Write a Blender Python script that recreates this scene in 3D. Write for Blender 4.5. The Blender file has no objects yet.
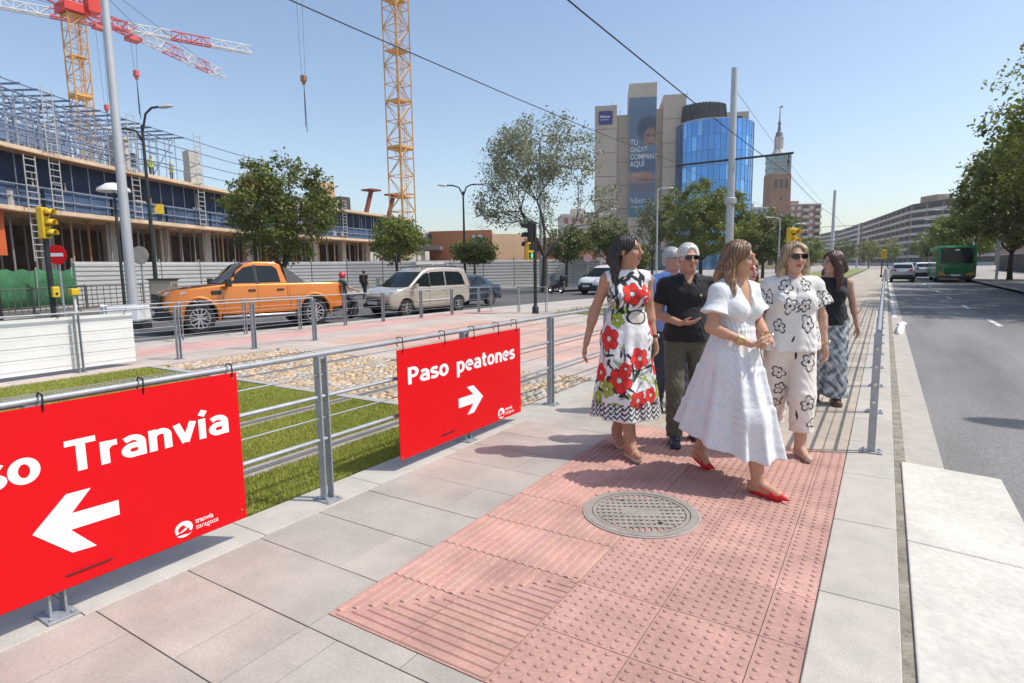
import bpy, bmesh, math, random
import numpy as np
from mathutils import Vector, Matrix
R = math.radians
rnd = random.Random(7)
SC = bpy.context.scene
COL = SC.collection
ROADZ = -0.13

# ------------------------------------------------------------------ materials
MATS = {}
def pm(name, col, rough=.6, metal=0., n=(3., .12), n2=(40., .06), bump=None, vcol=False, spec=.5,
       coat=0., trans=0., emit=0., alpha=1., coord='Object', aniso=None, sheen=0., sub=0.):
    if name in MATS: return MATS[name]
    m = bpy.data.materials.new(name); m.use_nodes = True
    nt = m.node_tree; N = nt.nodes; L = nt.links
    b = N['Principled BSDF']
    b.inputs['Roughness'].default_value = rough
    b.inputs['Metallic'].default_value = metal
    b.inputs['Specular IOR Level'].default_value = spec
    b.inputs['Coat Weight'].default_value = coat
    b.inputs['Coat Roughness'].default_value = .05
    if sheen: b.inputs['Sheen Weight'].default_value = sheen
    if trans: b.inputs['Transmission Weight'].default_value = trans
    if alpha < 1: b.inputs['Alpha'].default_value = alpha
    if sub:
        b.inputs['Subsurface Weight'].default_value = sub
        b.inputs['Subsurface Radius'].default_value = (.012, .005, .003)
    tc = N.new('ShaderNodeTexCoord')
    src = tc.outputs[coord]
    if aniso:
        mp = N.new('ShaderNodeMapping'); mp.inputs['Scale'].default_value = aniso
        L.new(src, mp.inputs['Vector']); src = mp.outputs['Vector']
    if vcol:
        at = N.new('ShaderNodeAttribute'); at.attribute_name = 'Col'; cur = at.outputs['Color']
    else:
        rgb = N.new('ShaderNodeRGB'); rgb.outputs[0].default_value = (*col, 1); cur = rgb.outputs[0]
    for (sc, am) in [q for q in (n, n2) if q]:
        no = N.new('ShaderNodeTexNoise'); no.inputs['Scale'].default_value = sc
        no.inputs['Detail'].default_value = 6; no.inputs['Roughness'].default_value = .62
        L.new(src, no.inputs['Vector'])
        mr = N.new('ShaderNodeMapRange')
        mr.inputs['From Min'].default_value = .3; mr.inputs['From Max'].default_value = .7
        mr.inputs['To Min'].default_value = 1 - am; mr.inputs['To Max'].default_value = 1 + am
        L.new(no.outputs['Fac'], mr.inputs['Value'])
        mx = N.new('ShaderNodeVectorMath'); mx.operation = 'SCALE'
        L.new(cur, mx.inputs[0]); L.new(mr.outputs[0], mx.inputs['Scale']); cur = mx.outputs[0]
    L.new(cur, b.inputs['Base Color'])
    if emit:
        L.new(cur, b.inputs['Emission Color']); b.inputs['Emission Strength'].default_value = emit
    if bump:
        no = N.new('ShaderNodeTexNoise'); no.inputs['Scale'].default_value = bump[0]
        no.inputs['Detail'].default_value = 5
        L.new(src, no.inputs['Vector'])
        bp = N.new('ShaderNodeBump'); bp.inputs['Strength'].default_value = bump[1]
        bp.inputs['Distance'].default_value = bump[2] if len(bump) > 2 else .01
        L.new(no.outputs['Fac'], bp.inputs['Height']); L.new(bp.outputs[0], b.inputs['Normal'])
    MATS[name] = m
    return m

def leaf_mat(name, rough=.5):
    if name in MATS: return MATS[name]
    m = bpy.data.materials.new(name); m.use_nodes = True
    nt = m.node_tree; N = nt.nodes; L = nt.links; b = N['Principled BSDF']
    at = N.new('ShaderNodeAttribute'); at.attribute_name = 'Col'
    L.new(at.outputs['Color'], b.inputs['Base Color']); b.inputs['Roughness'].default_value = rough
    tr = N.new('ShaderNodeBsdfTranslucent'); mix = N.new('ShaderNodeMixShader'); mix.inputs[0].default_value = .3
    L.new(at.outputs['Color'], tr.inputs['Color'])
    L.new(b.outputs[0], mix.inputs[1]); L.new(tr.outputs[0], mix.inputs[2])
    L.new(mix.outputs[0], N['Material Output'].inputs['Surface'])
    MATS[name] = m; return m

# ------------------------------------------------------------------ objects
def setp(o, label=None, cat=None, group=None, kind=None):
    if label: o['label'] = label
    if cat: o['category'] = cat
    if group: o['group'] = group
    if kind: o['kind'] = kind
    return o
def thing(name, label, cat, loc=(0, 0, 0), rz=0., group=None):
    o = bpy.data.objects.new(name, None); COL.objects.link(o)
    o.empty_display_size = .2
    o.location = loc; o.rotation_euler = (0, 0, rz)
    return setp(o, label, cat, group)
def children(o): return [c for c in bpy.data.objects if c.parent == o]
def copy_tree(o, loc=None, rz=None, label=None, parent=None):
    c = o.copy(); COL.objects.link(c)
    if parent: c.parent = parent
    if loc is not None: c.location = loc
    if rz is not None: c.rotation_euler = (0, 0, rz)
    if label: c['label'] = label
    for ch in children(o): copy_tree(ch, parent=c)
    return c

def frame(d):
    d = Vector(d).normalized()
    a = Vector((0, 0, 1)) if abs(d.z) < .9 else Vector((1, 0, 0))
    x = d.cross(a).normalized(); y = d.cross(x).normalized()
    return x, y

class MB:
    def __init__(s): s.v = []; s.f = []; s.mi = []; s.c = []; s.cur = 0; s.col = (1, 1, 1)
    def add(s, vs, fs):
        k = len(s.v); s.v += [tuple(q) for q in vs]
        for q in fs: s.f.append([k + i for i in q]); s.mi.append(s.cur); s.c.append(s.col)
        return s
    def box(s, c, d, rz=0., m=None):
        x, y, z = [q / 2 for q in d]
        vs = [(-x, -y, -z), (x, -y, -z), (x, y, -z), (-x, y, -z), (-x, -y, z), (x, -y, z), (x, y, z), (-x, y, z)]
        if m is not None: vs = [tuple(m @ Vector(v)) for v in vs]
        cs, sn = math.cos(rz), math.sin(rz)
        vs = [(c[0] + v[0] * cs - v[1] * sn, c[1] + v[0] * sn + v[1] * cs, c[2] + v[2]) for v in vs]
        return s.add(vs, [(0, 3, 2, 1), (4, 5, 6, 7), (0, 1, 5, 4), (1, 2, 6, 5), (2, 3, 7, 6), (3, 0, 4, 7)])
    def bar(s, p, q, w, h):            # rectangular bar from p to q; w sideways, h up
        p = Vector(p); q = Vector(q); d = (q - p).normalized()
        u = Vector((0, 0, 1)) if abs(d.z) < .95 else Vector((0, 1, 0))
        x = d.cross(u).normalized() * (w / 2); y = x.cross(d).normalized() * (h / 2)
        vs = [p - x - y, p + x - y, p + x + y, p - x + y, q - x - y, q + x - y, q + x + y, q - x + y]
        return s.add(vs, [(0, 1, 2, 3), (7, 6, 5, 4), (4, 5, 1, 0), (5, 6, 2, 1), (6, 7, 3, 2), (7, 4, 0, 3)])
    def tube(s, pts, r, n=8, caps=True):
        pts = [Vector(p) for p in pts]; m = len(pts)
        if not hasattr(r, '__len__'): r = [r] * m
        rings = []; px = None
        for i in range(m):
            d = (pts[min(i + 1, m - 1)] - pts[max(i - 1, 0)])
            if d.length < 1e-9: d = Vector((0, 0, 1))
            d.normalize()
            if px is None: x, y = frame(d)
            else:
                x = (px - d * px.dot(d))
                if x.length < 1e-6: x, y = frame(d)
                else: x.normalize(); y = d.cross(x)
            px = x
            rings.append([pts[i] + (x * math.cos(2 * math.pi * k / n) + y * math.sin(2 * math.pi * k / n)) * r[i] for k in range(n)])
        return s.loft(rings, caps)
    def loft(s, rings, caps=True, closed=True):
        n = len(rings[0]); vs = [v for rg in rings for v in rg]; fs = []
        for i in range(len(rings) - 1):
            for k in range(n if closed else n - 1):
                a = i * n + k; b = i * n + (k + 1) % n
                fs.append((a, b, b + n, a + n))
        if caps:
            fs.append(tuple(range(n))[::-1]); o = (len(rings) - 1) * n; fs.append(tuple(o + k for k in range(n)))
        return s.add(vs, fs)
    def lathe(s, prof, c=(0, 0, 0), n=24, axis='z', ring=False):
        rings = []
        for (r, z) in prof:
            rg = []
            for k in range(n):
                a = 2 * math.pi * k / n; p = (r * math.cos(a), r * math.sin(a), z)
                if axis == 'y': p = (p[0], p[2], p[1])
                if axis == 'x': p = (p[2], p[0], p[1])
                rg.append((c[0] + p[0], c[1] + p[1], c[2] + p[2]))
            rings.append(rg)
        if ring: rings.append(rings[0])
        return s.loft(rings, not ring)
    def prism(s, poly, z0, z1):
        n = len(poly)
        vs = [(x, y, z0) for x, y in poly] + [(x, y, z1) for x, y in poly]
        return s.add(vs, [tuple(range(n))[::-1], tuple(range(n, 2 * n))] + [(i, (i + 1) % n, (i + 1) % n + n, i + n) for i in range(n)])
    def prismY(s, poly, y0, y1):       # poly in (x,z)
        n = len(poly)
        vs = [(x, y0, z) for x, z in poly] + [(x, y1, z) for x, z in poly]
        return s.add(vs, [tuple(range(n)), tuple(range(n, 2 * n))[::-1]] + [((i + 1) % n, i, i + n, (i + 1) % n + n) for i in range(n)])
    def ell(s, c, r, n=12, m=8):
        rings = []
        for i in range(m + 1):
            t = math.pi * i / m; st = max(math.sin(t), .02)
            rings.append([(c[0] + r[0] * st * math.cos(2 * math.pi * k / n), c[1] + r[1] * st * math.sin(2 * math.pi * k / n), c[2] - r[2] * math.cos(t)) for k in range(n)])
        return s.loft(rings)
    def build(s, name, mats, parent=None, smooth=None, bevel=0., bseg=2, vcol=False, loc=None, fixn=True):
        me = bpy.data.meshes.new(name); me.from_pydata(s.v, [], s.f); me.validate()
        if not isinstance(mats, (list, tuple)): mats = [mats]
        for m in mats: me.materials.append(m)
        if len(mats) > 1 and len(me.polygons) == len(s.mi): me.polygons.foreach_set('material_index', s.mi)
        if vcol and len(me.polygons) == len(s.c):
            at = me.color_attributes.new('Col', 'FLOAT_COLOR', 'CORNER')
            arr = np.ones((len(me.loops), 4), np.float32); i = 0
            for p, c in zip(me.polygons, s.c):
                arr[p.loop_start:p.loop_start + p.loop_total, :3] = c
            at.data.foreach_set('color', arr.ravel())
        if fixn:
            bm = bmesh.new(); bm.from_mesh(me); bmesh.ops.recalc_face_normals(bm, faces=bm.faces); bm.to_mesh(me); bm.free()
        if smooth:
            me.polygons.foreach_set('use_smooth', [True] * len(me.polygons))
            me.set_sharp_from_angle(angle=R(smooth))
        o = bpy.data.objects.new(name, me); COL.objects.link(o)
        if parent: o.parent = parent
        if loc: o.location = loc
        if bevel:
            b = o.modifiers.new('b', 'BEVEL'); b.width = bevel; b.segments = bseg; b.limit_method = 'ANGLE'; b.angle_limit = R(40)
            b.harden_normals = False
        return o

def np_mesh(name, V, F, mat, parent=None, col=None, smooth=False):
    """V (n,3), F (m,k) all faces the same size; col (m,3) per face or (n,3) per vertex"""
    V = np.ascontiguousarray(V, np.float32); F = np.ascontiguousarray(F, np.int32)
    me = bpy.data.meshes.new(name); m, k = F.shape
    me.vertices.add(len(V)); me.vertices.foreach_set('co', V.ravel())
    me.loops.add(m * k); me.loops.foreach_set('vertex_index', F.ravel())
    me.polygons.add(m); me.polygons.foreach_set('loop_start', np.arange(m, dtype=np.int32) * k)
    me.polygons.foreach_set('loop_total', np.full(m, k, np.int32))
    me.update(calc_edges=True); me.validate()
    me.materials.append(mat)
    if col is not None:
        a = np.ones((len(col), 4), np.float32); a[:, :3] = col
        if len(col) == len(V) and len(V) != m:
            at = me.color_attributes.new('Col', 'FLOAT_COLOR', 'POINT'); at.data.foreach_set('color', a.ravel())
        else:
            at = me.color_attributes.new('Col', 'FLOAT_COLOR', 'CORNER'); at.data.foreach_set('color', np.repeat(a, k, 0).ravel())
    if smooth: me.polygons.foreach_set('use_smooth', np.ones(m, bool))
    o = bpy.data.objects.new(name, me); COL.objects.link(o)
    if parent: o.parent = parent
    return o

def text_obj(name, body, size, mat, parent=None, bold=0., loc=(0, 0, 0), rot=(0, 0, 0), thick=.001, align='LEFT', sx=1.):
    cu = bpy.data.curves.new(name, 'FONT'); cu.body = body; cu.size = size; cu.offset = bold; cu.extrude = thick
    cu.align_x = align; cu.resolution_u = 6
    t = bpy.data.objects.new(name, cu); COL.objects.link(t)
    dg = bpy.context.evaluated_depsgraph_get()
    me = bpy.data.meshes.new_from_object(t.evaluated_get(dg))
    bpy.data.objects.remove(t); bpy.data.curves.remove(cu)
    if not me.materials: me.materials.append(mat)
    else: me.materials[0] = mat
    o = bpy.data.objects.new(name, me); COL.objects.link(o)
    o.location = loc; o.rotation_euler = rot; o.scale = (sx, 1, 1)
    if parent: o.parent = parent
    return o

# ------------------------------------------------------------------ camera, light
cam = bpy.data.cameras.new('camera'); cam.lens = 590. / 1024 * 36; cam.sensor_width = 36; cam.clip_end = 3000; cam.clip_start = .05
co = bpy.data.objects.new('camera', cam); COL.objects.link(co)
_r = (0.84669, 0.53191, -0.01385); _u = (-0.05527, 0.11381, 0.99196); _f = (-0.52922, 0.83912, -0.12576)
co.matrix_world = Matrix(((_r[0], _u[0], -_f[0], 0), (_r[1], _u[1], -_f[1], 0), (_r[2], _u[2], -_f[2], 1.65), (0, 0, 0, 1)))
SC.camera = co
sun_dir = Vector((.60, .287, 1.0)).normalized()      # towards the sun
el = math.asin(sun_dir.z); az = math.atan2(sun_dir.x, sun_dir.y)
w = bpy.data.worlds.new('World'); SC.world = w; w.use_nodes = True
nt = w.node_tree; bg = nt.nodes['Background']
sky = nt.nodes.new('ShaderNodeTexSky'); sky.sky_type = 'NISHITA'; sky.sun_disc = False
sky.sun_elevation = el; sky.sun_rotation = az
sky.air_density = 1.0; sky.dust_density = 1.4; sky.ozone_density = .4; sky.altitude = 0
nt.links.new(sky.outputs[0], bg.inputs['Color']); bg.inputs['Strength'].default_value = .15
sl = bpy.data.lights.new('sun', 'SUN'); sl.energy = 3.15; sl.angle = R(.5); sl.color = (1, .955, .89)
so = bpy.data.objects.new('sun', sl); COL.objects.link(so)
so.rotation_euler = sun_dir.to_track_quat('Z', 'Y').to_euler()
SC.view_settings.view_transform = 'Standard'; SC.view_settings.look = 'None'; SC.view_settings.exposure = .35; SC.view_settings.gamma = 1
SC.view_settings.use_curve_mapping = False
SC.cycles.max_bounces = 6; SC.cycles.diffuse_bounces = 3; SC.cycles.glossy_bounces = 3; SC.cycles.transmission_bounces = 4; SC.cycles.transparent_max_bounces = 8
SC.cycles.use_denoising = True
SC.render.film_transparent = False
# ================================================================== THE SETTING
def struct(o): return setp(o, kind='structure')
M_dust = pm('pale_dusty_ground', (.36, .33, .29), .9, n=(.25, .2), n2=(8, .12), bump=(60, .3, .01))
M_asph = pm('asphalt', (.105, .102, .1), .85, n=(.35, .22), n2=(60, .3), bump=(180, .5, .006))
M_asph2 = pm('worn_asphalt', (.21, .2, .19), .85, n=(.8, .3), n2=(70, .26), bump=(200, .5, .006), aniso=(1, .15, 1))
M_slab = pm('sandstone_slab', (.4, .36, .31), .78, n=(1.7, .2), n2=(70, .12), bump=(250, .25, .003), vcol=True)
M_joint = pm('slab_joint', (.075, .066, .058), .95, n=(5, .3))
M_gran = pm('granite', (.42, .41, .39), .7, n=(6, .1), n2=(160, .3), bump=(250, .3, .003), vcol=True)
M_gran2 = pm('granite_plain', (.44, .40, .345), .75, n=(6, .1), n2=(160, .3), bump=(250, .3, .003))
M_pink = pm('pink_paving', (.5, .25, .21), .8, n=(2.2, .24), n2=(45, .14), bump=(220, .4, .003), vcol=True)
M_white = pm('white_paint', (.78, .77, .74), .6, n=(2, .05), n2=(50, .05))
M_galv = pm('galvanised_steel', (.36, .375, .395), .55, metal=.4, n=(5, .15), n2=(60, .12))
M_steel = pm('stainless_steel', (.62, .62, .62), .3, metal=1., n=(8, .08), n2=None)
M_dark = pm('dark_metal', (.03, .03, .032), .5, n=(4, .2))
M_black = pm('black_rubber', (.012, .012, .013), .7, n=(8, .2))

m = MB(); m.box((0, 300, ROADZ - .55), (2400, 2400, 1.0)); struct(m.build('ground', M_dust))

def sheet(name, poly, z, mat, th=.04):
    m = MB(); m.prism(poly, z - th, z); return struct(m.build(name, mat))
# right-hand road, with far pavement
sheet('road', [(.24, -30), (6.1, -30), (6.1, 260), (.24, 260)], ROADZ, M_asph2)
M_tar = pm('tar_patch', (.165, .157, .148), .8, n=(2, .2), n2=(80, .3), bump=(200, .5, .005)); M_pale = pm('dusty_wear', (.29, .265, .235), .9, n=(1.2, .25), n2=(60, .25), bump=(160, .4, .005))
def blot(name, cx, cy, rx, ry, mat, seed, z):
    g_ = random.Random(seed); ph = [g_.uniform(0, 6.28) for _ in range(4)]
    sheet(name, [(cx + rx * math.cos(a) * (1 + .16 * math.sin(3 * a + ph[0]) + .08 * math.sin(7 * a + ph[1])), cy + ry * math.sin(a) * (1 + .12 * math.sin(4 * a + ph[2]) + .07 * math.sin(9 * a + ph[3]))) for a in [2 * math.pi * k / 48 for k in range(48)]], ROADZ + z, mat, .01)
sheet('road_patch', [(1.9, 9.6), (3.3, 9.4), (3.35, 11.3), (1.95, 11.5)], ROADZ + .002, M_tar, .01); sheet('road_patch', [(3.3, 18), (4.6, 18), (4.6, 30), (3.3, 30)], ROADZ + .002, M_tar, .01); sheet('road_patch', [(.9, 24), (1.6, 24), (1.6, 26.2), (.9, 26.2)], ROADZ + .002, M_tar, .01)

sheet('gutter_strip', [(.2, 6.0), (.52, 6.0), (.5, 60), (.2, 60)], ROADZ + .008, M_gran2, .02)
sheet('far_pavement', [(6.1, -30), (18, -30), (18, 260), (6.1, 260)], 0.0, M_dust, .3)
m = MB()
for i in range(46): m.box((6.2, -8 + i * 2.0 + 1, -.06), (.2, 1.985, .17))
struct(m.build('far_kerb', M_gran2, bevel=.015)); 
# lane dashes and edge line
m = MB()
for y in (7.2 - 6.9, 7.2, 14.0, 20.9, 27.8, 34.7, 41.6, 48.5, 55.4, 62.3, 69.2, 76.1, 83, 90): m.box((2.78 - .003 * y, y + .6, ROADZ + .003), (.12, 2.2, .004))
struct(m.build('lane_marking', pm('worn_road_paint', (.62, .62, .6), .7, n=(5, .2), n2=(50, .25))))
# ---- white concrete dropped kerb at the crossing
m = MB(); m.loft([[(.2, -6, -.012), (.86, -6, -.05), (.86, -6, -.3), (.2, -6, -.3)], [(.2, 2.4, -.012), (.86, 2.4, -.05), (.86, 2.4, -.3), (.2, 2.4, -.3)]])
m.loft([[(.2, 2.406, -.012), (.86, 2.406, -.05), (.86, 2.406, -.3), (.2, 2.406, -.3)], [(.2, 4.1, -.012), (.86, 4.1, -.05), (.86, 4.1, -.3), (.2, 4.1, -.3)]])
m.loft([[(.2, 4.106, -.012), (.86, 4.106, -.05), (.86, 4.106, -.3), (.2, 4.106, -.3)], [(.2, 5.77, -.012), (.86, 5.80, -.055), (.86, 5.80, -.3), (.2, 5.77, -.3)]])
struct(m.build('dropped_kerb', pm('white_concrete', (.58, .545, .475), .88, n=(1.3, .16), n2=(26, .12), bump=(120, .5, .004)), bevel=.008))
m = MB(); m.box((.19, 20, -.078), (.085, 60, .1)); struct(m.build('kerb_joint', pm('dirty_joint', (.27, .24, .19), .95, n=(8, .4), n2=(60, .3))))
# ---- the platform the people walk on
m = MB(); m.prism([(-3.56, -30), (.15, -30), (.15, 160), (-3.56, 160)], -.4, -.006); struct(m.build('pavement_bed', M_joint))
def cshade(c, a): k = 1 + rnd.uniform(-a, a) * .8; t = rnd.uniform(-.008, .008); return (c[0] * k * (1 + t), c[1] * k, c[2] * k * (1 - t))
SL = (.40, .362, .31)
m = MB(); g = .0028
def slab(x0, x1, y0, y1, c=SL, a=.09, z=0.):
    m.col = cshade(c, a); d = rnd.uniform(-.0008, .0008)
    m.box(((x0 + x1) / 2, (y0 + y1) / 2, -.02 + z + d), (x1 - x0 - 2 * g, y1 - y0 - 2 * g, .04))
yc = [1.65 + .455 * (k - 22) for k in range(0, 34)]
for k, y in enumerate(yc):
    if y > 6.3: break
    j = -2.86 if k % 2 == 0 else -2.5
    if y + .455 <= 1.78 or True:
        xr = -2.19
        slab(-3.2, j, y, y + .455); slab(j, xr, y, y + .455)
        if y + .455 < 1.70:
            x = xr; o = .2 if k % 2 else .62
            e = x + o
            while x < -.2:
                e = min(e, -.2); slab(x, e, y, y + .455); x = e; e = x + .66
# narrow trim course in front of the pink tiles
y = 1.65
for x0, x1 in ((-2.19, -1.62), (-1.62, -.9), (-.9, -.2)): slab(x0, x1, 1.65, 1.77)
# beyond the tactile area
FAR = (.43, .365, .285)
yy = 5.72; k = 0
while yy < 150:
    st = .455 if yy < 16 else (1.2 if yy < 40 else 6)
    x = -3.2 if yy > 6.1 else -2.19; e = x + (.35 if k % 2 else .66)
    while x < -.2:
        e = min(e, -.2)
        if -.2 - e < .12: e = -.2
        slab(x, e, yy, yy + st, FAR, .1); x = e; e = x + .66
    yy += st; k += 1
struct(m.build('pavement', M_slab, vcol=True, bevel=.0015, bseg=1))
# granite edge courses
m = MB()
def gblk(x0, x1, y0, y1, a=.07): 
    m.col = cshade((.47, .43, .37), a); m.box(((x0 + x1) / 2, (y0 + y1) / 2, -.2), (x1 - x0 - .003, y1 - y0 - .004, .4))
y = -9.85
while y < 60: gblk(-3.56, -3.203, y, y + 1.0); y += 1.0
y = -9.8; 
while y < 60: gblk(-.198, .15, y, y + 1.0 if y > 2 else y + 1.0); y += 1.0
struct(m.build('kerb', M_gran, vcol=True, bevel=.006))
# ---- pink tactile paving
PK = (.47, .27, .222)
m = MB()
def ptile(x0, x1, y0, y1): m.col = cshade(PK, .1); m.box(((x0 + x1) / 2, (y0 + y1) / 2, -.02), (x1 - x0 - .004, y1 - y0 - .004, .04)); return m.col
X0, X1, X2, Y0, Y1 = -2.19, -1.275, -.2, 1.77, 5.72
xs_r = [X0, X0 + .4575, X1]; xs_d = [X1, -.83, -.39, X2]
ys = [Y0 + .44 * i for i in range(9)]; ys.append(Y1)
shade = {}
for xa, xb in zip(xs_r, xs_r[1:]):
    for ya, yb in zip(ys, ys[1:]): shade[(xa, ya)] = ptile(xa, xb, ya, yb)
for xa, xb in zip(xs_d, xs_d[1:]):
    for ya, yb in zip(ys, ys[1:]):
        c = ptile(xa, xb, ya, yb)
        # domes
        nx = int(round((xb - xa) / .0545)); ny = int(round((yb - ya) / .0545))
        for i in range(nx):
            for j in range(ny):
                x = xa + (i + .5) * (xb - xa) / nx; y = ya + (j + .5) * (yb - ya) / ny
                if math.hypot(x + 1.30, y - 3.65) < .40: continue
                rg = []
                for rr, zz in ((.0145, -.001), (.012, .0046), (.006, .0064)):
                    rg.append([(x + rr * math.cos(2 * math.pi * q / 8), y + rr * math.sin(2 * math.pi * q / 8), zz) for q in range(8)])
                m.loft(rg)
# ribs: along Y above the mitre, along X below it
P = .0525
def rib(p, q, w=.017, h=.0065):
    p = Vector(p); q = Vector(q); d = (q - p).normalized(); s = Vector((-d.y, d.x, 0))
    prof = ((-w, -.001), (-w * .62, h), (w * .62, h), (w, -.001))
    m.loft([[p + s * a + Vector((0, 0, b)) for a, b in prof], [q + s * a + Vector((0, 0, b)) for a, b in prof]])
nr = int(round((X1 - X0) / P))
for i in range(nr):
    x = X0 + (i + .5) * (X1 - X0) / nr
    ym = Y0 + (x - X0)
    xa = xs_r[0] if x < xs_r[1] else xs_r[1]
    for ya, yb in zip(ys, ys[1:]):
        a = max(ya, ym + .012) + .004; b = yb - .004
        if b - a < .03: continue
        m.col = tuple(q * rnd.uniform(.97, 1.05) for q in shade[(xa, ya)])
        if abs(x + 1.30) < .40:
            c = math.sqrt(max(0, .40 ** 2 - (x + 1.30) ** 2))
            if a < 3.65 - c < b: rib((x, a, 0), (x, 3.65 - c, 0)); 
            if a < 3.65 + c < b: rib((x, 3.65 + c, 0), (x, b, 0))
            if b < 3.65 - c or a > 3.65 + c: rib((x, a, 0), (x, b, 0))
        else: rib((x, a, 0), (x, b, 0))
    y = Y0 + (i + .5) * P
    xm = X0 + (y - Y0)
    for xa, xb in zip(xs_r, xs_r[1:]):
        a = max(xa, xm + .012) + .003; b = xb - .003
        if b - a < .03: continue
        ya = max(t for t in ys if t <= y)
        m.col = tuple(q * rnd.uniform(.97, 1.05) for q in shade[(xa, ya)]); rib((a, y, 0), (b, y, 0))
struct(m.build('tactile_paving', M_pink, vcol=True, fixn=True))

# ---- manhole
mh = thing('manhole_cover', 'round grey iron manhole cover set in the pink paving', 'manhole cover', (-1.30, 3.65, 0))
M_iron = pm('cast_iron', (.33, .295, .25), .7, metal=.15, n=(6, .2), n2=(80, .2), bump=(150, .4, .003))
m = MB(); m.lathe([(.385, -.03), (.385, .007), (.372, .009), (.372, -.03)], n=64, ring=True); m.build('concrete_collar', pm('mortar', (.36, .31, .28), .9, n=(9, .2)), mh)
m = MB(); m.lathe([(.37, -.03), (.37, .011), (.325, .011), (.325, -.03)], n=64, ring=True); m.build('outer_ring', M_iron, mh, smooth=40)
m = MB(); m.lathe([(.318, -.03), (.318, .009), (.296, .009), (.294, -.006), (.02, -.006), (.02, -.03)], n=64)
RL = .292
for k in range(-5, 6):
    y = k * .055; c = math.sqrt(max(0, RL ** 2 - (abs(y) + .016) ** 2))
    if c > .03: m.box((0, y, .0005), (2 * c, .032, .016))
for k in range(-7, 8):
    x = k * .0385; c = math.sqrt(max(0, RL ** 2 - (abs(x) + .008) ** 2))
    if c > .03: m.box((x, 0, .0), (.015, 2 * c, .0152))
m.box((0, 0, .0008), (.26, .075, .0164)); m.build('lid', M_iron, mh, smooth=40)
m = MB(); m.lathe([(.29, -.0055), (.29, -.005), (.02, -.005), (.02, -.0055)], n=48); m.build('dark_floor', M_joint, mh)  # dark disc below the bars of the lid
mh.rotation_euler = (0, 0, R(28))
for q in ((.1, -.17), (-.1, .19)): m = MB(); m.box((*q, .0095), (.03, .022, .002)); m.build('lifting_slot', M_black, mh)

# ---- tram bed: lawn, cobbles, salmon paving
M_soil = pm('lawn_soil', (.2, .22, .04), .9, n=(2.5, .35), n2=(50, .4), bump=(80, 1., .02))
sheet('tram_bed', [(-14.0, -30), (-3.55, -30), (-3.55, 160), (-11.3, 160), (-12.2, 18.3), (-14.0, 8)], -.06, M_dust, .3)
sheet('lawn', [(-11.0, -30), (-3.56, -30), (-3.56, 5.75), (-4.9, 5.35), (-7.4, 5.35), (-8.4, 5.55), (-11.0, 5.6)], -.035, M_soil)
sheet('far_lawn', [(-10.2, 19.2), (-3.56, 18.4), (-3.56, 160), (-11, 160)], -.03, M_soil)
M_salm = pm('salmon_paving', (.55, .35, .27), .8, n=(.9, .14), n2=(30, .08), bump=(90, .3, .004), vcol=True)
m = MB()
def band(poly, c, z=-.022): m.col = c; m.prism(poly, z - .03, z)
SA = (.55, .36, .285); SB = (.49, .41, .35); PKB = (.55, .33, .29)
# crossing strip beyond the cobbles, laid as individual flags with different tints
yy = 7.95
while yy < 18:
    xx = -11.2
    while xx < -3.6:
        c = cshade(SA if not (yy < 9 or yy > 15) else SB, .07); m.col = c
        m.prism([(xx + .004, yy + .004), (min(xx + .9, -3.57) - .004, yy + .004), (min(xx + .9, -3.57) - .004, yy + .596), (xx + .004, yy + .596)], -.05, -.02); xx += .9
    yy += .6
# pavement between the two far railings
yy = -20
while yy < 19:
    xe = -14.2 if yy < 8 else -14.2 + (yy - 8) * .16
    for xx, c in ((-11.65, SB), (-12.4, SB), (-13.0, PKB), (-13.6, PKB), (-14.4, SB)):
        x0 = max(xx, xe - .75); x1 = {-11.65: -11.0, -12.4: -11.65, -13.0: -12.4, -13.6: -13.0, -14.4: -13.6}[xx]
        if x0 < x1 - .05: m.col = cshade(c, .06); m.prism([(x0 + .003, yy + .003), (x1 - .003, yy + .003), (x1 - .003, yy + .597), (x0 + .003, yy + .597)], -.05, -.018)
    yy += .6
struct(m.build('crossing_paving', M_salm, vcol=True))
# kerb stones of the crossing and of the left road
m = MB()
KP = [(-15.1, -14), (-15.05, 0), (-15.0, 7), (-14.72, 10), (-14.45, 13), (-14.2, 16.5), (-13.8, 20.2), (-13.1, 25.5), (-12.3, 30), (-11.2, 36), (-8, 50), (-2, 72)]
def kpt(t):
    for (x0, y0), (x1, y1) in zip(KP, KP[1:]):
        if y0 <= t <= y1: k = (t - y0) / (y1 - y0); return x0 + (x1 - x0) * k
y = -14
while y < 60:
    m.col = cshade((.45, .43, .4), .07); a = kpt(y); b = kpt(y + 1)
    m.prism([(a, y + .01), (b, y + .99), (b + .28, y + .99), (a + .28, y + .01)], -.3, -.015); y += 1
struct(m.build('road_kerb', M_gran, vcol=True, bevel=.01))
# gap between kerb and paving filled with flags
m = MB(); m.prism([(x + .27, y) for x, y in KP] + [(-3.6, 72), (-10.2, 30), (-11.0, 18.2), (-11.0, -14)], -.3, -.03); struct(m.build('pavement_fill', pm('pale_flagstone', (.45, .4, .35), .85, n=(.8, .12), n2=(30, .1))))
# the left road and the second carriageway
sheet('side_road', [(x + .02, y) for x, y in KP] + [(-8.6, 72)] + [(x - 6.6 + .0 * y, y) for x, y in [(-12, 48), (-14.6, 33), (-16.3, 28), (-19, 14), (-19.5, 0), (-19.5, -14)]], ROADZ, M_asph)
sheet('service_road', [(-34, 4), (-29.5, 4), (-26.5, 20), (-20.8, 32.9), (-17.6, 38.3), (-6, 62), (-9, 66), (-22, 47.8), (-27.2, 42), (-33, 30), (-36, 16)], ROADZ, M_asph)
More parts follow.
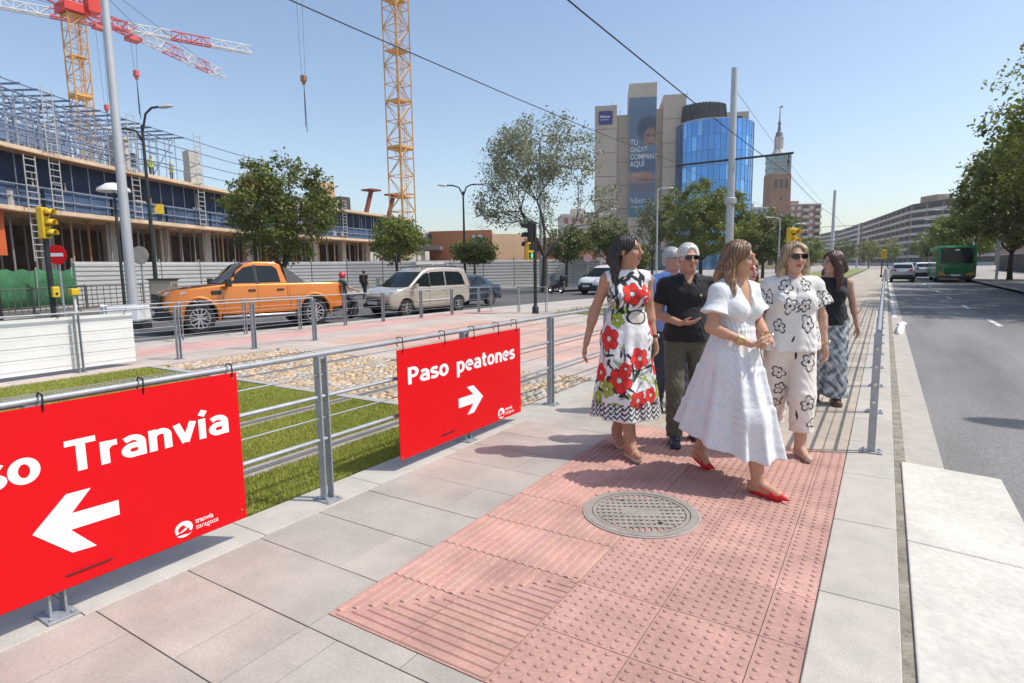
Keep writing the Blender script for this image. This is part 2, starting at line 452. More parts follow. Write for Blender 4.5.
# cobbles
V = []; F = []; C = []
r2 = np.random.default_rng(3)
ico_v = []; 
bmt = bmesh.new(); bmesh.ops.create_icosphere(bmt, subdivisions=2, radius=1.); iv = np.array([v.co[:] for v in bmt.verts]); bmt.faces.ensure_lookup_table(); ifc = np.array([[v.index for v in f.verts] for f in bmt.faces]); bmt.free()
def in_rail(x): return any(abs(x - q) < .12 for q in (-4.42, -5.86, -8.5, -9.95))
y = 5.42; row = 0
while y < 8.0:
    x = -10.8 + (row % 2) * .08
    while x < -3.6:
        s = r2.uniform(.042, .07); x += s
        if not in_rail(x) and not (x < -9.3 and y > 7.9 - .3 * (x + 10.8) and False):
            k = iv * np.array([s, r2.uniform(.045, .062), .03]); k = k + r2.normal(0, .004, k.shape)
            a = r2.uniform(0, 3); kk = k.copy(); kk[:, 0] = k[:, 0] * np.cos(a * .15) - k[:, 1] * np.sin(a * .15); kk[:, 1] = k[:, 0] * np.sin(a * .15) + k[:, 1] * np.cos(a * .15)
            kk += np.array([x, y + r2.normal(0, .012), -.036 + r2.uniform(-.005, .005)])
            F.append(ifc + sum(len(q) for q in V)); V.append(kk)
            b = r2.uniform(.75, 1.2); c = np.array([.52, .38, .24]) * b if r2.random() < .75 else np.array([.46, .42, .36]) * b
            C.append(np.repeat(c[None], len(ifc), 0))
        x += s + .008
    y += .112; row += 1
o = np_mesh('cobbles', np.concatenate(V), np.concatenate(F), pm('cobblestone', (.4, .3, .2), .8, vcol=True, n=(20, .15)), col=np.concatenate(C), smooth=True)
setp(o, kind='structure')
m = MB(); m.box((-7.2, 6.7, -.055), (7.3, 2.7, .04)); struct(m.build('cobble_mortar', pm('cobble_mortar', (.36, .3, .22), .95, n=(6, .25))))
m = MB()
for x0, x1, y in ((-4.9, -3.57, 5.44), (-7.4, -4.9, 5.33), (-11, -7.4, 5.36)): m.col = (.4, .38, .34); m.box(((x0 + x1) / 2, y, -.08), (x1 - x0, .14, .13))
struct(m.build('lawn_edge_kerb', M_gran, vcol=True))
# tram rails
m = MB(); m2 = MB()
for x in (-4.42, -5.86, -8.5, -9.95):
    m.box((x, 60, -.042), (.06, 180, .05)); 
    m2.box((x - .075, 60, -.052), (.08, 180, .05)); m2.box((x + .075, 60, -.052), (.08, 180, .05))
struct(m.build('tram_rail', pm('rail_steel', (.36, .33, .3), .4, metal=.8, n=(1, .15))))
struct(m2.build('rail_bedding', pm('rail_concrete', (.33, .29, .25), .9, n=(3, .2), n2=(40, .15))))
# grass blades (nobody could count them)
def grass(name, x0, x1, y0, y1, dens, seed, h=(.022, .042), wd=.0045, inside=None):
    g = np.random.default_rng(seed); n = int((x1 - x0) * (y1 - y0) * dens)
    x = g.uniform(x0, x1, n); y = g.uniform(y0, y1, n)
    ok = np.ones(n, bool)
    for q in (-4.42, -5.86, -8.5, -9.95): ok &= np.abs(x - q) > .105
    if inside is not None: ok &= inside(x, y)
    x = x[ok]; y = y[ok]; n = len(x)
    hh = g.uniform(*h, n); a = g.uniform(0, 6.28, n); ln = g.uniform(0, .03, n); la = g.uniform(0, 6.28, n)
    clump = .5 + .5 * np.sin(x * 2.1 + 1.3 * np.sin(y * 1.7)) * np.sin(y * 1.9 + np.cos(x))
    w = wd
    V = np.zeros((n, 3, 3)); z0 = -.036
    V[:, 0] = np.stack([x - w * np.cos(a), y - w * np.sin(a), np.full(n, z0)], 1)
    V[:, 1] = np.stack([x + w * np.cos(a), y + w * np.sin(a), np.full(n, z0)], 1)
    V[:, 2] = np.stack([x + ln * np.cos(la), y + ln * np.sin(la), z0 + hh], 1)
    F = np.arange(n * 3).reshape(n, 3)
    t = (g.uniform(0, 1, n) * .6 + clump * .4)[:, None]
    C = (1 - t) * np.array([.29, .32, .045]) + t * np.array([.50, .49, .11])
    C = C * g.uniform(.8, 1.2, n)[:, None]
    o = np_mesh(name, V.reshape(-1, 3), F, leaf_mat('grass_blade', .6), col=C)
    return setp(o, 'short mown lawn between the tram rails', None, None, 'stuff')
ins = lambda x, y: y < np.where(x > -4.9, 5.35 + .3 * (x + 4.9), 5.24)
grass('lawn_grass', -7.5, -3.58, 1.0, 5.72, 8000, 5, inside=ins)
grass('lawn_grass', -11.0, -7.5, 1.5, 5.5, 2200, 6, wd=.006, inside=lambda x, y: y < 5.26)
grass('verge_grass', -10.2, -3.6, 19.4, 60, 60, 8, h=(.06, .12), wd=.02)
# ================================================================== RAILINGS AND RED BOARDS
def railing(name, label, pts, H, cables, cat='railing', base_z=0., plate=True, pw=.06, r_top=.0185, group=None, dx=0., clamp=()):
    """pts: post feet (x,y); top rail and cables follow them"""
    o = pts[0]; t = thing(name, label, cat, (o[0], o[1], base_z), 0, group)
    P = [(x - o[0], y - o[1]) for x, y in pts]
    n = len(P)
    for i, (x, y) in enumerate(P):
        a = P[min(i + 1, n - 1)]; b = P[max(i - 1, 0)]
        d = Vector((a[0] - b[0], a[1] - b[1], 0)).normalized(); ang = math.atan2(d.y, d.x) - math.pi / 2
        m = MB()
        for s in (-.032, .032):
            q = Vector((math.cos(ang) * 0 - math.sin(ang) * s, math.sin(ang) * 0 + math.cos(ang) * s, 0))
            m.box((q.x, q.y, H / 2 + .004), (pw, .01, H - .02), ang)
        m.box((0, 0, H - .012), (.03, .056, .02), ang)
        po = m.build('post', M_galv, t, loc=(x, y, 0))
        if plate:
            m = MB(); m.box((0, 0, .007), (.17, .13, .012), ang)
            for sx in (-.06, .06):
                for sy in (-.045, .045):
                    v = Vector((sx, sy, 0)); v.rotate(Matrix.Rotation(ang, 3, 'Z')); m.lathe([(.011, .013), (.011, .024), (.006, .026)], (v.x, v.y, 0), 6)
            m.build('base_plate', M_galv, po, bevel=.003)
            if i in clamp:
                d2 = Vector((-math.sin(ang), math.cos(ang), 0))
                for z, r in cables:
                    for s in (-1, 1):
                        m = MB(); p = d2 * (.037 * s); m.tube([(p.x, p.y, z), (p.x + d2.x * .018 * s, p.y + d2.y * .018 * s, z)], .014, 8); m.build('cable_clamp', M_steel, po, smooth=40)
    m = MB(); m.tube([(x, y, H + r_top * .6) for x, y in P], r_top, 10); m.build('top_rail', M_galv, t, smooth=40)
    for z, r in cables:
        m = MB(); m.tube([(x, y, z) for x, y in P], r, 6); m.build('cable' if r < .012 else 'tube_rail', M_galv, t, smooth=40)
    return t
C4 = [(.915, .005), (.76, .015), (.607, .005), (.452, .015)]
railing('railing', 'long galvanised railing carrying the two red boards', [(-3.32, y) for y in (-2.2, -.55, 1.08, 2.74, 4.42, 6.12, 7.78, 9.44)], 1.05, C4, group='tram railings', clamp=(3, 5))
# continues beyond the crossing
railing('railing', 'galvanised railing running along the road kerb beside the walkers', [(-.02, 5.89 + 1.62 * i) for i in range(16)], 1.05, C4, group='tram railings', clamp=(0, 1))
railing('railing', 'railing at the far side of the lawn holding the blank white panel', [(-11.35, y) for y in (-2.0, -.4, 1.2, 2.8, 4.42, 6.06, 7.66, 9.25)], 1.0, [(.82, .0042), (.64, .0042), (.46, .0042), (.28, .0042)], pw=.08, base_z=-.02, r_top=.016, group='tram railings')
railing('railing', 'railing along the side road in front of the orange pickup and van', [(-14.5, 6.2), (-14.33, 7.74), (-14.07, 9.27), (-13.8, 10.77), (-13.52, 12.16), (-13.3, 13.51), (-13.08, 15.07), (-12.88, 16.48), (-12.68, 17.84), (-12.55, 18.45), (-11.35, 18.5), (-10.33, 18.75)], .92, [(.72, .0042), (.5, .0042), (.28, .0042)], pw=.08, base_z=-.02, plate=False, r_top=.014, group='tram railings')

M_red = pm('red_board', (.70, .006, .010), .5, n=(1.5, .03), n2=(20, .015), spec=.15)
M_wtxt = pm('white_vinyl', (.86, .86, .86), .45, n=(2, .02), n2=None, spec=.3)
M_cream = pm('board_edge', (.62, .6, .57), .5)
def bevel_text(t): return t
SX = -3.268
def board(name, label, y0, y1, z0, z1, ztie):
    t = thing(name, label, 'sign board', (SX, y0, 0))
    W = y1 - y0
    m = MB(); m.box((0, W / 2, (z0 + z1) / 2), (.006, W, z1 - z0)); m.build('panel', M_red, t, bevel=.001)
    for y in ztie:
        m = MB(); m.tube([(.004, y - y0, z1 - .03), (.009, y - y0, z1 + .005), (.0, y - y0 + .004, 1.092), (-.055, y - y0 + .008, 1.096), (-.08, y - y0 + .006, 1.06), (-.05, y - y0, 1.02)], .0045, 6); m.build('cable_tie', M_black, t)
    for y, z in ((.02, z0 + .02), (W - .03, z0 + .06), (W - .03, z1 - .03)): m = MB(); m.lathe([(.006, 0), (.006, .004)], (.003, y, z), 8, 'x'); m.build('rivet', M_steel, t)
    return t
def flat(t, name, polys, mat=None, x=.0036):
    m = MB()
    for poly in polys:
        m.add([(x, y, z) for y, z in poly] + [(x + .001, y, z) for y, z in poly], [tuple(range(len(poly)))[::-1], tuple(range(len(poly), 2 * len(poly)))] + [(i, (i + 1) % len(poly), (i + 1) % len(poly) + len(poly), i + len(poly)) for i in range(len(poly))])
    return m.build(name, mat or M_wtxt, t)
def logo(t, y, z, s):
    """round swirl mark and the two small words beside it"""
    def arc(r0, r1, a0, a1, n=26, ky=1., cy=0, cz=0, tap=0.):
        po = []
        for i in range(n + 1):
            a = R(a0 + (a1 - a0) * i / n); po.append((cy + r0 * math.cos(a), cz + r0 * math.sin(a) * ky))
        for i in range(n, -1, -1):
            k = i / n; rr = r1 + (r0 - r1) * tap * (1 - math.sin(math.pi * min(1, k * 1.15)))
            a = R(a0 + (a1 - a0) * i / n); po.append((cy + rr * math.cos(a), cz + rr * math.sin(a) * ky))
        return [(y + p * s, z + q * s) for p, q in po]
    flat(t, 'logo', [arc(1.0, .50, -35, 215, ky=.86, tap=.35), arc(1.12, .78, 222, 318, ky=.86, tap=.9), [(y + p * s, z + q * s) for p, q in ((-.62, -.38), (-.1, -.12), (.42, .16), (.30, -.2), (-.2, -.34))], arc(.5, .28, -10, 95, ky=.8, cy=.05, cz=-.02, tap=.5)])
    rot = (R(90), 0, R(90))
    text_obj('lettering', 'tranvía', s * .82, M_wtxt, t, .0004, (.0036, y + s * 1.35, z + .12 * s), rot, .0006, sx=.95)
    text_obj('lettering', 'zaragoza', s * .82, M_wtxt, t, -.0002, (.0036, y + s * 1.35, z - .58 * s), rot, .0006, sx=.95)
def arcp(cx, cy, rx, ry, a0, a1, n=14): return [(cx + rx * math.cos(R(a0 + (a1 - a0) * i / n)), cy + ry * math.sin(R(a0 + (a1 - a0) * i / n))) for i in range(n + 1)]
# heavy sans glyphs drawn as strokes, x-height 1: (advance, strokes)
GL = {'P': (1.02, [[(.19, 0), (.19, 1.36)], [(.19, 1.24), (.5, 1.24)] + arcp(.5, .93, .34, .31, 90, -90) + [(.19, .62)]]),
 'T': (1.02, [[(.0, 1.24), (1.0, 1.24)], [(.5, 0), (.5, 1.24)]]),
 'a': (.92, [[(.13, .80)] + arcp(.42, .60, .33, .285, 118, 0, 12) + [(.75, 0)], [(.75, .53), (.44, .53)] + arcp(.42, .32, .27, .21, 90, 270, 12) + [(.60, .13), (.75, .22)]]),
 's': (.78, [[(.68, .80), (.56, .87)] + arcp(.40, .70, .25, .185, 75, 250, 10) + arcp(.40, .30, .26, .19, 70, -110, 10) + [(.2, .13), (.06, .2)]]),
 'o': (.96, [arcp(.47, .5, .335, .40, 0, 360, 30)]),
 'r': (.68, [[(.18, 0), (.18, 1.0)], [(.18, .62), (.27, .78), (.4, .865), (.62, .865)]]),
 'n': (.96, [[(.18, 0), (.18, 1.0)], [(.18, .68), (.3, .82)] + arcp(.52, .63, .25, .245, 95, 0, 10) + [(.77, 0)]]),
 'v': (.92, [[(.10, 1.0), (.45, .06)], [(.45, .06), (.80, 1.0)]]),
 'í': (.42, [[(.2, 0), (.2, 1.0)], [(.17, 1.15), (.33, 1.4)]]),
 'p': (.96, [[(.18, -.38), (.18, 1.0)], arcp(.46, .5, .33, .40, 140, -140, 24)]),
 'e': (.92, [[(.16, .53), (.75, .53)] + arcp(.455, .5, .32, .40, 8, 310, 26)]),
 't': (.66, [[(.28, 1.28), (.28, .3)] + arcp(.46, .3, .18, .19, 180, 270, 6) + [(.62, .12)], [(.04, .88), (.6, .88)]])}
def fit_text(t, body, y0, y1, z0, cap):
    m = MB(); u = 0; lay = 0; bw, bh = .31, .245
    for ch in body:
        adv, st = GL[ch]
        for path in st:
            P = [Vector((px, py)) for px, py in path]; n = len(P); closed = (P[0] - P[-1]).length < 1e-4
            L_, R2 = [], []
            for i in range(n):
                a_ = P[i - 1] if i else (P[-2] if closed else P[0]); c_ = P[i + 1] if i < n - 1 else (P[1] if closed else P[-1])
                d1 = (P[i] - a_); d2 = (c_ - P[i]); d1 = d1.normalized() if d1.length > 1e-6 else d2.normalized(); d2 = d2.normalized() if d2.length > 1e-6 else d1
                d = (d1 + d2).normalized(); nn = Vector((-d.y, d.x)); mi = 1 / max(.72, d.dot(d2)); wv = Vector((nn.x * bw / 2, nn.y * bh / 2)) * mi
                L_.append(P[i] + wv); R2.append(P[i] - wv)
            x = .0006 + .00005 * (lay % 9); lay += 1
            m.add([(x, u + q.x, q.y) for q in L_] + [(x, u + q.x, q.y) for q in R2], [(i, i + 1, n + i + 1, n + i) for i in range(n - 1)])
        u += adv + .07
    xs = [v[1] for v in m.v]; k = (y1 - y0) / (max(xs) - min(xs)); kz = cap / 1.36; mn = min(xs)
    m.v = [(v[0], (v[1] - mn) * k, v[2] * kz) for v in m.v]
    o = m.build('lettering', M_wtxt, t, fixn=False); o.location = (.0034, y0, z0); return o
b1 = board('direction_board', 'red board reading Paso Tranvía with a white arrow pointing left', .02, 2.07, .135, 1.045, (.42, 1.1, 1.54, 2.04))
ROT = (R(90), 0, R(90))
fit_text(b1, 'Paso', .56, 1.045, .70, .16); fit_text(b1, 'Tranvía', 1.145, 1.975, .695, .158)
flat(b1, 'arrow', [[(y - .02, z) for y, z in [(1.005, .453), (1.151, .598), (1.256, .596), (1.166, .498), (1.372, .492), (1.372, .415), (1.155, .418), (1.256, .296), (1.151, .304)]]])
logo(b1, 1.665, .212, .05)
b2 = board('direction_board', 'red board reading Paso peatones with a white arrow pointing right', 3.45, 5.34, .09, 1.0, (3.52, 4.06, 4.5, 4.92, 5.26))
fit_text(b2, 'Paso', .12, .655, .70, .142); fit_text(b2, 'peatones', .775, 1.78, .69, .142)
flat(b2, 'arrow', [[(y - 3.45, z) for y, z in [(4.63, .40), (4.475, .535), (4.37, .535), (4.47, .45), (4.24, .45), (4.24, .36), (4.47, .36), (4.37, .27), (4.475, .27)]]])
logo(b2, 4.95 - 3.45, .16, .06)
m = MB(); m.box((.0036, .62, .165), (.002, .2, .012)); m.build('slot', M_black, b2)
m = MB(); m.tube([(.003, 1.09, .2), (.007, 1.11, .2), (.007, 1.28, .2), (.003, 1.3, .2)], .0035, 6); m.build('slot_tie', M_black, b1)
# blank back of a board on the far railing
bp = thing('blank_board', 'blank white back of a board hung on the far lawn railing', 'sign board', (-11.44, 3.1, 0))
m = MB(); m.box((0, 1.1, .49), (.006, 2.25, .88)); m.build('panel', M_white, bp)
for y in (.1, 1.1, 2.1): m = MB(); m.tube([(0, y, .9), (.04, y, 1.0), (.1, y, 1.02), (.06, y, .96)], .005, 6); m.build('cable_tie', M_black, bp)
bp2 = copy_tree(bp, (-11.44, .6, 0), 0, 'second blank white board back beyond the left frame edge on the lawn railing')
bp['group'] = bp2['group'] = 'blank board backs'
# ================================================================== VEHICLES
def poly_solid(poly, half, cuts_x=(), cuts_z=(), bev=.05, seg=3, deform=None, ycuts=0):
    """side profile poly (x,z) extruded to +-half, edges rounded, cut and deformed -> bmesh"""
    bm = bmesh.new()
    a = [bm.verts.new((x, -half, z)) for x, z in poly]; b = [bm.verts.new((x, half, z)) for x, z in poly]
    n = len(poly)
    f0 = bm.faces.new(a); f1 = bm.faces.new(b[::-1])
    for i in range(n): bm.faces.new((a[(i + 1) % n], a[i], b[i], b[(i + 1) % n]))
    bmesh.ops.recalc_face_normals(bm, faces=bm.faces)
    if bev:
        es = [e for e in bm.edges if abs(abs(e.verts[0].co.y) - half) < 1e-5 and abs(e.verts[0].co.y - e.verts[1].co.y) < 1e-5]
        bmesh.ops.bevel(bm, geom=es, offset=bev, segments=seg, profile=.6, affect='EDGES', clamp_overlap=True)
    for x in cuts_x: bmesh.ops.bisect_plane(bm, geom=bm.verts[:] + bm.edges[:] + bm.faces[:], plane_co=(x, 0, 0), plane_no=(1, 0, 0))
    for z in cuts_z: bmesh.ops.bisect_plane(bm, geom=bm.verts[:] + bm.edges[:] + bm.faces[:], plane_co=(0, 0, z), plane_no=(0, 0, 1))
    for k in range(1, ycuts):
        y = -half + 2 * half * k / ycuts
        bmesh.ops.bisect_plane(bm, geom=bm.verts[:] + bm.edges[:] + bm.faces[:], plane_co=(0, y, 0), plane_no=(0, 1, 0))
    if deform:
        for v in bm.verts: v.co = deform(v.co)
    return bm
def bm_obj(bm, name, mat, parent, smooth=35):
    bmesh.ops.recalc_face_normals(bm, faces=bm.faces)
    me = bpy.data.meshes.new(name); bm.to_mesh(me); bm.free()
    me.materials.append(mat)
    me.polygons.foreach_set('use_smooth', [True] * len(me.polygons)); me.set_sharp_from_angle(angle=R(smooth))
    o = bpy.data.objects.new(name, me); COL.objects.link(o); o.parent = parent
    return o
def arch(cx, r, z0, n=10, zc=None, flip=False):
    """points of a wheel arch cut in the lower edge, from rear to front along +x"""
    zc = r * .95 if zc is None else zc
    a0 = math.asin(max(-1, min(1, (z0 - zc) / r)))
    pts = []
    for i in range(n + 1):
        a = (math.pi - a0) + (a0 - (math.pi - a0)) * i / n
        pts.append((cx + r * math.cos(a), zc + r * math.sin(a)))
    return pts
def side_panel(poly, side, deform, off, name, mat, parent, th=.008, cx=(), cz=()):
    """thin panel lying on the deformed body side; poly in (x,z)"""
    bm = bmesh.new()
    a = [bm.verts.new((x, side, z)) for x, z in poly]
    f = bm.faces.new(a)
    xs = [p[0] for p in poly]; zs = [p[1] for p in poly]
    for k in range(1, 6): bmesh.ops.bisect_plane(bm, geom=bm.verts[:] + bm.edges[:] + bm.faces[:], plane_co=(min(xs) + (max(xs) - min(xs)) * k / 6, 0, 0), plane_no=(1, 0, 0))
    for k in range(1, 4): bmesh.ops.bisect_plane(bm, geom=bm.verts[:] + bm.edges[:] + bm.faces[:], plane_co=(0, 0, min(zs) + (max(zs) - min(zs)) * k / 4), plane_no=(0, 0, 1))
    for v in bm.verts:
        c = deform(v.co.copy()); c.y += off * side / abs(side); v.co = c
    r = bmesh.ops.extrude_face_region(bm, geom=bm.faces[:])
    for v in [q for q in r['geom'] if isinstance(q, bmesh.types.BMVert)]: v.co.y -= (th + off) * side / abs(side)
    return bm_obj(bm, name, mat, parent)
M_glass = pm('car_glass', (.012, .017, .02), .05, n=None, n2=None, spec=.45)
M_tyre = pm('tyre_rubber', (.018, .018, .018), .8, n=(12, .2), bump=(80, .3, .003))
M_alloy = pm('alloy_rim', (.55, .56, .58), .3, metal=.9, n=(6, .06), n2=None)
M_trim = pm('black_trim', (.02, .02, .021), .55, n=(8, .15))
M_lens = pm('headlamp_lens', (.55, .58, .6), .12, metal=.4, n=(30, .3), n2=None, coat=1.)
M_tail = pm('tail_lamp', (.35, .01, .01), .2, n=None, n2=None, coat=.6)
M_amb = pm('amber_lamp', (.7, .2, .02), .25, n=None, n2=None, coat=.6)
M_plate = pm('number_plate', (.72, .72, .68), .5, n=None, n2=None)
M_chrome = pm('chrome', (.7, .7, .7), .12, metal=1., n=None, n2=None)
def wheel(parent, x, y, r, w, spokes=6, loc_side=1, rim_r=.66, twin=True, mat=None):
    s = 1 if y > 0 else -1
    e = bpy.data.objects.new('wheel', None); COL.objects.link(e); e.parent = parent; e.location = (x, y, r); e.empty_display_size = .1
    m = MB(); rr = r * rim_r
    m.lathe([(rr, -w / 2), (r * .93, -w / 2), (r, -w * .36), (r, w * .36), (r * .93, w / 2), (rr, w / 2), (rr * .97, w * .2), (rr * .97, -w * .2)], n=32, axis='y', ring=True); m.build('tyre', M_tyre, e, smooth=40)
    m = MB()
    m.lathe([(rr * 1.0, s * w * .5), (rr * .93, s * w * .5), (rr * .88, s * w * .2), (rr * 1.0, s * w * .2)], n=32, axis='y', ring=True)
    m.lathe([(.0, s * w * .40), (rr * .2, s * w * .42), (rr * .22, s * w * .2), (0, s * w * .2)], n=16, axis='y')
    for k in range(spokes):
        for q in ((-.13, .13) if twin else (0,)):
            a = 2 * math.pi * k / spokes + q; b = 2 * math.pi * k / spokes + q * 1.9
            p0 = (rr * .16 * math.cos(a), s * w * .36, rr * .16 * math.sin(a)); p1 = (rr * .94 * math.cos(b), s * w * .42, rr * .94 * math.sin(b))
            m.bar(p0, p1, .035 if twin else rr * .24, .03)
    m.build('rim', mat or M_alloy, e, smooth=40)
    m = MB(); m.lathe([(rr * .9, s * w * .05), (.01, s * w * .06), (.01, -s * w * .02), (rr * .9, 0)], n=24, axis='y'); m.build('brake_disc', M_trim, e)
    return e
def lamp_quad(parent, name, pts, mat, th=.02, dirn=(1, 0, 0)):
    m = MB(); d = Vector(dirn) * th; n = len(pts)
    m.add([Vector(p) for p in pts] + [Vector(p) + d for p in pts], [tuple(range(n))[::-1], tuple(range(n, 2 * n))] + [(i, (i + 1) % n, (i + 1) % n + n, i + n) for i in range(n)])
    return m.build(name, mat, parent, bevel=.006)

def car_shell(t, body_poly, half, cab_poly, cab_half, zb, paint, L, tumble=.32, plan=.16, cab_mat=None, nose=.75):
    xf = max(p[0] for p in body_poly); xr = min(p[0] for p in body_poly)
    zmid = .72
    def d_body(c):
        k = 1.
        dz = c.z - zmid
        k -= .05 * max(0, dz / .4) ** 2 + .09 * max(0, -dz / .5) ** 2
        if c.x > xf - nose: k -= plan * ((c.x - xf + nose) / nose) ** 2
        if c.x < xr + .5: k -= plan * .5 * ((xr + .5 - c.x) / .5) ** 2
        x = c.x
        # bowed nose and tail
        q = (abs(c.y) / half) ** 2
        if c.x > xf - nose: x -= .16 * q * ((c.x - xf + nose) / nose)
        if c.x < xr + .5: x += .07 * q * ((xr + .5 - c.x) / .5)
        return Vector((x, c.y * k, c.z))
    bm = poly_solid(body_poly, half, [xr + .15, xr + .3, xr + .5, 0, .6, xf - nose, xf - nose * .7, xf - nose * .45, xf - nose * .25, xf - .1], [.35, .5, .62, .72, .82, .92, 1.02, 1.12], .055, 3, d_body, 8)
    bm_obj(bm, 'body', paint, t, 30)
    zt = max(p[1] for p in cab_poly)
    def d_cab(c):
        k = 1 - tumble * max(0, (c.z - zb)) / max(.1, zt - zb) * .8
        q = (abs(c.y) / cab_half) ** 2
        xm = (max(p[0] for p in cab_poly) + min(p[0] for p in cab_poly)) / 2
        x = c.x + (-.14 * q if c.x > xm + .5 else (.05 * q if c.x < xm - .5 else 0))
        z = c.z + (.03 * (1 - q) if c.z > zt - .12 else 0)
        return Vector((x, c.y * k, z))
    bm = poly_solid(cab_poly, cab_half, [], [zb + (zt - zb) * k / 5 for k in range(1, 5)], .06, 3, d_cab, 6)
    bm_obj(bm, 'cabin', cab_mat or paint, t, 30)
    return d_body, d_cab
def screen(t, name, p0, p1, half, d_cab, mat, marg=.06, push=.012, n=8):
    """windscreen between two profile points p0 (bottom) p1 (top), laid just proud of the cabin"""
    (x0, z0), (x1, z1) = p0, p1
    nx = Vector((z1 - z0, 0, -(x1 - x0))).normalized()
    if nx.z < 0: nx = -nx
    rings = []
    for k in (0.04, .35, .65, .95):
        x = x0 + (x1 - x0) * k; z = z0 + (z1 - z0) * k
        rg = []
        for i in range(n + 1):
            y = (-1 + 2 * i / n) * (half - marg)
            rg.append(d_cab(Vector((x, y, z))) + nx * push)
        rings.append(rg)
    m = MB(); m.loft(rings, False, False)
    back = [[v - nx * .03 for v in rg] for rg in rings]
    m.loft(back, False, False)
    o = m.build(name, mat, t, smooth=40); return o

def pickup():
    t = thing('pickup_truck', 'orange double cab pickup truck driving behind the railing', 'pickup truck', (0, 0, ROADZ))
    paint = pm('orange_metallic', (.66, .19, .012), .28, metal=.4, n=(1.5, .04), n2=None, coat=1.)
    # x forward; front axle x=1.6, rear axle x=-1.6
    bp = [(-2.55, .52), (-2.1, .5)] + arch(-1.6, .48, .5, 12, .42) + [(-1.0, .46), (1.0, .46)] + arch(1.6, .48, .5, 12, .42) + [(2.25, .46), (2.42, .52), (2.5, .75), (2.46, .98), (2.3, 1.1), (1.2, 1.2), (1.0, 1.22), (-.78, 1.22), (-2.5, 1.2), (-2.58, 1.1)]
    cp = [(1.22, 1.17), (1.05, 1.24), (.32, 1.74), (.05, 1.80), (-.55, 1.79), (-.72, 1.72), (-.86, 1.25), (-.86, 1.17)]
    db, dc = car_shell(t, bp, .93, cp, .86, 1.2, paint, 5.3, .26, .14)
    for s in (-1, 1):
        side_panel([(.92, 1.25), (.36, 1.66), (.1, 1.70), (.08, 1.25)], s * .86, dc, .006, 'side_window', M_glass, t)
        side_panel([(-.0, 1.25), (.02, 1.70), (-.5, 1.69), (-.62, 1.6), (-.68, 1.25)], s * .86, dc, .006, 'side_window', M_glass, t)
        side_panel([(.08, 1.22), (.1, 1.72), (.02, 1.72), (0, 1.22)], s * .86, dc, .003, 'pillar', M_trim, t)
        # sports bar behind the cab
        side_panel([(-.84, 1.2), (-.74, 1.66), (-1.0, 1.52), (-1.42, 1.2)], s * .80, lambda c: c, .0, 'sports_bar', pm('grey_bar', (.12, .12, .125), .4, n=None, n2=None), t, .07)
        # arch lips
        for cx in (-1.6, 1.6):
            m = MB(); pts = []
            for i in range(15):
                a = math.pi * (1.06 - 1.12 * i / 14); v = db(Vector((cx + .5 * math.cos(a), s * .93, .42 + .5 * math.sin(a)))); pts.append((v.x, v.y + s * .0, v.z))
            m.tube(pts, .045, 6); m.build('arch_flare', paint, t, smooth=50)
        # door gaps, handles, mirror, step
        m = MB()
        for x, z0, z1 in ((.98, .55, 1.2), (.04, .52, 1.2), (-.80, .8, 1.2), (-.86, .55, 1.2)):
            pts = [db(Vector((x, s * .93, z0 + (z1 - z0) * i / 6))) for i in range(7)]
            m.tube([p + Vector((0, -s * .002, 0)) for p in pts], .007, 4)
        m.build('door_gap', M_black, t)
        for x in (.2, -.6):
            m = MB(); v = db(Vector((x, s * .93, 1.06))); m.box((x, v.y + s * .02, 1.06), (.2, .04, .05)); m.build('handle', M_trim, t, bevel=.012)
        m = MB(); v = db(Vector((1.15, s * .93, 1.02))); m.box((1.15, v.y + s * .008, 1.03), (.26, .03, .11)); m.build('wing_vent', M_trim, t, bevel=.02)
        m = MB(); m.box((.86, s * 1.06, 1.27), (.14, .2, .2)); m.tube([(.84, s * .85, 1.22), (.86, s * 1.0, 1.24)], .03, 6); m.build('mirror', M_trim, t, bevel=.04)
        m = MB(); m.tube([(-1.0, s * .9, .4), (-.9, s * .98, .4), (.9, s * .98, .4), (1.0, s * .9, .4)], .04, 8); m.build('side_step', M_alloy, t, smooth=50)
        v = [(2.30, s * .60, .95), (2.02, s * .845, 1.0), (1.86, s * .885, 1.04), (2.0, s * .83, 1.09), (2.34, s * .56, 1.06)]
        lamp_quad(t, 'headlight', v, M_lens, .06, (.5, s * .5, 0))
        lamp_quad(t, 'fog_lamp', [(2.36, s * .6, .62), (2.3, s * .74, .62), (2.3, s * .74, .7), (2.36, s * .6, .7)], M_lens, .04, (1, 0, 0))
        lamp_quad(t, 'tail_light', [(-2.52, s * .78, .82), (-2.45, s * .885, .82), (-2.45, s * .885, 1.16), (-2.52, s * .78, 1.16)], M_tail, .04, (-.6, s * .8, 0))
        for x in (-1.6, 1.6): wheel(t, x, s * .79, .395, .26, 6)
    screen(t, 'windscreen', (1.1, 1.22), (.3, 1.755), .86, dc, M_glass)
    screen(t, 'rear_window', (-.87, 1.28), (-.72, 1.70), .8, dc, M_glass)
    m = MB()
    m.box((2.47, 0, .86), (.1, 1.0, .3)); m.build('grille', M_trim, t, bevel=.03)
    m = MB()
    for z in (.78, .86, .94): m.box((2.53, 0, z), (.03, .96, .03))
    m.build('grille_bar', pm('dark_chrome', (.06, .06, .065), .3, metal=.8, n=None, n2=None), t)
    m = MB(); m.loft([[(2.2, -.86, z), (2.5, -.66, z), (2.6, 0, z), (2.5, .66, z), (2.2, .86, z), (2.1, .6, z), (2.1, -.6, z)] for z in (.36, .5, .66)]); m.build('bumper', M_trim, t, bevel=.03)
    m = MB(); m.box((2.585, 0, .56), (.02, .52, .11)); m.build('number_plate', M_plate, t)
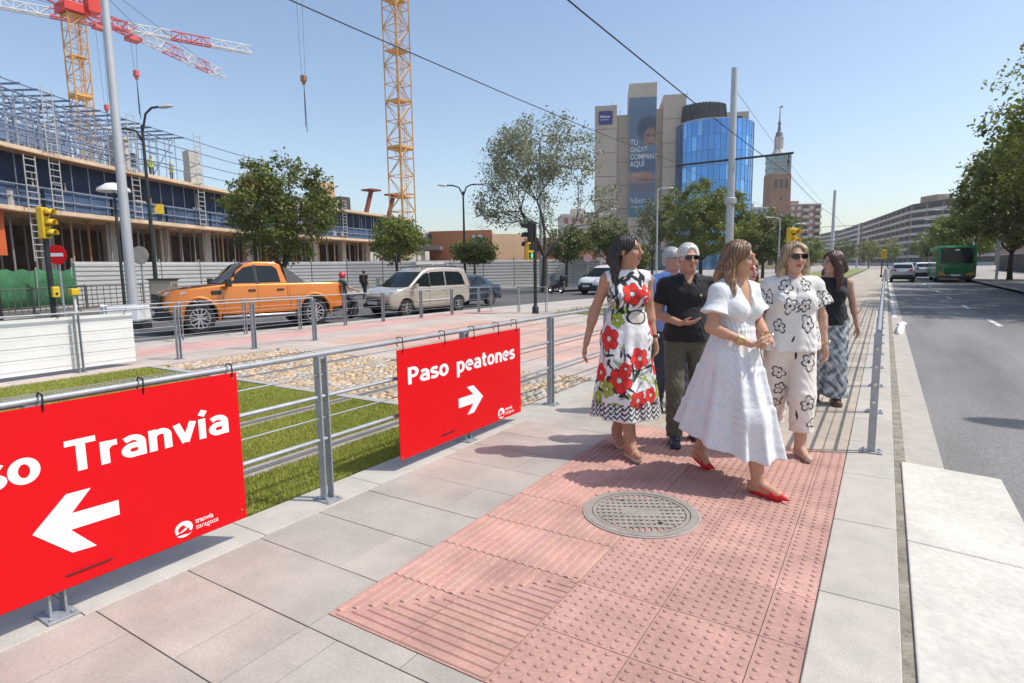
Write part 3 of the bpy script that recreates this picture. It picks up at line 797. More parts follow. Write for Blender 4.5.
    m = MB(); m.box((-2.6, 0, .55), (.14, 1.6, .16)); m.build('rear_bumper', M_chrome, t, bevel=.03)
    m = MB(); m.box((0, 0, .42), (3.6, 1.3, .2)); m.box((-1.6, 0, .4), (.1, 1.4, .1)); m.box((1.6, 0, .4), (.1, 1.4, .1)); m.build('chassis', M_black, t)
    return t
pk = pickup()
# wheels on the camera side stand at (-16.31,9.47) and (-15.32,12.4): heading towards -y, slightly outward
def place_vehicle(t, f, r, halftrack, axle_f, axle_r, left=True):
    """f, r: ground points of the near-side front and rear wheels"""
    f = Vector((*f, 0)); r = Vector((*r, 0)); d = (f - r).normalized()
    nrm = Vector((-d.y, d.x, 0))            # left of travel
    s = 1 if left else -1
    c = (f + r) / 2 - nrm * halftrack * s
    c = c - d * (axle_f + axle_r) / 2
    t.location = (c.x, c.y, ROADZ); t.rotation_euler = (0, 0, math.atan2(d.y, d.x))
place_vehicle(pk, (-16.31, 9.47), (-15.32, 12.4), .85, 1.6, -1.6, True)
pk.scale = (1.03, 1.03, 1.13)

def mpv(paint, label, group=None, dark_bumper=False, rails=True, name='van', blank=False):
    t = thing(name, label, 'van', (0, 0, ROADZ), 0, group)
    bp = [(-2.05, .42), (-1.78, .36)] + arch(-1.36, .37, .36, 12, .32) + [(-.9, .27), (.9, .27)] + arch(1.36, .37, .36, 12, .32) + [(1.8, .27), (2.1, .32), (2.2, .55), (2.17, .78), (2.0, .93), (1.35, 1.08), (1.2, 1.1), (-1.95, 1.1), (-2.1, 1.0), (-2.12, .6)]
    cp = [(1.5, .98), (1.35, 1.07), (.62, 1.63), (.3, 1.75), (-.4, 1.80), (-1.55, 1.77), (-1.88, 1.70), (-2.08, 1.1), (-2.1, .98)]
    db, dc = car_shell(t, bp, .9, cp, .865, 1.06, paint, 4.4, .17, .17)
    for s in (-1, 1):
        side_panel([(1.2, 1.12), (.64, 1.52), (.42, 1.6), (.32, 1.6), (.3, 1.07)], s * .865, dc, .006, 'side_window', M_glass, t)
        if not blank:
            side_panel([(.14, 1.1), (.16, 1.55), (.24, 1.62), (-.62, 1.64), (-.64, 1.1)], s * .865, dc, .006, 'side_window', M_glass, t)
            side_panel([(-.7, 1.1), (-.68, 1.64), (-1.5, 1.62), (-1.66, 1.5), (-1.8, 1.1)], s * .865, dc, .006, 'side_window', M_glass, t)
        m = MB()
        for x, z0, z1 in ((1.02, .5, 1.06), (.22, .35, 1.06), (-.68, .4, 1.06)):
            m.tube([db(Vector((x, s * .9, z0 + (z1 - z0) * i / 6))) for i in range(7)], .006, 4)
        m.tube([db(Vector((-.7 - .2 * i, s * .9, .97))) for i in range(6)], .008, 4)
        m.build('door_gap', M_black, t)
        for x in (.34, -.55):
            m = MB(); v = db(Vector((x, s * .9, .95))); m.box((x, v.y + s * .015, .95), (.18, .035, .04)); m.build('handle', paint, t, bevel=.01)
        m = MB(); m.box((1.02, s * 1.03, 1.12), (.12, .18, .17)); m.tube([(1.0, s * .85, 1.08), (1.02, s * .98, 1.1)], .03, 6); m.build('mirror', paint if not dark_bumper else M_trim, t, bevel=.04)
        m = MB(); m.tube([db(Vector((x, s * .905, .56))) for x in (.88, .4, 0, -.4, -.88)], .025, 6); m.build('side_moulding', paint if not dark_bumper else M_trim, t)
        lamp_quad(t, 'headlight', [(2.05, s * .52, .8), (1.82, s * .74, .84), (1.55, s * .815, .98), (1.66, s * .76, 1.02), (2.0, s * .5, .93)], M_lens, .05, (.6, s * .5, .3))
        lamp_quad(t, 'fog_lamp', [(2.08, s * .58, .42), (2.0, s * .7, .42), (2.0, s * .7, .5), (2.08, s * .58, .5)], M_trim, .05, (1, 0, 0))
        lamp_quad(t, 'tail_light', [(-2.07, s * .74, .9), (-2.0, s * .825, .9), (-1.96, s * .8, 1.35), (-2.05, s * .72, 1.35)], M_tail, .04, (-.6, s * .8, 0))
        for x in (-1.36, 1.36): wheel(t, x, s * .77, .315, .2, 7, twin=False, rim_r=.64)
        if rails:
            m = MB(); m.tube([(.35, s * .62, 1.74), (.3, s * .62, 1.83), (-1.4, s * .62, 1.85), (-1.5, s * .62, 1.77)], .02, 6); m.build('roof_rail', M_trim, t)
    screen(t, 'windscreen', (1.36, 1.07), (.58, 1.66), .865, dc, M_glass)
    screen(t, 'rear_window', (-2.07, 1.15), (-1.9, 1.66), .8, dc, M_glass)
    m = MB(); m.box((2.17, 0, .42), (.1, 1.15, .16)); m.box((2.17, 0, .66), (.08, .9, .1)); m.build('grille', M_trim, t, bevel=.03)
    if dark_bumper:
        m = MB(); m.loft([[(1.9, -.86, z), (2.15, -.66, z), (2.24, 0, z), (2.15, .66, z), (1.9, .86, z), (1.8, .6, z), (1.8, -.6, z)] for z in (.28, .42, .6)]); m.build('bumper', M_trim, t, bevel=.03)
    m = MB(); m.box((2.235, 0, .54), (.02, .52, .11)); m.build('number_plate', M_plate, t)
    m = MB(); m.box((-2.13, 0, .45), (.1, 1.5, .2)); m.build('rear_bumper', M_trim, t, bevel=.03)
    if rails:
        m = MB(); m.box((-.2, 0, 1.9), (.06, 1.3, .05)); m.box((-1.0, 0, 1.9), (.06, 1.3, .05)); m.box((-.62, -.1, 1.96), (1.5, .35, .1)); m.build('roof_rack', pm('rack_grey', (.45, .45, .44), .6), t)
    m = MB(); m.box((0, 0, .3), (3.2, 1.3, .16)); m.box((-1.36, 0, .3), (.1, 1.4, .1)); m.box((1.36, 0, .3), (.1, 1.4, .1)); m.build('chassis', M_black, t)
    return t
van = mpv(pm('champagne_silver', (.52, .46, .38), .35, metal=.45, n=(1.5, .03), n2=None, coat=.9), 'champagne silver passenger van with a roof rack behind the side road railing', 'vans')
place_vehicle(van, (-14.79, 16.24), (-14.45, 18.94), .86, 1.36, -1.36, True)
wv = mpv(pm('white_paint_van', (.74, .74, .73), .35, n=(1.5, .03), n2=None, coat=.7), 'white delivery van with a dark bumper parked behind the floral dress woman', 'vans', True, False, 'van', True)
wv.location = (-14.95, 35.2, ROADZ); wv.rotation_euler = (0, 0, R(-103))

def saloon(paint, label, name='car', suv=False, group=None):
    t = thing(name, label, 'car', (0, 0, ROADZ), 0, group)
    h = .2 if suv else 0
    zb = .92 + h
    bp = [(-2.2, .40 + h * .6), (-1.9, .32 + h * .6)] + arch(-1.36, .36, .32 + h * .5, 12, .33) + [(-.9, .26 + h), (.9, .26 + h)] + arch(1.36, .36, .32 + h * .5, 12, .33) + [(1.85, .27 + h * .5), (2.15, .33 + h * .5), (2.24, .52 + h), (2.18, .68 + h), (1.95, .78 + h), (1.2, .93 + h), (-1.5, .97 + h), (-2.15, .93 + h), (-2.26, .8 + h), (-2.25, .5 + h)]
    if suv: cp = [(1.25, zb - .06), (1.1, zb), (.4, 1.55), (.1, 1.63), (-1.3, 1.62), (-1.8, 1.52), (-2.12, zb + .04), (-2.14, zb - .06)]
    else: cp = [(1.25, .84), (1.1, .91), (.3, 1.38), (0, 1.45), (-.7, 1.44), (-1.0, 1.38), (-1.75, 1.0), (-1.85, .88)]
    db, dc = car_shell(t, bp, .89, cp, .82, zb, paint, 4.5, .26, .2)
    zt = 1.52 if suv else 1.35
    for s in (-1, 1):
        side_panel([(.95, zb + .03), (.38, zt - .04), (.0, zt), (-.02, zb + .04)], s * .82, dc, .006, 'side_window', M_glass, t)
        side_panel([(-.08, zb + .04), (-.06, zt), (-.75, zt), (-1.0, zt - .06), (-1.4 if suv else -1.25, zb + .1)], s * .82, dc, .006, 'side_window', M_glass, t)
        m = MB()
        for x in (.98, -.05, -1.0): m.tube([db(Vector((x, s * .89, .4 + (zb - .45) * i / 6))) for i in range(7)], .006, 4)
        m.build('door_gap', M_black, t)
        for x in (.12, -.85):
            m = MB(); v = db(Vector((x, s * .89, zb - .12))); m.box((x, v.y + s * .015, zb - .12), (.18, .03, .035)); m.build('handle', paint, t, bevel=.01)
        m = MB(); m.box((.8, s * .99, zb + .08), (.12, .18, .13)); m.build('mirror', paint, t, bevel=.035)
        lamp_quad(t, 'headlight', [(2.1, s * .5, .62 + h), (1.85, s * .73, .64 + h), (1.75, s * .76, .74 + h), (2.05, s * .5, .73 + h)], M_lens, .05, (.7, s * .5, .2))
        lamp_quad(t, 'tail_light', [(-2.25, s * .45, .76 + h), (-2.1, s * .79, .76 + h), (-2.05, s * .8, .92 + h), (-2.2, s * .45, .9 + h)], M_tail, .05, (-.8, s * .4, 0))
        for x in (-1.36, 1.36): wheel(t, x, s * .77, .33, .21, 5)
    screen(t, 'windscreen', (1.12, zb), (.28, zt + .06), .82, dc, M_glass)
    if suv: screen(t, 'rear_window', (-2.1, zb + .06), (-1.84, 1.5), .78, dc, M_glass)
    else: screen(t, 'rear_window', (-1.72, 1.02), (-.98, 1.38), .8, dc, M_glass)
    m = MB(); m.box((2.2, 0, .42 + h * .6), (.1, 1.2, .16)); m.build('grille', M_trim, t, bevel=.03)
    m = MB(); m.box((-2.26, 0, .72 + h), (.02, .52, .11)); m.build('number_plate', M_plate, t)
    m = MB(); m.box((-2.23, 0, .42 + h * .6), (.1, 1.5, .2)); m.build('rear_bumper', M_trim, t, bevel=.03)
    m = MB(); m.box((0, 0, .32), (3.2, 1.3, .14)); m.box((-1.36, 0, .32), (.1, 1.4, .1)); m.box((1.36, 0, .32), (.1, 1.4, .1)); m.build('chassis', M_black, t)
    return t
bl = saloon(pm('dark_blue_paint', (.028, .05, .085), .3, metal=.3, n=None, n2=None, coat=1.), 'dark blue saloon car just behind the champagne van', group='cars on the roads')
place_vehicle(bl, (-15.75, 20.0), (-15.45, 22.7), .85, 1.36, -1.36, True)
sv = saloon(pm('pearl_grey_paint', (.42, .43, .45), .35, metal=.3, n=None, n2=None, coat=.8), 'pale grey car driving away along the right road near the kerb', suv=True, group='cars on the roads')
sv.location = (1.25, 62, ROADZ); sv.rotation_euler = (0, 0, R(90))
w2 = saloon(pm('white_car_paint', (.72, .72, .72), .35), 'white car ahead of the green bus on the right road', suv=True, group='cars on the roads')
w2.location = (3.3, 74, ROADZ); w2.rotation_euler = (0, 0, R(90))
d2 = saloon(pm('charcoal_paint', (.05, .05, .055), .35, metal=.3, n=None, n2=None, coat=.8), 'dark car far ahead between the pale and white cars', suv=True, group='cars on the roads')
d2.location = (2.5, 92, ROADZ); d2.rotation_euler = (0, 0, R(90))

def bus():
    t = thing('bus', 'green city bus seen from the rear on the right road', 'bus', (4.85, 60, ROADZ), R(90))
    t.scale = (1, 1.04, .96)
    gp = pm('green_bus_paint', (.0, .19, .045), .4, n=(1, .04), n2=None, coat=.35)
    L = 12.; 
    bp = [(-.05, .42), (.9, .34)] + arch(2.4, .55, .34, 12, .48) + [(3.2, .34), (7.8, .34)] + arch(8.8, .55, .34, 12, .48) + [(9.6, .34), (11.8, .34), (11.95, 1.0), (11.9, 2.9), (11.6, 3.12), (.35, 3.12), (.05, 2.95), (-.02, 1.5)]
    def de(c):
        k = 1 - .03 * max(0, (c.z - 2.0)) ** 2
        q = (abs(c.y) / 1.27) ** 4
        return Vector((c.x + (.14 * q if c.x < .5 else -.14 * q if c.x > 11.5 else 0), c.y * k, c.z))
    bm_obj(poly_solid(bp, 1.27, [.2, .5, 6, 11.5], [1, 2, 2.4, 2.8], .08, 3, de, 8), 'body', gp, t, 30)
    m = MB(); m.loft([[(-.075 + .12 * (abs(y) / 1.1) ** 4, y, z) for y in np.linspace(-1.02, 1.02, 9)] for z in (1.62, 2.2, 2.88)], False, False); m.loft([[(.05, y, z) for y in np.linspace(-1.02, 1.02, 9)] for z in (1.62, 2.2, 2.88)], False, False)
    m.build('rear_window', M_glass, t, smooth=40)
    m = MB(); m.box((-.09, 0, 2.74), (.03, .3, .14)); m.build('route_display', pm('bus_display', (.75, .75, .75), .5), t)
    for s in (-1, 1):
        for x0, x1 in ((.5, 2.2), (2.3, 4.3), (4.4, 6.4), (6.5, 8.5), (8.6, 10.4)):
            m = MB(); m.box(((x0 + x1) / 2, s * 1.262, 2.15), (x1 - x0, .03, 1.15)); m.build('side_window', M_glass, t, bevel=.02)
        m = MB(); m.box((-.05, s * .86, .72), (.06, .5, .24)); m.build('tail_light', M_amb, t, bevel=.02)
        m = MB(); m.box((-.03, s * 1.0, 1.25), (.04, .16, .3)); m.build('brake_light', M_tail, t, bevel=.02)
        for x in (2.4, 8.8): wheel(t, x, s * 1.1, .48, .28, 6, twin=False)
        m = MB(); m.box((12.1, s * 1.42, 2.5), (.15, .2, .4)); m.tube([(11.9, s * 1.2, 2.85), (12.1, s * 1.42, 2.72)], .03, 6); m.build('mirror', M_trim, t, bevel=.03)
    m = MB(); m.box((-.06, 0, .98), (.04, 1.5, .5)); m.build('engine_grille', pm('dark_green_grille', (.0, .12, .03), .5), t)
    m = MB(); m.box((-.09, 0, .62), (.02, .6, .16)); m.build('number_plate', M_plate, t)
    m = MB(); m.box((-.04, 0, .42), (.12, 2.3, .2)); m.build('rear_bumper', M_trim, t, bevel=.03)
    m = MB(); m.box((11.85, 0, 2.0), (.2, 2.2, 1.6)); m.build('windscreen', M_glass, t, bevel=.04)
    m = MB(); m.box((5.6, 0, .45), (9, 1.9, .2)); m.build('chassis', M_black, t)
    return t
bus()

def motorbike(label, loc, rz, bodymat, scooter=False, box=False, group='motorbikes'):
    t = thing('scooter' if scooter else 'motorbike', label, 'motorbike', (loc[0], loc[1], ROADZ), rz, group)
    for x in (-.62, .66):
        e = bpy.data.objects.new('wheel', None); COL.objects.link(e); e.parent = t; e.location = (x, 0, .29)
        m = MB(); m.lathe([(.2, -.05), (.27, -.06), (.29, 0), (.27, .06), (.2, .05)], n=24, axis='y', ring=True); m.build('tyre', M_tyre, e, smooth=40)
        m = MB(); m.lathe([(.21, -.03), (.21, .03), (.19, .03), (.19, -.03)], n=24, axis='y', ring=True)
        for k in range(5): a = k * 1.2566; m.bar((0, 0, 0), (.2 * math.cos(a), 0, .2 * math.sin(a)), .03, .03)
        m.build('rim', M_alloy, e, smooth=40)
    m = MB()
    m.loft([[(x, y * wd, z + zz) for y, zz in ((-1, 0), (-.8, .5 * h), (0, .62 * h), (.8, .5 * h), (1, 0), (.6, -.45 * h), (-.6, -.45 * h))] for x, wd, z, h in ((-.85, .08, .62, .12), (-.6, .16, .58, .3), (-.2, .17, .5, .36), (.15, .15, .42, .3), (.3, .12, .42, .3))])
    m.build('body', bodymat, t, smooth=50)
    m = MB(); m.loft([[(x, -.2 * k, z), (x, .2 * k, z), (x + .03, .16 * k, z + .1), (x + .03, -.16 * k, z + .1)] for x, z, k in ((.3, .3, .8), (.42, .6, 1), (.5, .9, .7))]) ; m.build('leg_shield', bodymat, t, smooth=50)
    m = MB(); m.loft([[(x, -wd, z), (x, wd, z), (x, wd * .8, z + .09), (x, -wd * .8, z + .09)] for x, wd, z in ((-.8, .1, .8), (-.45, .16, .76), (-.05, .13, .74), (.1, .08, .76))]); m.build('seat', M_trim, t, smooth=50, bevel=.02)
    m = MB(); m.tube([(.42, 0, .95), (.6, .06, .3)], .025, 6); m.tube([(.42, 0, .95), (.6, -.06, .3)], .025, 6); m.build('fork', M_galv, t)
    m = MB(); m.tube([(.28, -.36, 1.02), (.36, -.2, 1.0), (.4, 0, .96), (.36, .2, 1.0), (.28, .36, 1.02)], .016, 6); m.build('handlebar', M_trim, t)
    for s in (-1, 1):
        m = MB(); m.tube([(.36, s * .2, 1.0), (.4, s * .34, 1.2)], .008, 5); m.ell((.4, s * .36, 1.22), (.02, .07, .045)); m.build('mirror', M_trim, t)
    m = MB(); m.ell((.56, 0, .88), (.06, .09, .08)); m.build('headlight', M_lens, t, smooth=60)
    m = MB(); m.loft([[(.52, y, .95) for y in (-.2, -.08, .08, .2)], [(.42, y, 1.2) for y in (-.2, -.08, .08, .2)], [(.36, y, 1.32) for y in (-.14, -.06, .06, .14)]], False, False); m.build('windshield', pm('smoked_screen', (.25, .28, .3), .15, n=None, n2=None), t, smooth=50)
    m = MB(); m.tube([(.1, .02, .2), (-.1, .22, .02)], .015, 5); m.build('stand', M_trim, t)
    if box: m = MB(); m.box((-.82, 0, 1.02), (.36, .38, .3)); m.build('top_box', M_trim, t, bevel=.05)
    return t
motorbike('black motorbike parked by the lamp post near the white van', (-18.3, 34.6), R(150), pm('black_fairing', (.025, .025, .03), .3, n=None, n2=None, coat=.5), False, True)
motorbike('grey scooter with a clear screen parked beside the walking man', (-23.2, 23.9), R(200), pm('grey_fairing', (.18, .19, .2), .35, n=None, n2=None, coat=.5), True)
motorbike('grey scooter parked second from the walking man, partly behind the van', (-22.0, 24.6), R(200), pm('grey_fairing', (.18, .19, .2), .35), True)
mbk = motorbike('dark motorbike ridden by the person in the red helmet', (-16.5, 14.4), R(255), pm('black_fairing', (.025, .025, .03), .3), False, False)
# ================================================================== BUILDINGS
YAW = R(32.239)
FH = Vector((-.53345, .84583, 0)); RH = Vector((.84583, .53345, 0))
def far(d, x=0.): 
    v = FH * d + RH * x; return (v.x, v.y, ROADZ)
def part(t, name, mb, mat, **k): return mb.build(name, mat, t, **k)
M_conc = pm('weathered_concrete', (.42, .36, .295), .85, n=(.06, .1), n2=(1.2, .1), vcol=True)
M_conc2 = pm('fresh_concrete', (.5, .46, .41), .85, n=(.3, .12), n2=(3, .1))
M_bglass = pm('blue_mirror_glass', (.06, .22, .62), .1, metal=.85, n=(.12, .12), n2=None, vcol=True)
M_mull = pm('dark_mullion', (.05, .09, .16), .5, n=None, n2=None)

def office_tower():
    d = 200
    t = thing('office_tower', 'grey concrete office tower with a tall blue advertising banner and mirrored glass cylinder', 'office building', far(d), YAW)
    a = R(-9)
    ca, sa = math.cos(a), math.sin(a)
    def rot(x, y): return (x * ca - y * sa, x * sa + y * ca)
    x0 = 46.
    # volumes rotated slightly so that their right-hand sides show
    def vol(name, x1, x2, yf, dep, zt):
        m = MB(); core = MB(); z = 0
        cx = (x1 + x2) / 2 - x0
        px, py = rot(cx, yf + dep / 2)
        core.box((x0 + px, py, zt / 2 - .2), (x2 - x1 - .3, dep - .3, zt - .4), a)
        h = 7.6; z = zt
        while z > 0:
            k = rnd.uniform(.94, 1.06); m.col = (.45 * k, .38 * k, .305 * k)
            zz = max(z - h, -.5); m.box((x0 + px, py, (z + zz) / 2), (x2 - x1, dep, z - zz - .16), a); z -= h
        part(t, name, m, M_conc, vcol=True); part(t, 'joint_core', core, M_joint)
    vol('wing', 28.2, 35.4, 0, 22, 54.0)
    vol('wing', 35.4, 39.2, 1.6, 20, 51.1)
    vol('lift_shaft', 39.2, 48.0, -1.5, 15, 60.0)
    vol('wing', 48.0, 50.2, 1.8, 18, 52.5)
    vol('wing', 50.2, 57.4, 0, 20, 56.3)
    vol('wing', 60.5, 69.5, 17, 12, 56.6)
    vol('wing', 72.5, 80.6, 17.5, 10, 54.0)
    # mirrored cylinder
    c = (66.6, -.5); r = 12.4; n = 44
    m = MB(); mu = MB()
    for lv in range(10):
        z0 = lv * 4.6; z1 = z0 + 4.6
        for k in range(n):
            a0 = 2 * math.pi * k / n; a1 = 2 * math.pi * (k + 1) / n
            q = rnd.uniform(.9, 1.1); m.col = (.10 * q, .27 * q, .56 * q) if rnd.random() > .12 else (.2, .42, .7)
            m.add([(c[0] + r * math.cos(a0), c[1] + r * math.sin(a0), z0), (c[0] + r * math.cos(a1), c[1] + r * math.sin(a1), z0), (c[0] + r * math.cos(a1), c[1] + r * math.sin(a1), z1), (c[0] + r * math.cos(a0), c[1] + r * math.sin(a0), z1)], [(0, 1, 2, 3)])
    m.add([(c[0] + r * math.cos(2 * math.pi * k / n), c[1] + r * math.sin(2 * math.pi * k / n), 46.0) for k in range(n)], [tuple(range(n))])
    part(t, 'glass_cylinder', m, M_bglass, vcol=True)
    for k in range(n):
        a0 = 2 * math.pi * k / n
        if math.sin(a0) < .25: mu.bar((c[0] + (r + .02) * math.cos(a0), c[1] + (r + .02) * math.sin(a0), 0), (c[0] + (r + .02) * math.cos(a0), c[1] + (r + .02) * math.sin(a0), 46), .1, .1)
    for z in range(1, 10): mu.tube([(c[0] + (r + .03) * math.cos(R(180 + q * 6)), c[1] + (r + .03) * math.sin(R(180 + q * 6)), z * 4.6) for q in range(31)], .05, 4)
    o = part(t, 'mullions', mu, M_mull); o['kind'] = 'stuff'
    m = MB(); m.lathe([(9.6, 46), (9.6, 46.9), (7.8, 46.9), (7.8, 46)], (c[0] - 1.5, c[1], 0), 40); part(t, 'rooftop_ring', m, M_conc2)
    m = MB()
    for k in range(40):
        a0 = 2 * math.pi * k / 40; m.bar((c[0] - 3.5 + 7.4 * math.cos(a0), c[1] + 7.4 * math.sin(a0), 46.9), (c[0] - 3.5 + 6.9 * math.cos(a0), c[1] + 6.9 * math.sin(a0), 52.3), .35, .3)
    o = part(t, 'drum_fins', m, M_black); o['kind'] = 'stuff'
    m = MB(); m.lathe([(7.1, 46.5), (6.6, 52.2), (0, 52.2), (0, 46.5)], (c[0] - 3.5, c[1], 0), 40); part(t, 'rooftop_drum', m, pm('dark_cladding', (.03, .035, .045), .5))
    m = MB(); px, py = rot(76.6 - x0, 17.5 - .2); m.box((x0 + px, py, 51.6), (3.6, .3, 1.5), a); part(t, 'roof_sign', m, pm('dark_sign', (.02, .02, .05), .5))
    # blue square sign and the banner, flat on their walls
    def on_wall(x, yf, z): px, py = rot(x - x0, yf); return (x0 + px, py, z)
    M_navy = pm('navy_sign', (.012, .018, .16), .5, n=None, n2=None)
    p = on_wall(31.7, -.25, 50.0); m = MB(); m.box(p, (4.4, .4, 4.2), a); part(t, 'company_sign', m, M_navy)
    rot_t = (R(90), 0, a)
    text_obj('lettering', 'hiberus', 1.12, M_wtxt, t, .01, on_wall(29.85, -.49, 50.0), rot_t, .03)
    text_obj('lettering', 'TECNOLOGÍA', .42, M_wtxt, t, .004, on_wall(30.0, -.49, 49.2), rot_t, .03)
    # banner: printed portrait-like patches on blue
    B = MB(); y = -1.72
    xl, xr, zb, zt = 39.3, 47.9, 17.5, 55.4
    nx, nz = 44, 190
    rgx = np.random.default_rng(4)
    def tone(u, v):
        base = np.array([.085, .15, .22])
        if v > .93: base = base * 1.15
        # head, hair, neck, shoulders and hands as soft printed tones
        def blob(cu, cv, ru, rv, col, e=3.):
            nonlocal base
            dd = ((u - cu) / ru) ** 2 + ((v - cv) / rv) ** 2
            wgt = 1 / (1 + math.exp(min(60, (dd - 1) * e * 2))); base = base * (1 - wgt) + np.array(col) * wgt
        blob(.72, .74, .42, .105, (.03, .055, .09)); blob(.8, .66, .26, .085, (.26, .15, .115)); blob(.72, .685, .1, .012, (.07, .06, .06)); blob(.93, .685, .07, .012, (.07, .06, .06)); blob(.82, .615, .1, .01, (.12, .07, .06)); blob(.83, .66, .045, .03, (.3, .19, .15))
        blob(.9, .545, .3, .06, (.1, .17, .26)); blob(.55, .45, .62, .07, (.055, .1, .17))
        blob(.48, .335, .52, .05, (.30, .165, .125)); blob(.3, .36, .2, .012, (.38, .24, .19)); blob(.7, .315, .35, .012, (.15, .09, .08)); blob(.5, .25, .7, .04, (.12, .12, .15))
        if v < .16: base = np.array([.06, .15, .2])
        return tuple(base)
    for i in range(nx):
        for j in range(nz):
            u0, u1 = i / nx, (i + 1) / nx; v0, v1 = j / nz, (j + 1) / nz
            B.col = tone((u0 + u1) / 2, (v0 + v1) / 2)
            X = lambda u: xl + (xr - xl) * u; Z = lambda v: zb + (zt - zb) * v
            B.add([on_wall(X(u0), y, Z(v0)), on_wall(X(u1), y, Z(v0)), on_wall(X(u1), y, Z(v1)), on_wall(X(u0), y, Z(v1))], [(0, 1, 2, 3)])
    part(t, 'banner', B, pm('banner_vinyl', (.1, .2, .3), .7, n=None, n2=None, vcol=True), vcol=True)
    M_bt = pm('banner_text', (.52, .55, .56), .6, n=None, n2=None)
    for s, z, sz in (('TU', 40.6, 2.5), ('GREAT', 38.4, 2.3), ('COMPANY', 36.1, 2.3), ('AQUÍ', 33.8, 2.4)):
        text_obj('lettering', s, sz, M_bt, t, .05, on_wall(39.7, y - .05, z), rot_t, .03, sx=.78)
    text_obj('lettering', 'hiberus', 2.9, M_bt, t, -.01, on_wall(39.8, y - .05, 22.0), rot_t, .03, sx=.8)
    text_obj('lettering', 'TECNOLOGÍA', .8, M_bt, t, 0, on_wall(39.9, y - .05, 20.6), rot_t, .03)
    text_obj('lettering', 'FRANCISCO', 1.0, M_bt, t, 0, on_wall(40.4, y - .05, 53.0), rot_t, .03) if False else None
    for x, z in ((34.0, 54), (36.5, 51), (58.5, 56)):
        m = MB(); m.tube([on_wall(x, 6, z), on_wall(x, 6, z + 3)], .06, 5); part(t, 'antenna', m, M_galv)
    m = MB(); m.box((66, 4, 3), (40, 12, 7)); part(t, 'podium', m, pm('dark_podium', (.06, .09, .1), .3, n=(.2, .3)))
    return t
office_tower()

def brick_tower():
    d = 300
    t = thing('brick_tower', 'tall slim brick tower with a glazed belfry, white lantern and dark spire', 'tower', far(d), YAW)
    cx = 132.6
    M_b = pm('tower_brick', (.25, .125, .065), .85, n=(.25, .14), n2=(3, .12))
    m = MB(); m.loft([[(cx - w, -w, z), (cx + w, -w, z), (cx + w, w, z), (cx - w, w, z)] for w, z in ((5.0, -1), (4.7, 44.9))]); part(t, 'shaft', m, M_b)
    M_bel = pm('belfry_glazing', (.16, .23, .23), .25, metal=.2, n=(.5, .3))
    M_wst = pm('pale_stone', (.55, .52, .47), .8)
    m = MB(); m.box((cx, 0, 49.6), (8.6, 8.6, 9.2)); part(t, 'belfry', m, M_bel)
    for x in (-4.3, -1.5, 1.5, 4.3):
        m = MB(); m.box((cx + x, -4.35, 49.6), (.5, .3, 9.2)); part(t, 'belfry_pier', m, pm('grey_stone', (.3, .29, .27), .8))
    for z in (45.1, 48, 51.2, 54.3): m = MB(); m.box((cx, 0, z), (9.2, 9.2, .45)); part(t, 'cornice', m, pm('grey_stone', (.3, .29, .27), .8))
    for x in (-2.6, 0, 2.6):
        m = MB(); m.box((cx + x, -4.75, 40.2), (1.2, .2, 4.4)); part(t, 'window', m, M_glass)
    for z in (33, 25): m = MB(); m.box((cx, -4.85, z), (.9, .2, 1.5)); part(t, 'window', m, M_glass)
    m = MB(); m.loft([[(cx + w * math.cos(2 * math.pi * k / 8), w * math.sin(2 * math.pi * k / 8), z) for k in range(8)] for w, z in ((3.6, 54.5), (2.6, 56.4), (2.3, 57.2))]); part(t, 'shoulder', m, M_wst)
    m = MB(); m.lathe([(1.6, 57), (1.6, 62.5), (2.2, 62.6), (2.2, 63)], (cx, 0, 0), 12); part(t, 'lantern', m, M_wst)
    for k in range(8):
        a = 2 * math.pi * k / 8; m = MB(); m.bar((cx + 1.95 * math.cos(a), 1.95 * math.sin(a), 57), (cx + 1.95 * math.cos(a), 1.95 * math.sin(a), 62.6), .4, .4); part(t, 'lantern_column', m, M_wst)
    m = MB(); m.lathe([(2.0, 63), (1.5, 64.5), (1.6, 65), (.8, 66), (.55, 69), (.9, 69.5), (.3, 71), (.12, 78)], (cx, 0, 0), 12); part(t, 'spire', m, pm('lead_spire', (.09, .095, .11), .5))
    m = MB(); m.box((cx, 0, 77), (2.4, .12, .14)); m.box((cx + .8, 0, 77.5), (.9, .1, .7)); part(t, 'weather_vane', m, M_dark)
brick_tower()

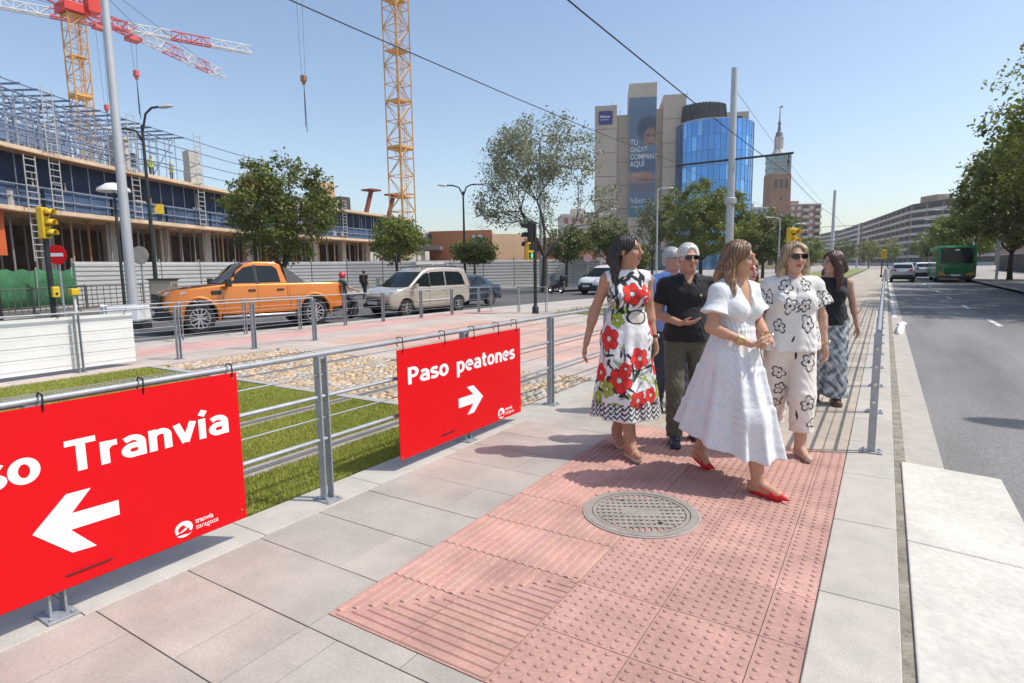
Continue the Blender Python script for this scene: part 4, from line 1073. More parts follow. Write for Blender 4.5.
def apartment(name, label, d, x0, x1, zt, floors, cols, wall, dep=18, balc=None, y0=0., rz=0., winmat=None, group='apartment blocks'):
    t = thing('apartment_block', label, 'apartment block', far(d), YAW, group)
    m = MB(); m.box(((x0 + x1) / 2, y0 + dep / 2, zt / 2), (x1 - x0, dep, zt)); part(t, 'wall', m, wall)
    m = MB(); m.box(((x0 + x1) / 2, y0 + dep / 2, zt + .3), (x1 - x0 + .8, dep + .8, .6)); part(t, 'roof', m, M_conc2)
    m = MB(); m.box((x0 + (x1 - x0) * .4, y0 + dep / 2, zt + 1.6), ((x1 - x0) * .3, 5, 2.4)); part(t, 'roof_house', m, wall)
    fh = zt / floors; cw = (x1 - x0) / cols
    wm = winmat or M_glass
    mw = MB(); mw.box((0, 0, 0), (cw * .52, .25, fh * .5)); wmesh = None
    for i in range(cols):
        for j in range(floors):
            x = x0 + (i + .5) * cw; z = (j + .55) * fh
            if balc and i in balc:
                m = MB(); m.box((x, y0 - .7, z - fh * .3), (cw * .95, 1.5, fh * .36)); part(t, 'balcony', m, pm('cream_balcony', (.55, .47, .33), .8))
                m = MB(); m.box((x, y0 - .05, z + fh * .12), (cw * .8, .2, fh * .45)); part(t, 'balcony_door', m, M_glass)
                continue
            if wmesh is None: o = mw.build('window', wm, t); wmesh = o
            else: o = wmesh.copy(); COL.objects.link(o); o.parent = t
            o.location = (x, y0 - .08, z)
    return t
M_ab = pm('apartment_brick', (.36, .17, .11), .85, n=(.2, .1), n2=(4, .1))
M_wf = pm('white_shutter', (.6, .6, .6), .7, n=None, n2=None)
apartment('apt', 'brick apartment block with cream balconies right of the brick tower', 330, 150, 170.5, 33.2, 9, 6, M_ab, balc=(3, 5), winmat=M_wf)
apartment('apt', 'pale grey apartment block just left of the brick tower', 262, 104.8, 112, 25.5, 8, 3, pm('grey_render', (.38, .41, .44), .8, n=(.2, .1)), winmat=pm('teal_glass', (.04, .14, .16), .2))
apartment('apt', 'low beige building at the foot of the brick tower', 180, 74.5, 85, 8.2, 2, 4, pm('beige_render', (.48, .38, .25), .85, n=(.3, .1)), dep=12)
apartment('apt', 'distant pale flats showing behind the sparse tree', 190, 16.5, 31, 17.5, 5, 6, pm('pale_render', (.5, .45, .4), .85, n=(.2, .1)), winmat=pm('red_awning', (.3, .1, .08), .7))

def right_blocks():
    M_b = pm('brown_brick', (.24, .155, .125), .85, n=(.1, .12), n2=(2, .1))
    M_par = pm('white_parapet', (.52, .49, .46), .75, n=(.3, .06))
    M_recshade = pm('painted_recess_shade', (.045, .038, .036), .7, n=(.3, .5))  # dark bands on the flat wall stand in for shaded balcony recesses
    for k, (label, P, zt, fl) in enumerate((('long brown apartment slab with white balcony bands behind the bus', [(168, 205), (168, 250), (183, 286), (212, 358)], 24.5, 8), ('brown brick apartment block receding beyond the long slab', [(213, 362), (230, 404), (247, 449)], 24.5, 8), ('reddish far apartment block at the end of the avenue', [(249, 455), (262, 500), (280, 560)], 25, 8))):
        t = thing('apartment_block', label, 'apartment block', (0, 0, ROADZ), YAW, 'apartment blocks')
        back = [(x + 16, y - 2) for x, y in P][::-1]
        m = MB(); m.prism(P + back, -1, zt); part(t, 'wall', m, M_b)
        fh = zt / fl
        for (ax, ay), (bx, by) in zip(P, P[1:]):
            d = Vector((bx - ax, by - ay, 0)); L_ = d.length; d.normalize(); nn = Vector((-d.y, d.x, 0))
            for j in range(fl):
                z = j * fh
                m = MB(); p = Vector((ax, ay, 0)) + nn * .15 + d * .6; q = Vector((bx, by, 0)) + nn * .15 - d * .6
                m.bar((p.x, p.y, z + fh * .68), (q.x, q.y, z + fh * .68), .3, fh * .5); part(t, 'recess_shade_band', m, M_recshade)
                m = MB(); p = Vector((ax, ay, 0)) + nn * .9 + d * .3; q = Vector((bx, by, 0)) + nn * .9 - d * .3
                m.bar((p.x, p.y, z + fh * .2), (q.x, q.y, z + fh * .2), 1.3, fh * .34); part(t, 'balcony', m, M_par)
            npier = max(2, int(L_ / 9))
            for i in range(npier + 1):
                p = Vector((ax, ay, 0)) + d * (L_ * i / npier) + nn * .5
                m = MB(); m.bar((p.x, p.y, 0), (p.x, p.y, zt), 1.0, .9); part(t, 'pier', m, M_b)
        m = MB(); m.prism([(x - .8, y) for x, y in P] + [(x + 1, y) for x, y in back], zt + .003, zt + .7); part(t, 'roof', m, pm('dark_roof', (.07, .06, .06), .8))
        if k == 0:
            for x, y, dx in ((174, 246, 7), (175, 222, 8)): m = MB(); m.box((x, y, zt + 2.2), (6, dx + 3, 3)); part(t, 'roof_house', m, pm('tan_render', (.42, .3, .2), .85))
            m = MB(); m.tube([(172, 232, zt), (172, 232, zt + 7)], .1, 5); part(t, 'antenna', m, M_dark)
right_blocks()

def low_brick():
    d = 85
    t = thing('brick_building', 'low orange brick building with a canopy behind the white hoarding', 'building', far(d), YAW)
    M_b = pm('orange_brick', (.44, .185, .085), .85, n=(.3, .12), n2=(6, .1))
    M_t = pm('sunlit_brick_tint', (.6, .4, .24), .85, n=(.3, .08))  # paler tan puts the sunlit look of this brick face into its colour
    m = MB(); m.prism([(-11.6, 0), (-2.6, -2), (-2.6, 14), (-11.6, 14)], 0, 6.9); part(t, 'wall', m, M_b)
    m = MB(); m.prism([(-2.55, -2.3), (1.9, -1.0), (1.9, 12), (-2.55, 12)], 2.6, 6.3); part(t, 'sunlit_bay', m, M_t)
    m = MB(); m.box((7, 5, 2.9), (10.2, 10, 5.8)); part(t, 'wall', m, M_b)
    m = MB(); m.prism([(-12.2, -3.6), (2.2, -3.3), (12, -1), (12, 0), (-12.2, 0)], 0, 2.55); part(t, 'plinth_wall', m, pm('dark_brick', (.26, .12, .08), .85))
    m = MB(); m.box((-15, -1, 4.45), (11, 8, .5)); part(t, 'canopy', m, pm('grey_canopy', (.16, .15, .14), .7))
    for x in (-19.5, -14.4, -11.9): m = MB(); m.box((x, -4, 2.1), (.5, .5, 4.2)); part(t, 'canopy_column', m, M_conc2)
    for x in (-13.5, -11.2):
        m = MB(); m.box((x, 1.5, 5.7), (1.9, 3, 2.1)); part(t, 'roof_light', m, M_conc2)
        m = MB(); m.box((x + .1, -.05, 5.9), (1.3, .12, 1.3)); part(t, 'window', m, M_glass)
    m = MB(); m.box((-4.6, -1.72, 5.55), (1.6, .25, 1.3), R(-12)); fr = part(t, 'window', m, M_wf)
    for x in (-4.9, -4.25): m = MB(); m.box((x, -1.88, 5.5), (.45, .1, .8), R(-12)); part(t, 'pane', m, pm('blue_pane', (.05, .12, .25), .3))
    for x in (3.4, 6, 9): m = MB(); m.box((x, -.08, 4.4), (1.1, .2, 1.1)); part(t, 'window', m, M_glass)
    m = MB(); m.box((-11, -2.3, 1.5), (4, .2, 2.6)); part(t, 'entrance', m, M_glass)
low_brick()

# ------------------------------------------------------------------ building under construction
FP = [(-31, 3.4), (-34.6, 7.0), (-37.8, 10.4), (-40.0, 12.6), (-42.0, 16.1), (-44.7, 21.5), (-49.8, 32.5), (-53.0, 43.4), (-56.0, 56.9), (-58.0, 66)]
def cum(P):
    s = [0]
    for a, b in zip(P, P[1:]): s.append(s[-1] + math.dist(a, b))
    return s
FS = cum(FP)
def on(P, S, s):
    for i in range(len(P) - 1):
        if s <= S[i + 1] or i == len(P) - 2:
            k = (s - S[i]) / (S[i + 1] - S[i]); a, b = Vector((*P[i], 0)), Vector((*P[i + 1], 0)); d = (b - a).normalized()
            return a + (b - a) * k, d, Vector((-d.y, d.x, 0))      # point, along, inward (left)
def construction():
    t = thing('unfinished_building', 'concrete building under construction wrapped in blue safety netting and scaffolding', 'construction site', (0, 0, ROADZ))
    Z2, Z1 = 5.45, 8.75
    M_wood = pm('formwork_wood', (.42, .26, .14), .85, n=(.5, .2), n2=(5, .15))
    M_edge = pm('slab_edge', (.55, .44, .32), .85, n=(.4, .15), n2=(4, .15))
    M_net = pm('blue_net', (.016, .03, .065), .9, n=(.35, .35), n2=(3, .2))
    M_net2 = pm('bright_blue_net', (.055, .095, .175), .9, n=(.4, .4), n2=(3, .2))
    M_scaf = pm('scaffold_steel', (.30, .33, .38), .5, metal=.4, n=(1, .2))
    M_sblue = pm('blue_scaffold', (.15, .2, .3), .6, n=(1, .25))
    Ltot = FS[-1]
    def strip(off0, off1, z0, z1, mat, name, s0=0, s1=None, kind=None, step=2.5):
        s1 = s1 or Ltot; n = max(2, int((s1 - s0) / step)); rings = []
        for i in range(n + 1):
            p, d, nn = on(FP, FS, s0 + (s1 - s0) * i / n)
            a = p + nn * off0; b = p + nn * off1
            rings.append([(a.x, a.y, z0), (b.x, b.y, z0), (b.x, b.y, z1), (a.x, a.y, z1)])
        m = MB(); m.loft(rings); o = part(t, name, m, mat)
        if kind: o['kind'] = kind
        return o
    strip(-.25, 14, Z2 - .30, Z2, M_edge, 'floor_slab'); strip(-.25, 14, Z1 - .30, Z1, M_edge, 'roof_slab')
    strip(-.9, 14, Z2 - .36, Z2 - .303, M_wood, 'formwork_deck'); strip(-.7, 14, Z1 - .36, Z1 - .303, M_wood, 'formwork_deck')
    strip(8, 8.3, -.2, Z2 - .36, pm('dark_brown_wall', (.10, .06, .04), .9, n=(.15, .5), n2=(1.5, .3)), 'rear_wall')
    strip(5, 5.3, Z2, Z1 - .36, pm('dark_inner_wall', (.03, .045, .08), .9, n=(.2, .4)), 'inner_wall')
    # netting on the first floor, one sheet to each bay
    s = 0
    while s < Ltot - 3:
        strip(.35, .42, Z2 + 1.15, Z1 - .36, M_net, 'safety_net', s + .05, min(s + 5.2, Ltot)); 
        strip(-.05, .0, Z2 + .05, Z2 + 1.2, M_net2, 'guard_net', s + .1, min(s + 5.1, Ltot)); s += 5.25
    # columns
    for i in range(13):
        p, d, nn = on(FP, FS, 2 + i * 5.3); p = p + nn * 2.2
        m = MB(); m.bar((p.x, p.y, -.2), (p.x, p.y, Z2 - .36), .7, .7); part(t, 'column', m, M_conc2)
        m = MB(); m.bar((p.x, p.y, Z2), (p.x, p.y, Z1 - .36), .6, .6); part(t, 'column', m, M_conc2)
    # steel props under the slab, each one a part
    cols = [pm('prop_steel', (.3, .28, .26), .6, metal=.3), pm('prop_rust', (.38, .16, .07), .7), pm('prop_timber', (.45, .3, .18), .8)]
    pmesh = []
    for mt in cols:
        m = MB(); m.tube([(0, 0, 0), (0, 0, Z2 - .37)], .065, 6); m.box((0, 0, Z2 - .4), (.3, .3, .05)); m.box((0, 0, .02), (.3, .3, .04))
        o = m.build('prop', mt, t); pmesh.append(o); p, d, nn = on(FP, FS, rnd.uniform(10, 60)); o.location = p + nn * 1.5
    for i in range(95):
        row = i % 2; p, d, nn = on(FP, FS, 1.0 + i * .72); p = p + nn * (.6 + row * 2.6 + rnd.uniform(-.2, .2))
        k = rnd.choices((0, 1, 2), (5, 2, 4))[0] if i > 40 else rnd.choices((0, 1, 2), (6, 1, 1))[0]
        o = pmesh[k].copy(); COL.objects.link(o); o.parent = t; o.location = (p.x, p.y, 0); o.rotation_euler = (rnd.uniform(-.012, .012), rnd.uniform(-.012, .012), 0)
    # lattice ladder towers standing on the front
    def ladder(s, z0, z1, w=.75, off=-.55):
        p, d, nn = on(FP, FS, s); p = p + nn * off; m = MB()
        for q in (-w / 2, w / 2): a = p + d * q; m.tube([(a.x, a.y, z0), (a.x, a.y, z1)], .035, 5)
        z = z0 + .2
        while z < z1: a = p - d * w / 2; b = p + d * w / 2; m.tube([(a.x, a.y, z), (b.x, b.y, z)], .03, 4); z += .36
        part(t, 'ladder_tower', m, pm('ladder_steel', (.5, .48, .45), .5, metal=.3))
    for s, z0, z1 in ((14.5, Z2 - 3, Z2 + 2.8), (16.2, Z2 - .1, 12.3), (22.8, Z2 - .1, 12.4), (29.8, Z2 - .1, 12.6), (36.5, Z2 - .1, 12.3), (44, Z2, Z1 + 1.0), (52, Z2, Z1 + 1)): ladder(s, z0, z1)
    # posts and rails of the guard line on the first floor and roof
    m = MB(); s = 1.
    while s < Ltot: 
        p, d, nn = on(FP, FS, s); p = p + nn * -.12; m.tube([(p.x, p.y, Z2), (p.x, p.y, Z1 - .3)], .03, 4)
        s += 1.3
    o = part(t, 'guard_posts', m, M_scaf); o['kind'] = 'stuff'
    for z in (Z2 + .55, Z2 + 1.2): strip(-.2, -.14, z - .03, z + .03, M_scaf, 'guard_rail')
    for z in (Z1 + .75, Z1 + 1.6, Z1 + 2.5, Z1 + 3.35): strip(-.25, -.19, z - .03, z + .03, M_sblue, 'guard_rail', 8, 46)
    # dense shoring for the next floor at the near end
    m = MB(); m2 = MB()
    for row in (0.3, 1.8, 3.4, 5.5):
        s = .5
        while s < 28.5:
            p, d, nn = on(FP, FS, s); p = p + nn * row
            m.tube([(p.x, p.y, Z1), (p.x + d.x * rnd.uniform(-.03, .03), p.y, Z1 + 3.3 - .18 * (row < 1) * rnd.random())], .035, 4); s += rnd.uniform(.45, .8)
        for z in (Z1 + 1.1, Z1 + 2.1, Z1 + 3.0):
            pts = []
            for s in np.linspace(.3, 28, 24): p, d, nn = on(FP, FS, s); p = p + nn * row; pts.append((p.x, p.y, z + rnd.uniform(-.06, .06)))
            m2.tube(pts, .05, 4)
    s = 1.
    while s < 28:
        p, d, nn = on(FP, FS, s); q, _, _ = on(FP, FS, s + rnd.choice((-1.6, 1.6)) if s > 2 else s + 1.6); a = p + nn * rnd.uniform(.3, 5); b = q + nn * rnd.uniform(.3, 5)
        m2.tube([(a.x, a.y, Z1 + .2), (b.x, b.y, Z1 + 3.1)], .03, 4); s += .55
    # deck beams across
    s = .6
    while s < 28.5: p, d, nn = on(FP, FS, s); a = p + nn * -.6; b = p + nn * 7; m2.bar((a.x, a.y, Z1 + 3.25), (b.x, b.y, Z1 + 3.3), .07, .10); s += 1.15
    o = part(t, 'shoring_posts', m, pm('shoring_steel', (.42, .45, .5), .5, metal=.3, n=(2, .2))); o['kind'] = 'stuff'; o = part(t, 'shoring_beams', m2, M_sblue); o['kind'] = 'stuff'
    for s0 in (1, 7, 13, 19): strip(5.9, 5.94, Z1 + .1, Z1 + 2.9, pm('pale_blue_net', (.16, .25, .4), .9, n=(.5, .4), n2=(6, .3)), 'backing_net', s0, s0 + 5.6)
    # bits standing on the roof slab
    for s, off, w_, h, mat in ((23.2, .8, .9, 2.4, M_conc2), (31.5, 1.2, .9, 2.9, M_conc2), (32.7, 2.2, .8, 1.6, M_conc2), (39.5, 1.5, 1.1, 2.4, M_conc2), (41.2, 1.3, 1.0, 1.5, M_conc2), (51.5, 2, 2.0, 2.9, M_wood), (55.0, 2, 1.6, 1.7, pm('dark_formwork', (.06, .05, .05), .8))):
        p, d, nn = on(FP, FS, s); p = p + nn * off; m = MB(); m.bar((p.x, p.y, Z1), (p.x + d.x * .3, p.y, Z1 + h), w_, w_); part(t, 'column_stub', m, mat)
    for s in (59.5, 65.):
        p, d, nn = on(FP, FS, s); p = p + nn * 1.5; m = MB(); m.tube([(p.x, p.y, Z1), (p.x - d.x * .2, p.y + 1.1, Z1 + 3.1)], .3, 8); m.box((p.x - d.x * .2, p.y + 1.1, Z1 + 3.15), (1.8, 1.8, .2)); part(t, 'leaning_prop', m, pm('rust_red', (.2, .045, .03), .7))
    p, d, nn = on(FP, FS, 12.2); m = MB(); m.box((p.x - .2, p.y - .2, Z2 - 1.5), (1.0, 1.0, 2.4), R(40)); part(t, 'orange_chute', m, pm('orange_plastic', (.6, .12, .03), .5))
    for i in range(46):
        p, d, nn = on(FP, FS, rnd.uniform(4, Ltot)); p = p + nn * rnd.uniform(.1, .35); m = MB(); k = rnd.random()
        if k < .45: z = Z2 + rnd.uniform(.2, 1.9); q = d * rnd.uniform(.3, 1.4); m.bar((p.x, p.y, z), (p.x + q.x, p.y + q.y, z + rnd.uniform(-.1, .1)), .1, rnd.uniform(.06, .25))
        elif k < .8: m.tube([(p.x, p.y, Z2), (p.x + rnd.uniform(-.3, .3), p.y, Z2 + rnd.uniform(1.2, 2.9))], .05, 5)
        else: m.box((p.x, p.y, Z2 + .4), (.6, .6, rnd.uniform(.5, 1.1)), 1.)
        part(t, 'site_material', m, rnd.choice((M_scaf, M_wood, M_conc2, M_edge, M_scaf)))
    for s in (9.0, 10.4): p, d, nn = on(FP, FS, s); m = MB(); m.box((p.x + .1, p.y, Z2 + .55), (1.2, .9, .5 + .2 * (s > 10)), R(45)); part(t, 'timber_stack', m, pm('pale_timber', (.5, .33, .2), .8))
    p, d, nn = on(FP, FS, 25.3); m = MB(); m.box((p.x, p.y, Z2 + .9), (.9, .5, .7), R(60)); part(t, 'yellow_crate', m, pm('yellow_plastic', (.75, .5, .03), .5))
    m = MB(); p, d, nn = on(FP, FS, 24.2); a = p + nn * 1.2; m.tube([(a.x, a.y, Z1), (a.x, a.y, Z1 + 1.4)], .05, 5); m.box((a.x, a.y, Z1 + 1.0), (1.2, .08, .9), R(60)); part(t, 'blue_panel', m, M_net2)
    return t
construction()

# ------------------------------------------------------------------ hoarding and street fence
HP = [(-39.0, 15.4), (-40.8, 21.5), (-41.6, 27.5), (-38.8, 34.6), (-31.35, 42.9), (-23.2, 53.2)]
HS = cum(HP)
def hoarding():
    t = thing('site_hoarding', 'long white corrugated metal hoarding around the building site', 'hoarding', (0, 0, ROADZ))
    Mh = pm('hoarding_metal', (.46, .46, .45), .55, metal=.15, n=(.4, .08), n2=(6, .05)); Mg = pm('hoarding_grey', (.25, .25, .25), .6, metal=.2)
    s = 0.; 
    while s < HS[-1] - .5:
        e = min(s + 2.9, HS[-1]); a, d, nn = on(HP, HS, s); b, _, _ = on(HP, HS, e - .02)
        m = MB(); prof = []
        for k in range(9):
            z = k * .27; prof += [(0, z), (0, z + .15), (.07, z + .18), (.07, z + .25)]
        rings = [[(p.x + nn.x * q, p.y + nn.y * q, z) for q, z in prof] + [(p.x + nn.x * .12, p.y + nn.y * .12, prof[-1][1]), (p.x + nn.x * .12, p.y + nn.y * .12, 0)] for p in (a, b)]
        m.loft(rings); part(t, 'panel', m, Mh)
        m = MB(); q = a + nn * .2; m.bar((q.x, q.y, 0), (q.x, q.y, 2.6), .1, .1); part(t, 'post', m, Mg); s += 2.95
    return t
hoarding()
def green_screen():
    t = thing('green_screen_fence', 'sagging green mesh screen on posts at the left of the hoarding', 'fence', (0, 0, ROADZ))
    P = [(-31.5, 3.2), (-35.2, 8.6), (-38.9, 15.2)]; S = cum(P); n = 40
    M_g = pm('green_mesh', (.035, .14, .055), .9, n=(.5, .35), n2=(5, .2), bump=(3, .6, .1))
    rings = []
    for i in range(n + 1):
        p, d, nn = on(P, S, S[-1] * i / n); w_ = .1 * math.sin(i * 1.7) + .06 * math.sin(i * .6)
        rings.append([(p.x + nn.x * w_ * (1 if q else .3), p.y + nn.y * w_, z) for q, z in ((0, .05), (1, .7), (1, 1.3), (0, 1.95 + .07 * math.sin(i * 2.1)))])
    m = MB(); m.loft(rings, False, False); o = part(t, 'mesh_sheet', m, M_g, smooth=60); so_ = o.modifiers.new('s', 'SOLIDIFY'); so_.thickness = .02
    for i in range(7):
        p, d, nn = on(P, S, S[-1] * i / 6); m = MB(); m.tube([(p.x + .15, p.y - .1, 0), (p.x + .15, p.y - .1, 2.1)], .04, 6); part(t, 'post', m, M_galv)
    m = MB(); p, d, nn = on(P, S, 7.5); m.box((p.x - 1, p.y, 2.0), (2.6, 1.2, .25), R(55)); part(t, 'blue_tarpaulin', m, pm('blue_tarp', (.08, .2, .42), .6))
green_screen()
def street_fence():
    P = [(-25.5, 2.5), (-28.1, 7.2), (-31.6, 13.2), (-31.9, 15.5)]; S = cum(P)
    t = thing('street_fence', 'dark bar fence along the pavement in front of the green screen', 'fence', (0, 0, ROADZ))
    M_f = pm('fence_paint', (.10, .095, .085), .6)
    for z in (.12, 1.15):
        m = MB(); m.tube([(*p, z) for p in P], .03, 6); part(t, 'rail', m, M_f)
    m = MB(); s = .1
    while s < S[-1]: p, d, nn = on(P, S, s); m.tube([(p.x, p.y, .12), (p.x, p.y, 1.15)], .016, 4); s += .3
    o = part(t, 'bars', m, M_f); o['kind'] = 'stuff'
    for i in range(6): p, d, nn = on(P, S, S[-1] * i / 5); m = MB(); m.bar((p.x, p.y, 0), (p.x, p.y, 1.22), .07, .07); part(t, 'post', m, M_f)
    m = MB(); m.prism([(x + .15, y) for x, y in P] + [(x - .35, y) for x, y in P[::-1]], -.1, .1); struct(m.build('fence_plinth', pm('plinth_concrete', (.4, .37, .33), .85), loc=(0, 0, ROADZ)))
street_fence()

# ------------------------------------------------------------------ cranes
def lattice(m, P0, P1, w0, h0, n, tri=False, r=.08, w1=None, h1=None, up=None):
    P0 = Vector(P0); P1 = Vector(P1); d = (P1 - P0).normalized(); u = Vector(up or (0, 0, 1))
    x = d.cross(u).normalized(); y = x.cross(d).normalized(); w1 = w1 or w0; h1 = h1 or h0
    def corner(k, i):
        t_ = i / n; c = P0.lerp(P1, t_); w_ = w0 + (w1 - w0) * t_; h_ = h0 + (h1 - h0) * t_
        if tri: return [c + x * w_ / 2, c - x * w_ / 2, c + y * h_][k]
        return [c + x * w_ / 2 + y * h_ / 2, c - x * w_ / 2 + y * h_ / 2, c - x * w_ / 2 - y * h_ / 2, c + x * w_ / 2 - y * h_ / 2][k]
    K = 3 if tri else 4
    for k in range(K): m.tube([corner(k, i) for i in range(n + 1)], r, 4)
    for i in range(n):
        for k in range(K):
            a, b = (corner(k, i), corner((k + 1) % K, i + 1)) if (i + k) % 2 else (corner((k + 1) % K, i), corner(k, i + 1))
            m.tube([a, b], r * .55, 4)
            m.tube([corner(k, i), corner((k + 1) % K, i)], r * .5, 4)
def crane(label, base, mast_h, mast_w, jib_dir, jib_len, jib_z, bands, cab_col, trolley, hook_drop, counter=14., hook_mat=None, chain=7., r=.09):
    t = thing('tower_crane', label, 'tower crane', (base[0], base[1], ROADZ), 0, 'tower cranes')
    M_y = pm('crane_yellow', (.62, .34, .10), .55, n=(.4, .12)); M_rd = pm('crane_red', (.6, .1, .09), .5, n=(.4, .08)); M_wt = pm('crane_white', (.66, .64, .62), .55, n=(.4, .06))
    m = MB(); lattice(m, (0, 0, 0), (0, 0, mast_h), mast_w, mast_w, int(mast_h / mast_w / .95), r=r, up=(0, 1, 0)); part(t, 'mast', m, M_y)
    for z in np.arange(mast_h * .12, mast_h, mast_w * 2.6):
        m = MB(); m.box((0, 0, z), (mast_w * .95, mast_w * .95, .12)); m.box((0, 0, z + .25), (mast_w * 1.05, mast_w * 1.05, .3)) if int(z * 7) % 3 == 0 else None; part(t, 'rest_platform', m, M_y)
    m = MB(); lattice(m, (mast_w * .28, mast_w * .1, 0), (mast_w * .28, mast_w * .1, mast_h), .4, .4, int(mast_h / .6), r=.025, up=(0, 1, 0)); part(t, 'ladder', m, M_y)
    j = Vector((*jib_dir, 0)).normalized(); z = jib_z
    m = MB(); m.box((0, 0, mast_h + .5), (mast_w * 1.5, mast_w * 1.5, 1.0)); m.box((j.x * 1.0 + j.y * 1.7, j.y * 1.0 - j.x * 1.7, mast_h + 1.3), (1.3, 1.3, 1.9)); part(t, 'slewing_unit', m, cab_col, bevel=.05)
    b0 = 0.
    for k, (L_, c) in enumerate(bands):
        m = MB(); a = j * (1 + b0); b = j * (1 + b0 + L_)
        lattice(m, (a.x, a.y, z), (b.x, b.y, z), 1.15, 1.3, max(2, int(L_ / 1.35)), True, r * .9); part(t, 'jib', m, M_rd if c else M_wt); b0 += L_
    m = MB(); a = j * -1; b = j * -counter; lattice(m, (b.x, b.y, z), (a.x, a.y, z), 1.2, 1.0, 9, True, r * .8); part(t, 'counter_jib', m, M_rd)
    m = MB(); m.box((b.x, b.y, z - 1.2), (1.6, 1.6, 3.0)); part(t, 'counterweight', m, M_conc2)
    m = MB(); lattice(m, (0, 0, z), (0, 0, z + 5.5), 1.4, 1.4, 4, r=r, w1=.3, h1=.3, up=(0, 1, 0)); part(t, 'apex', m, M_rd)
    for q in (j * (b0 * .4), j * (b0 * .85), j * -counter): m = MB(); m.tube([(0, 0, z + 5.5), (q.x, q.y, z + 1.2)], .035, 4); part(t, 'tie_rod', m, M_dark)
    if trolley:
        q = j * trolley
        m = MB(); m.box((q.x, q.y, z - .3), (1.5, 1.5, .5)); part(t, 'trolley', m, M_rd)
        m = MB()
        for s in (-.45, .45): p = q + Vector((j.x, j.y, 0)) * s; m.tube([(p.x, p.y, z - .4), (q.x + j.x * s * .5, q.y + j.y * s * .5, z - hook_drop)], .022, 4)
        part(t, 'hoist_rope', m, M_dark)
        hb = MB(); hb.box((q.x, q.y, z - hook_drop - .3), (.75, .5, .8)); hb.box((q.x, q.y, z - hook_drop - .85), (.4, .35, .4)); o = part(t, 'hook_block', hb, hook_mat or M_rd, bevel=.08)
        m = MB(); m.tube([(q.x, q.y, z - hook_drop - 1), (q.x + .15, q.y, z - hook_drop - chain)], .05, 5); m.tube([(q.x, q.y, z - hook_drop - 1), (q.x - .1, q.y, z - hook_drop - chain * .9)], .04, 5); part(t, 'chain_sling', m, M_dark)
    return t
def loc2(d, x): v = FH * d + RH * x; return (v.x, v.y)
M_rdc = pm('cab_red', (.62, .035, .02), .45)
p1 = loc2(72, -49.9); tip = loc2(94, -45.5); jd = (tip[0] - p1[0], tip[1] - p1[1])
crane('yellow tower crane with a red cab behind the left end of the building site', p1, 31.2, 1.75, jd, 26, 31.8, [(8, 1), (5, 0), (3.5, 1), (3, 0), (2.5, 1), (3, 0)], M_rdc, 8.5, 4.2, chain=6)
p3 = loc2(60, -118.); q3 = loc2(110, -47.6); jd3 = (q3[0] - p3[0], q3[1] - p3[1])
crane('far crane whose long red and white jib crosses behind the yellow mast', p3, 39.0, 1.9, jd3, 88, 40.2, [(33, 1), (4, 0), (15, 1), (7, 0), (10, 1), (6, 0), (6, 1), (6.5, 0)], M_rdc, 66., 12., r=.13)
p2 = loc2(80, -14.3); 
crane('yellow lattice crane mast rising out of the top of the picture', p2, 41.5, 2.35, (-.85, -.53), 40, 42.2, [(30, 1), (9, 0)], M_rdc, 12.2, 15.6, hook_mat=pm('hook_brown', (.3, .15, .06), .6), r=.12)
# ================================================================== POLES, LAMPS, SIGNALS, WIRES
M_pole = pm('pole_grey', (.5, .51, .52), .45, metal=.25, n=(.6, .08), n2=(8, .05))
M_green = pm('dark_green_pole', (.025, .032, .028), .5, n=(3, .2))
M_yel = pm('signal_yellow', (.72, .47, .015), .5, n=(3, .06))
M_blk = pm('signal_black', (.02, .02, .02), .5, n=(5, .2))
M_lampg = pm('lamp_glass', (.6, .6, .58), .3, n=None, n2=None)
def mast(name, label, cat, x, y, h, r0, r1, mat, group, z=ROADZ, base=True):
    t = thing(name, label, cat, (x, y, z), 0, group)
    m = MB(); m.tube([(0, 0, 0), (0, 0, h * .35), (0, 0, h)], [r0, r0 * .65 + r1 * .35, r1], 14); m.build('pole', mat, t, smooth=40)
    if base:
        m = MB(); m.box((0, 0, .02), (r0 * 4, r0 * 4, .05)); m.lathe([(r0 * 1.35, .04), (r0 * 1.35, .3), (r0 * 1.02, .36)], n=14); m.build('base', mat, t)
    return t
# tram poles down the middle of the tracks, each with a cross arm
XW = (-4.3, -9.7)
for i, y in enumerate((32.3, 101, 193, 285, 350)):
    t = mast('tram_pole', 'pale grey tram pole with a cross arm, behind the white dress' if i == 0 else ['grey tram pole right of the woman in black, second of the row', 'third tram pole of the row down the avenue', 'fourth tram pole of the row down the avenue', 'fifth and smallest tram pole of the row'][i - 1], 'tram pole', -6.95, y, 11.4 if i == 0 else 12.2, .22 if i == 0 else .27, .15 if i == 0 else .2, M_pole, 'tram poles', z=-.03)
    m = MB(); m.tube([(-2.75, -.2, 6.9), (2.85, .2, 7.0)], .055 if i == 0 else .03, 8); m.build('cross_arm', M_dark, t)
    for xw in XW:
        m = MB(); m.tube([(xw + 6.95, 0, 6.9), (xw + 6.95, 0, 6.25)], .02, 5); m.ell((xw + 6.95, 0, 6.6), (.05, .05, .1)); m.build('insulator', M_dark, t)
    m = MB(); m.lathe([(.22, 4.7), (.3, 4.75), (.3, 5.0), (.22, 5.05)], n=12); m.build('collar', M_pole, t)
t = thing('overhead_wire', 'upper tram wire crossing the sky to the tall pole', 'overhead wire', (XW[0], 2, 0), 0, 'overhead wires')
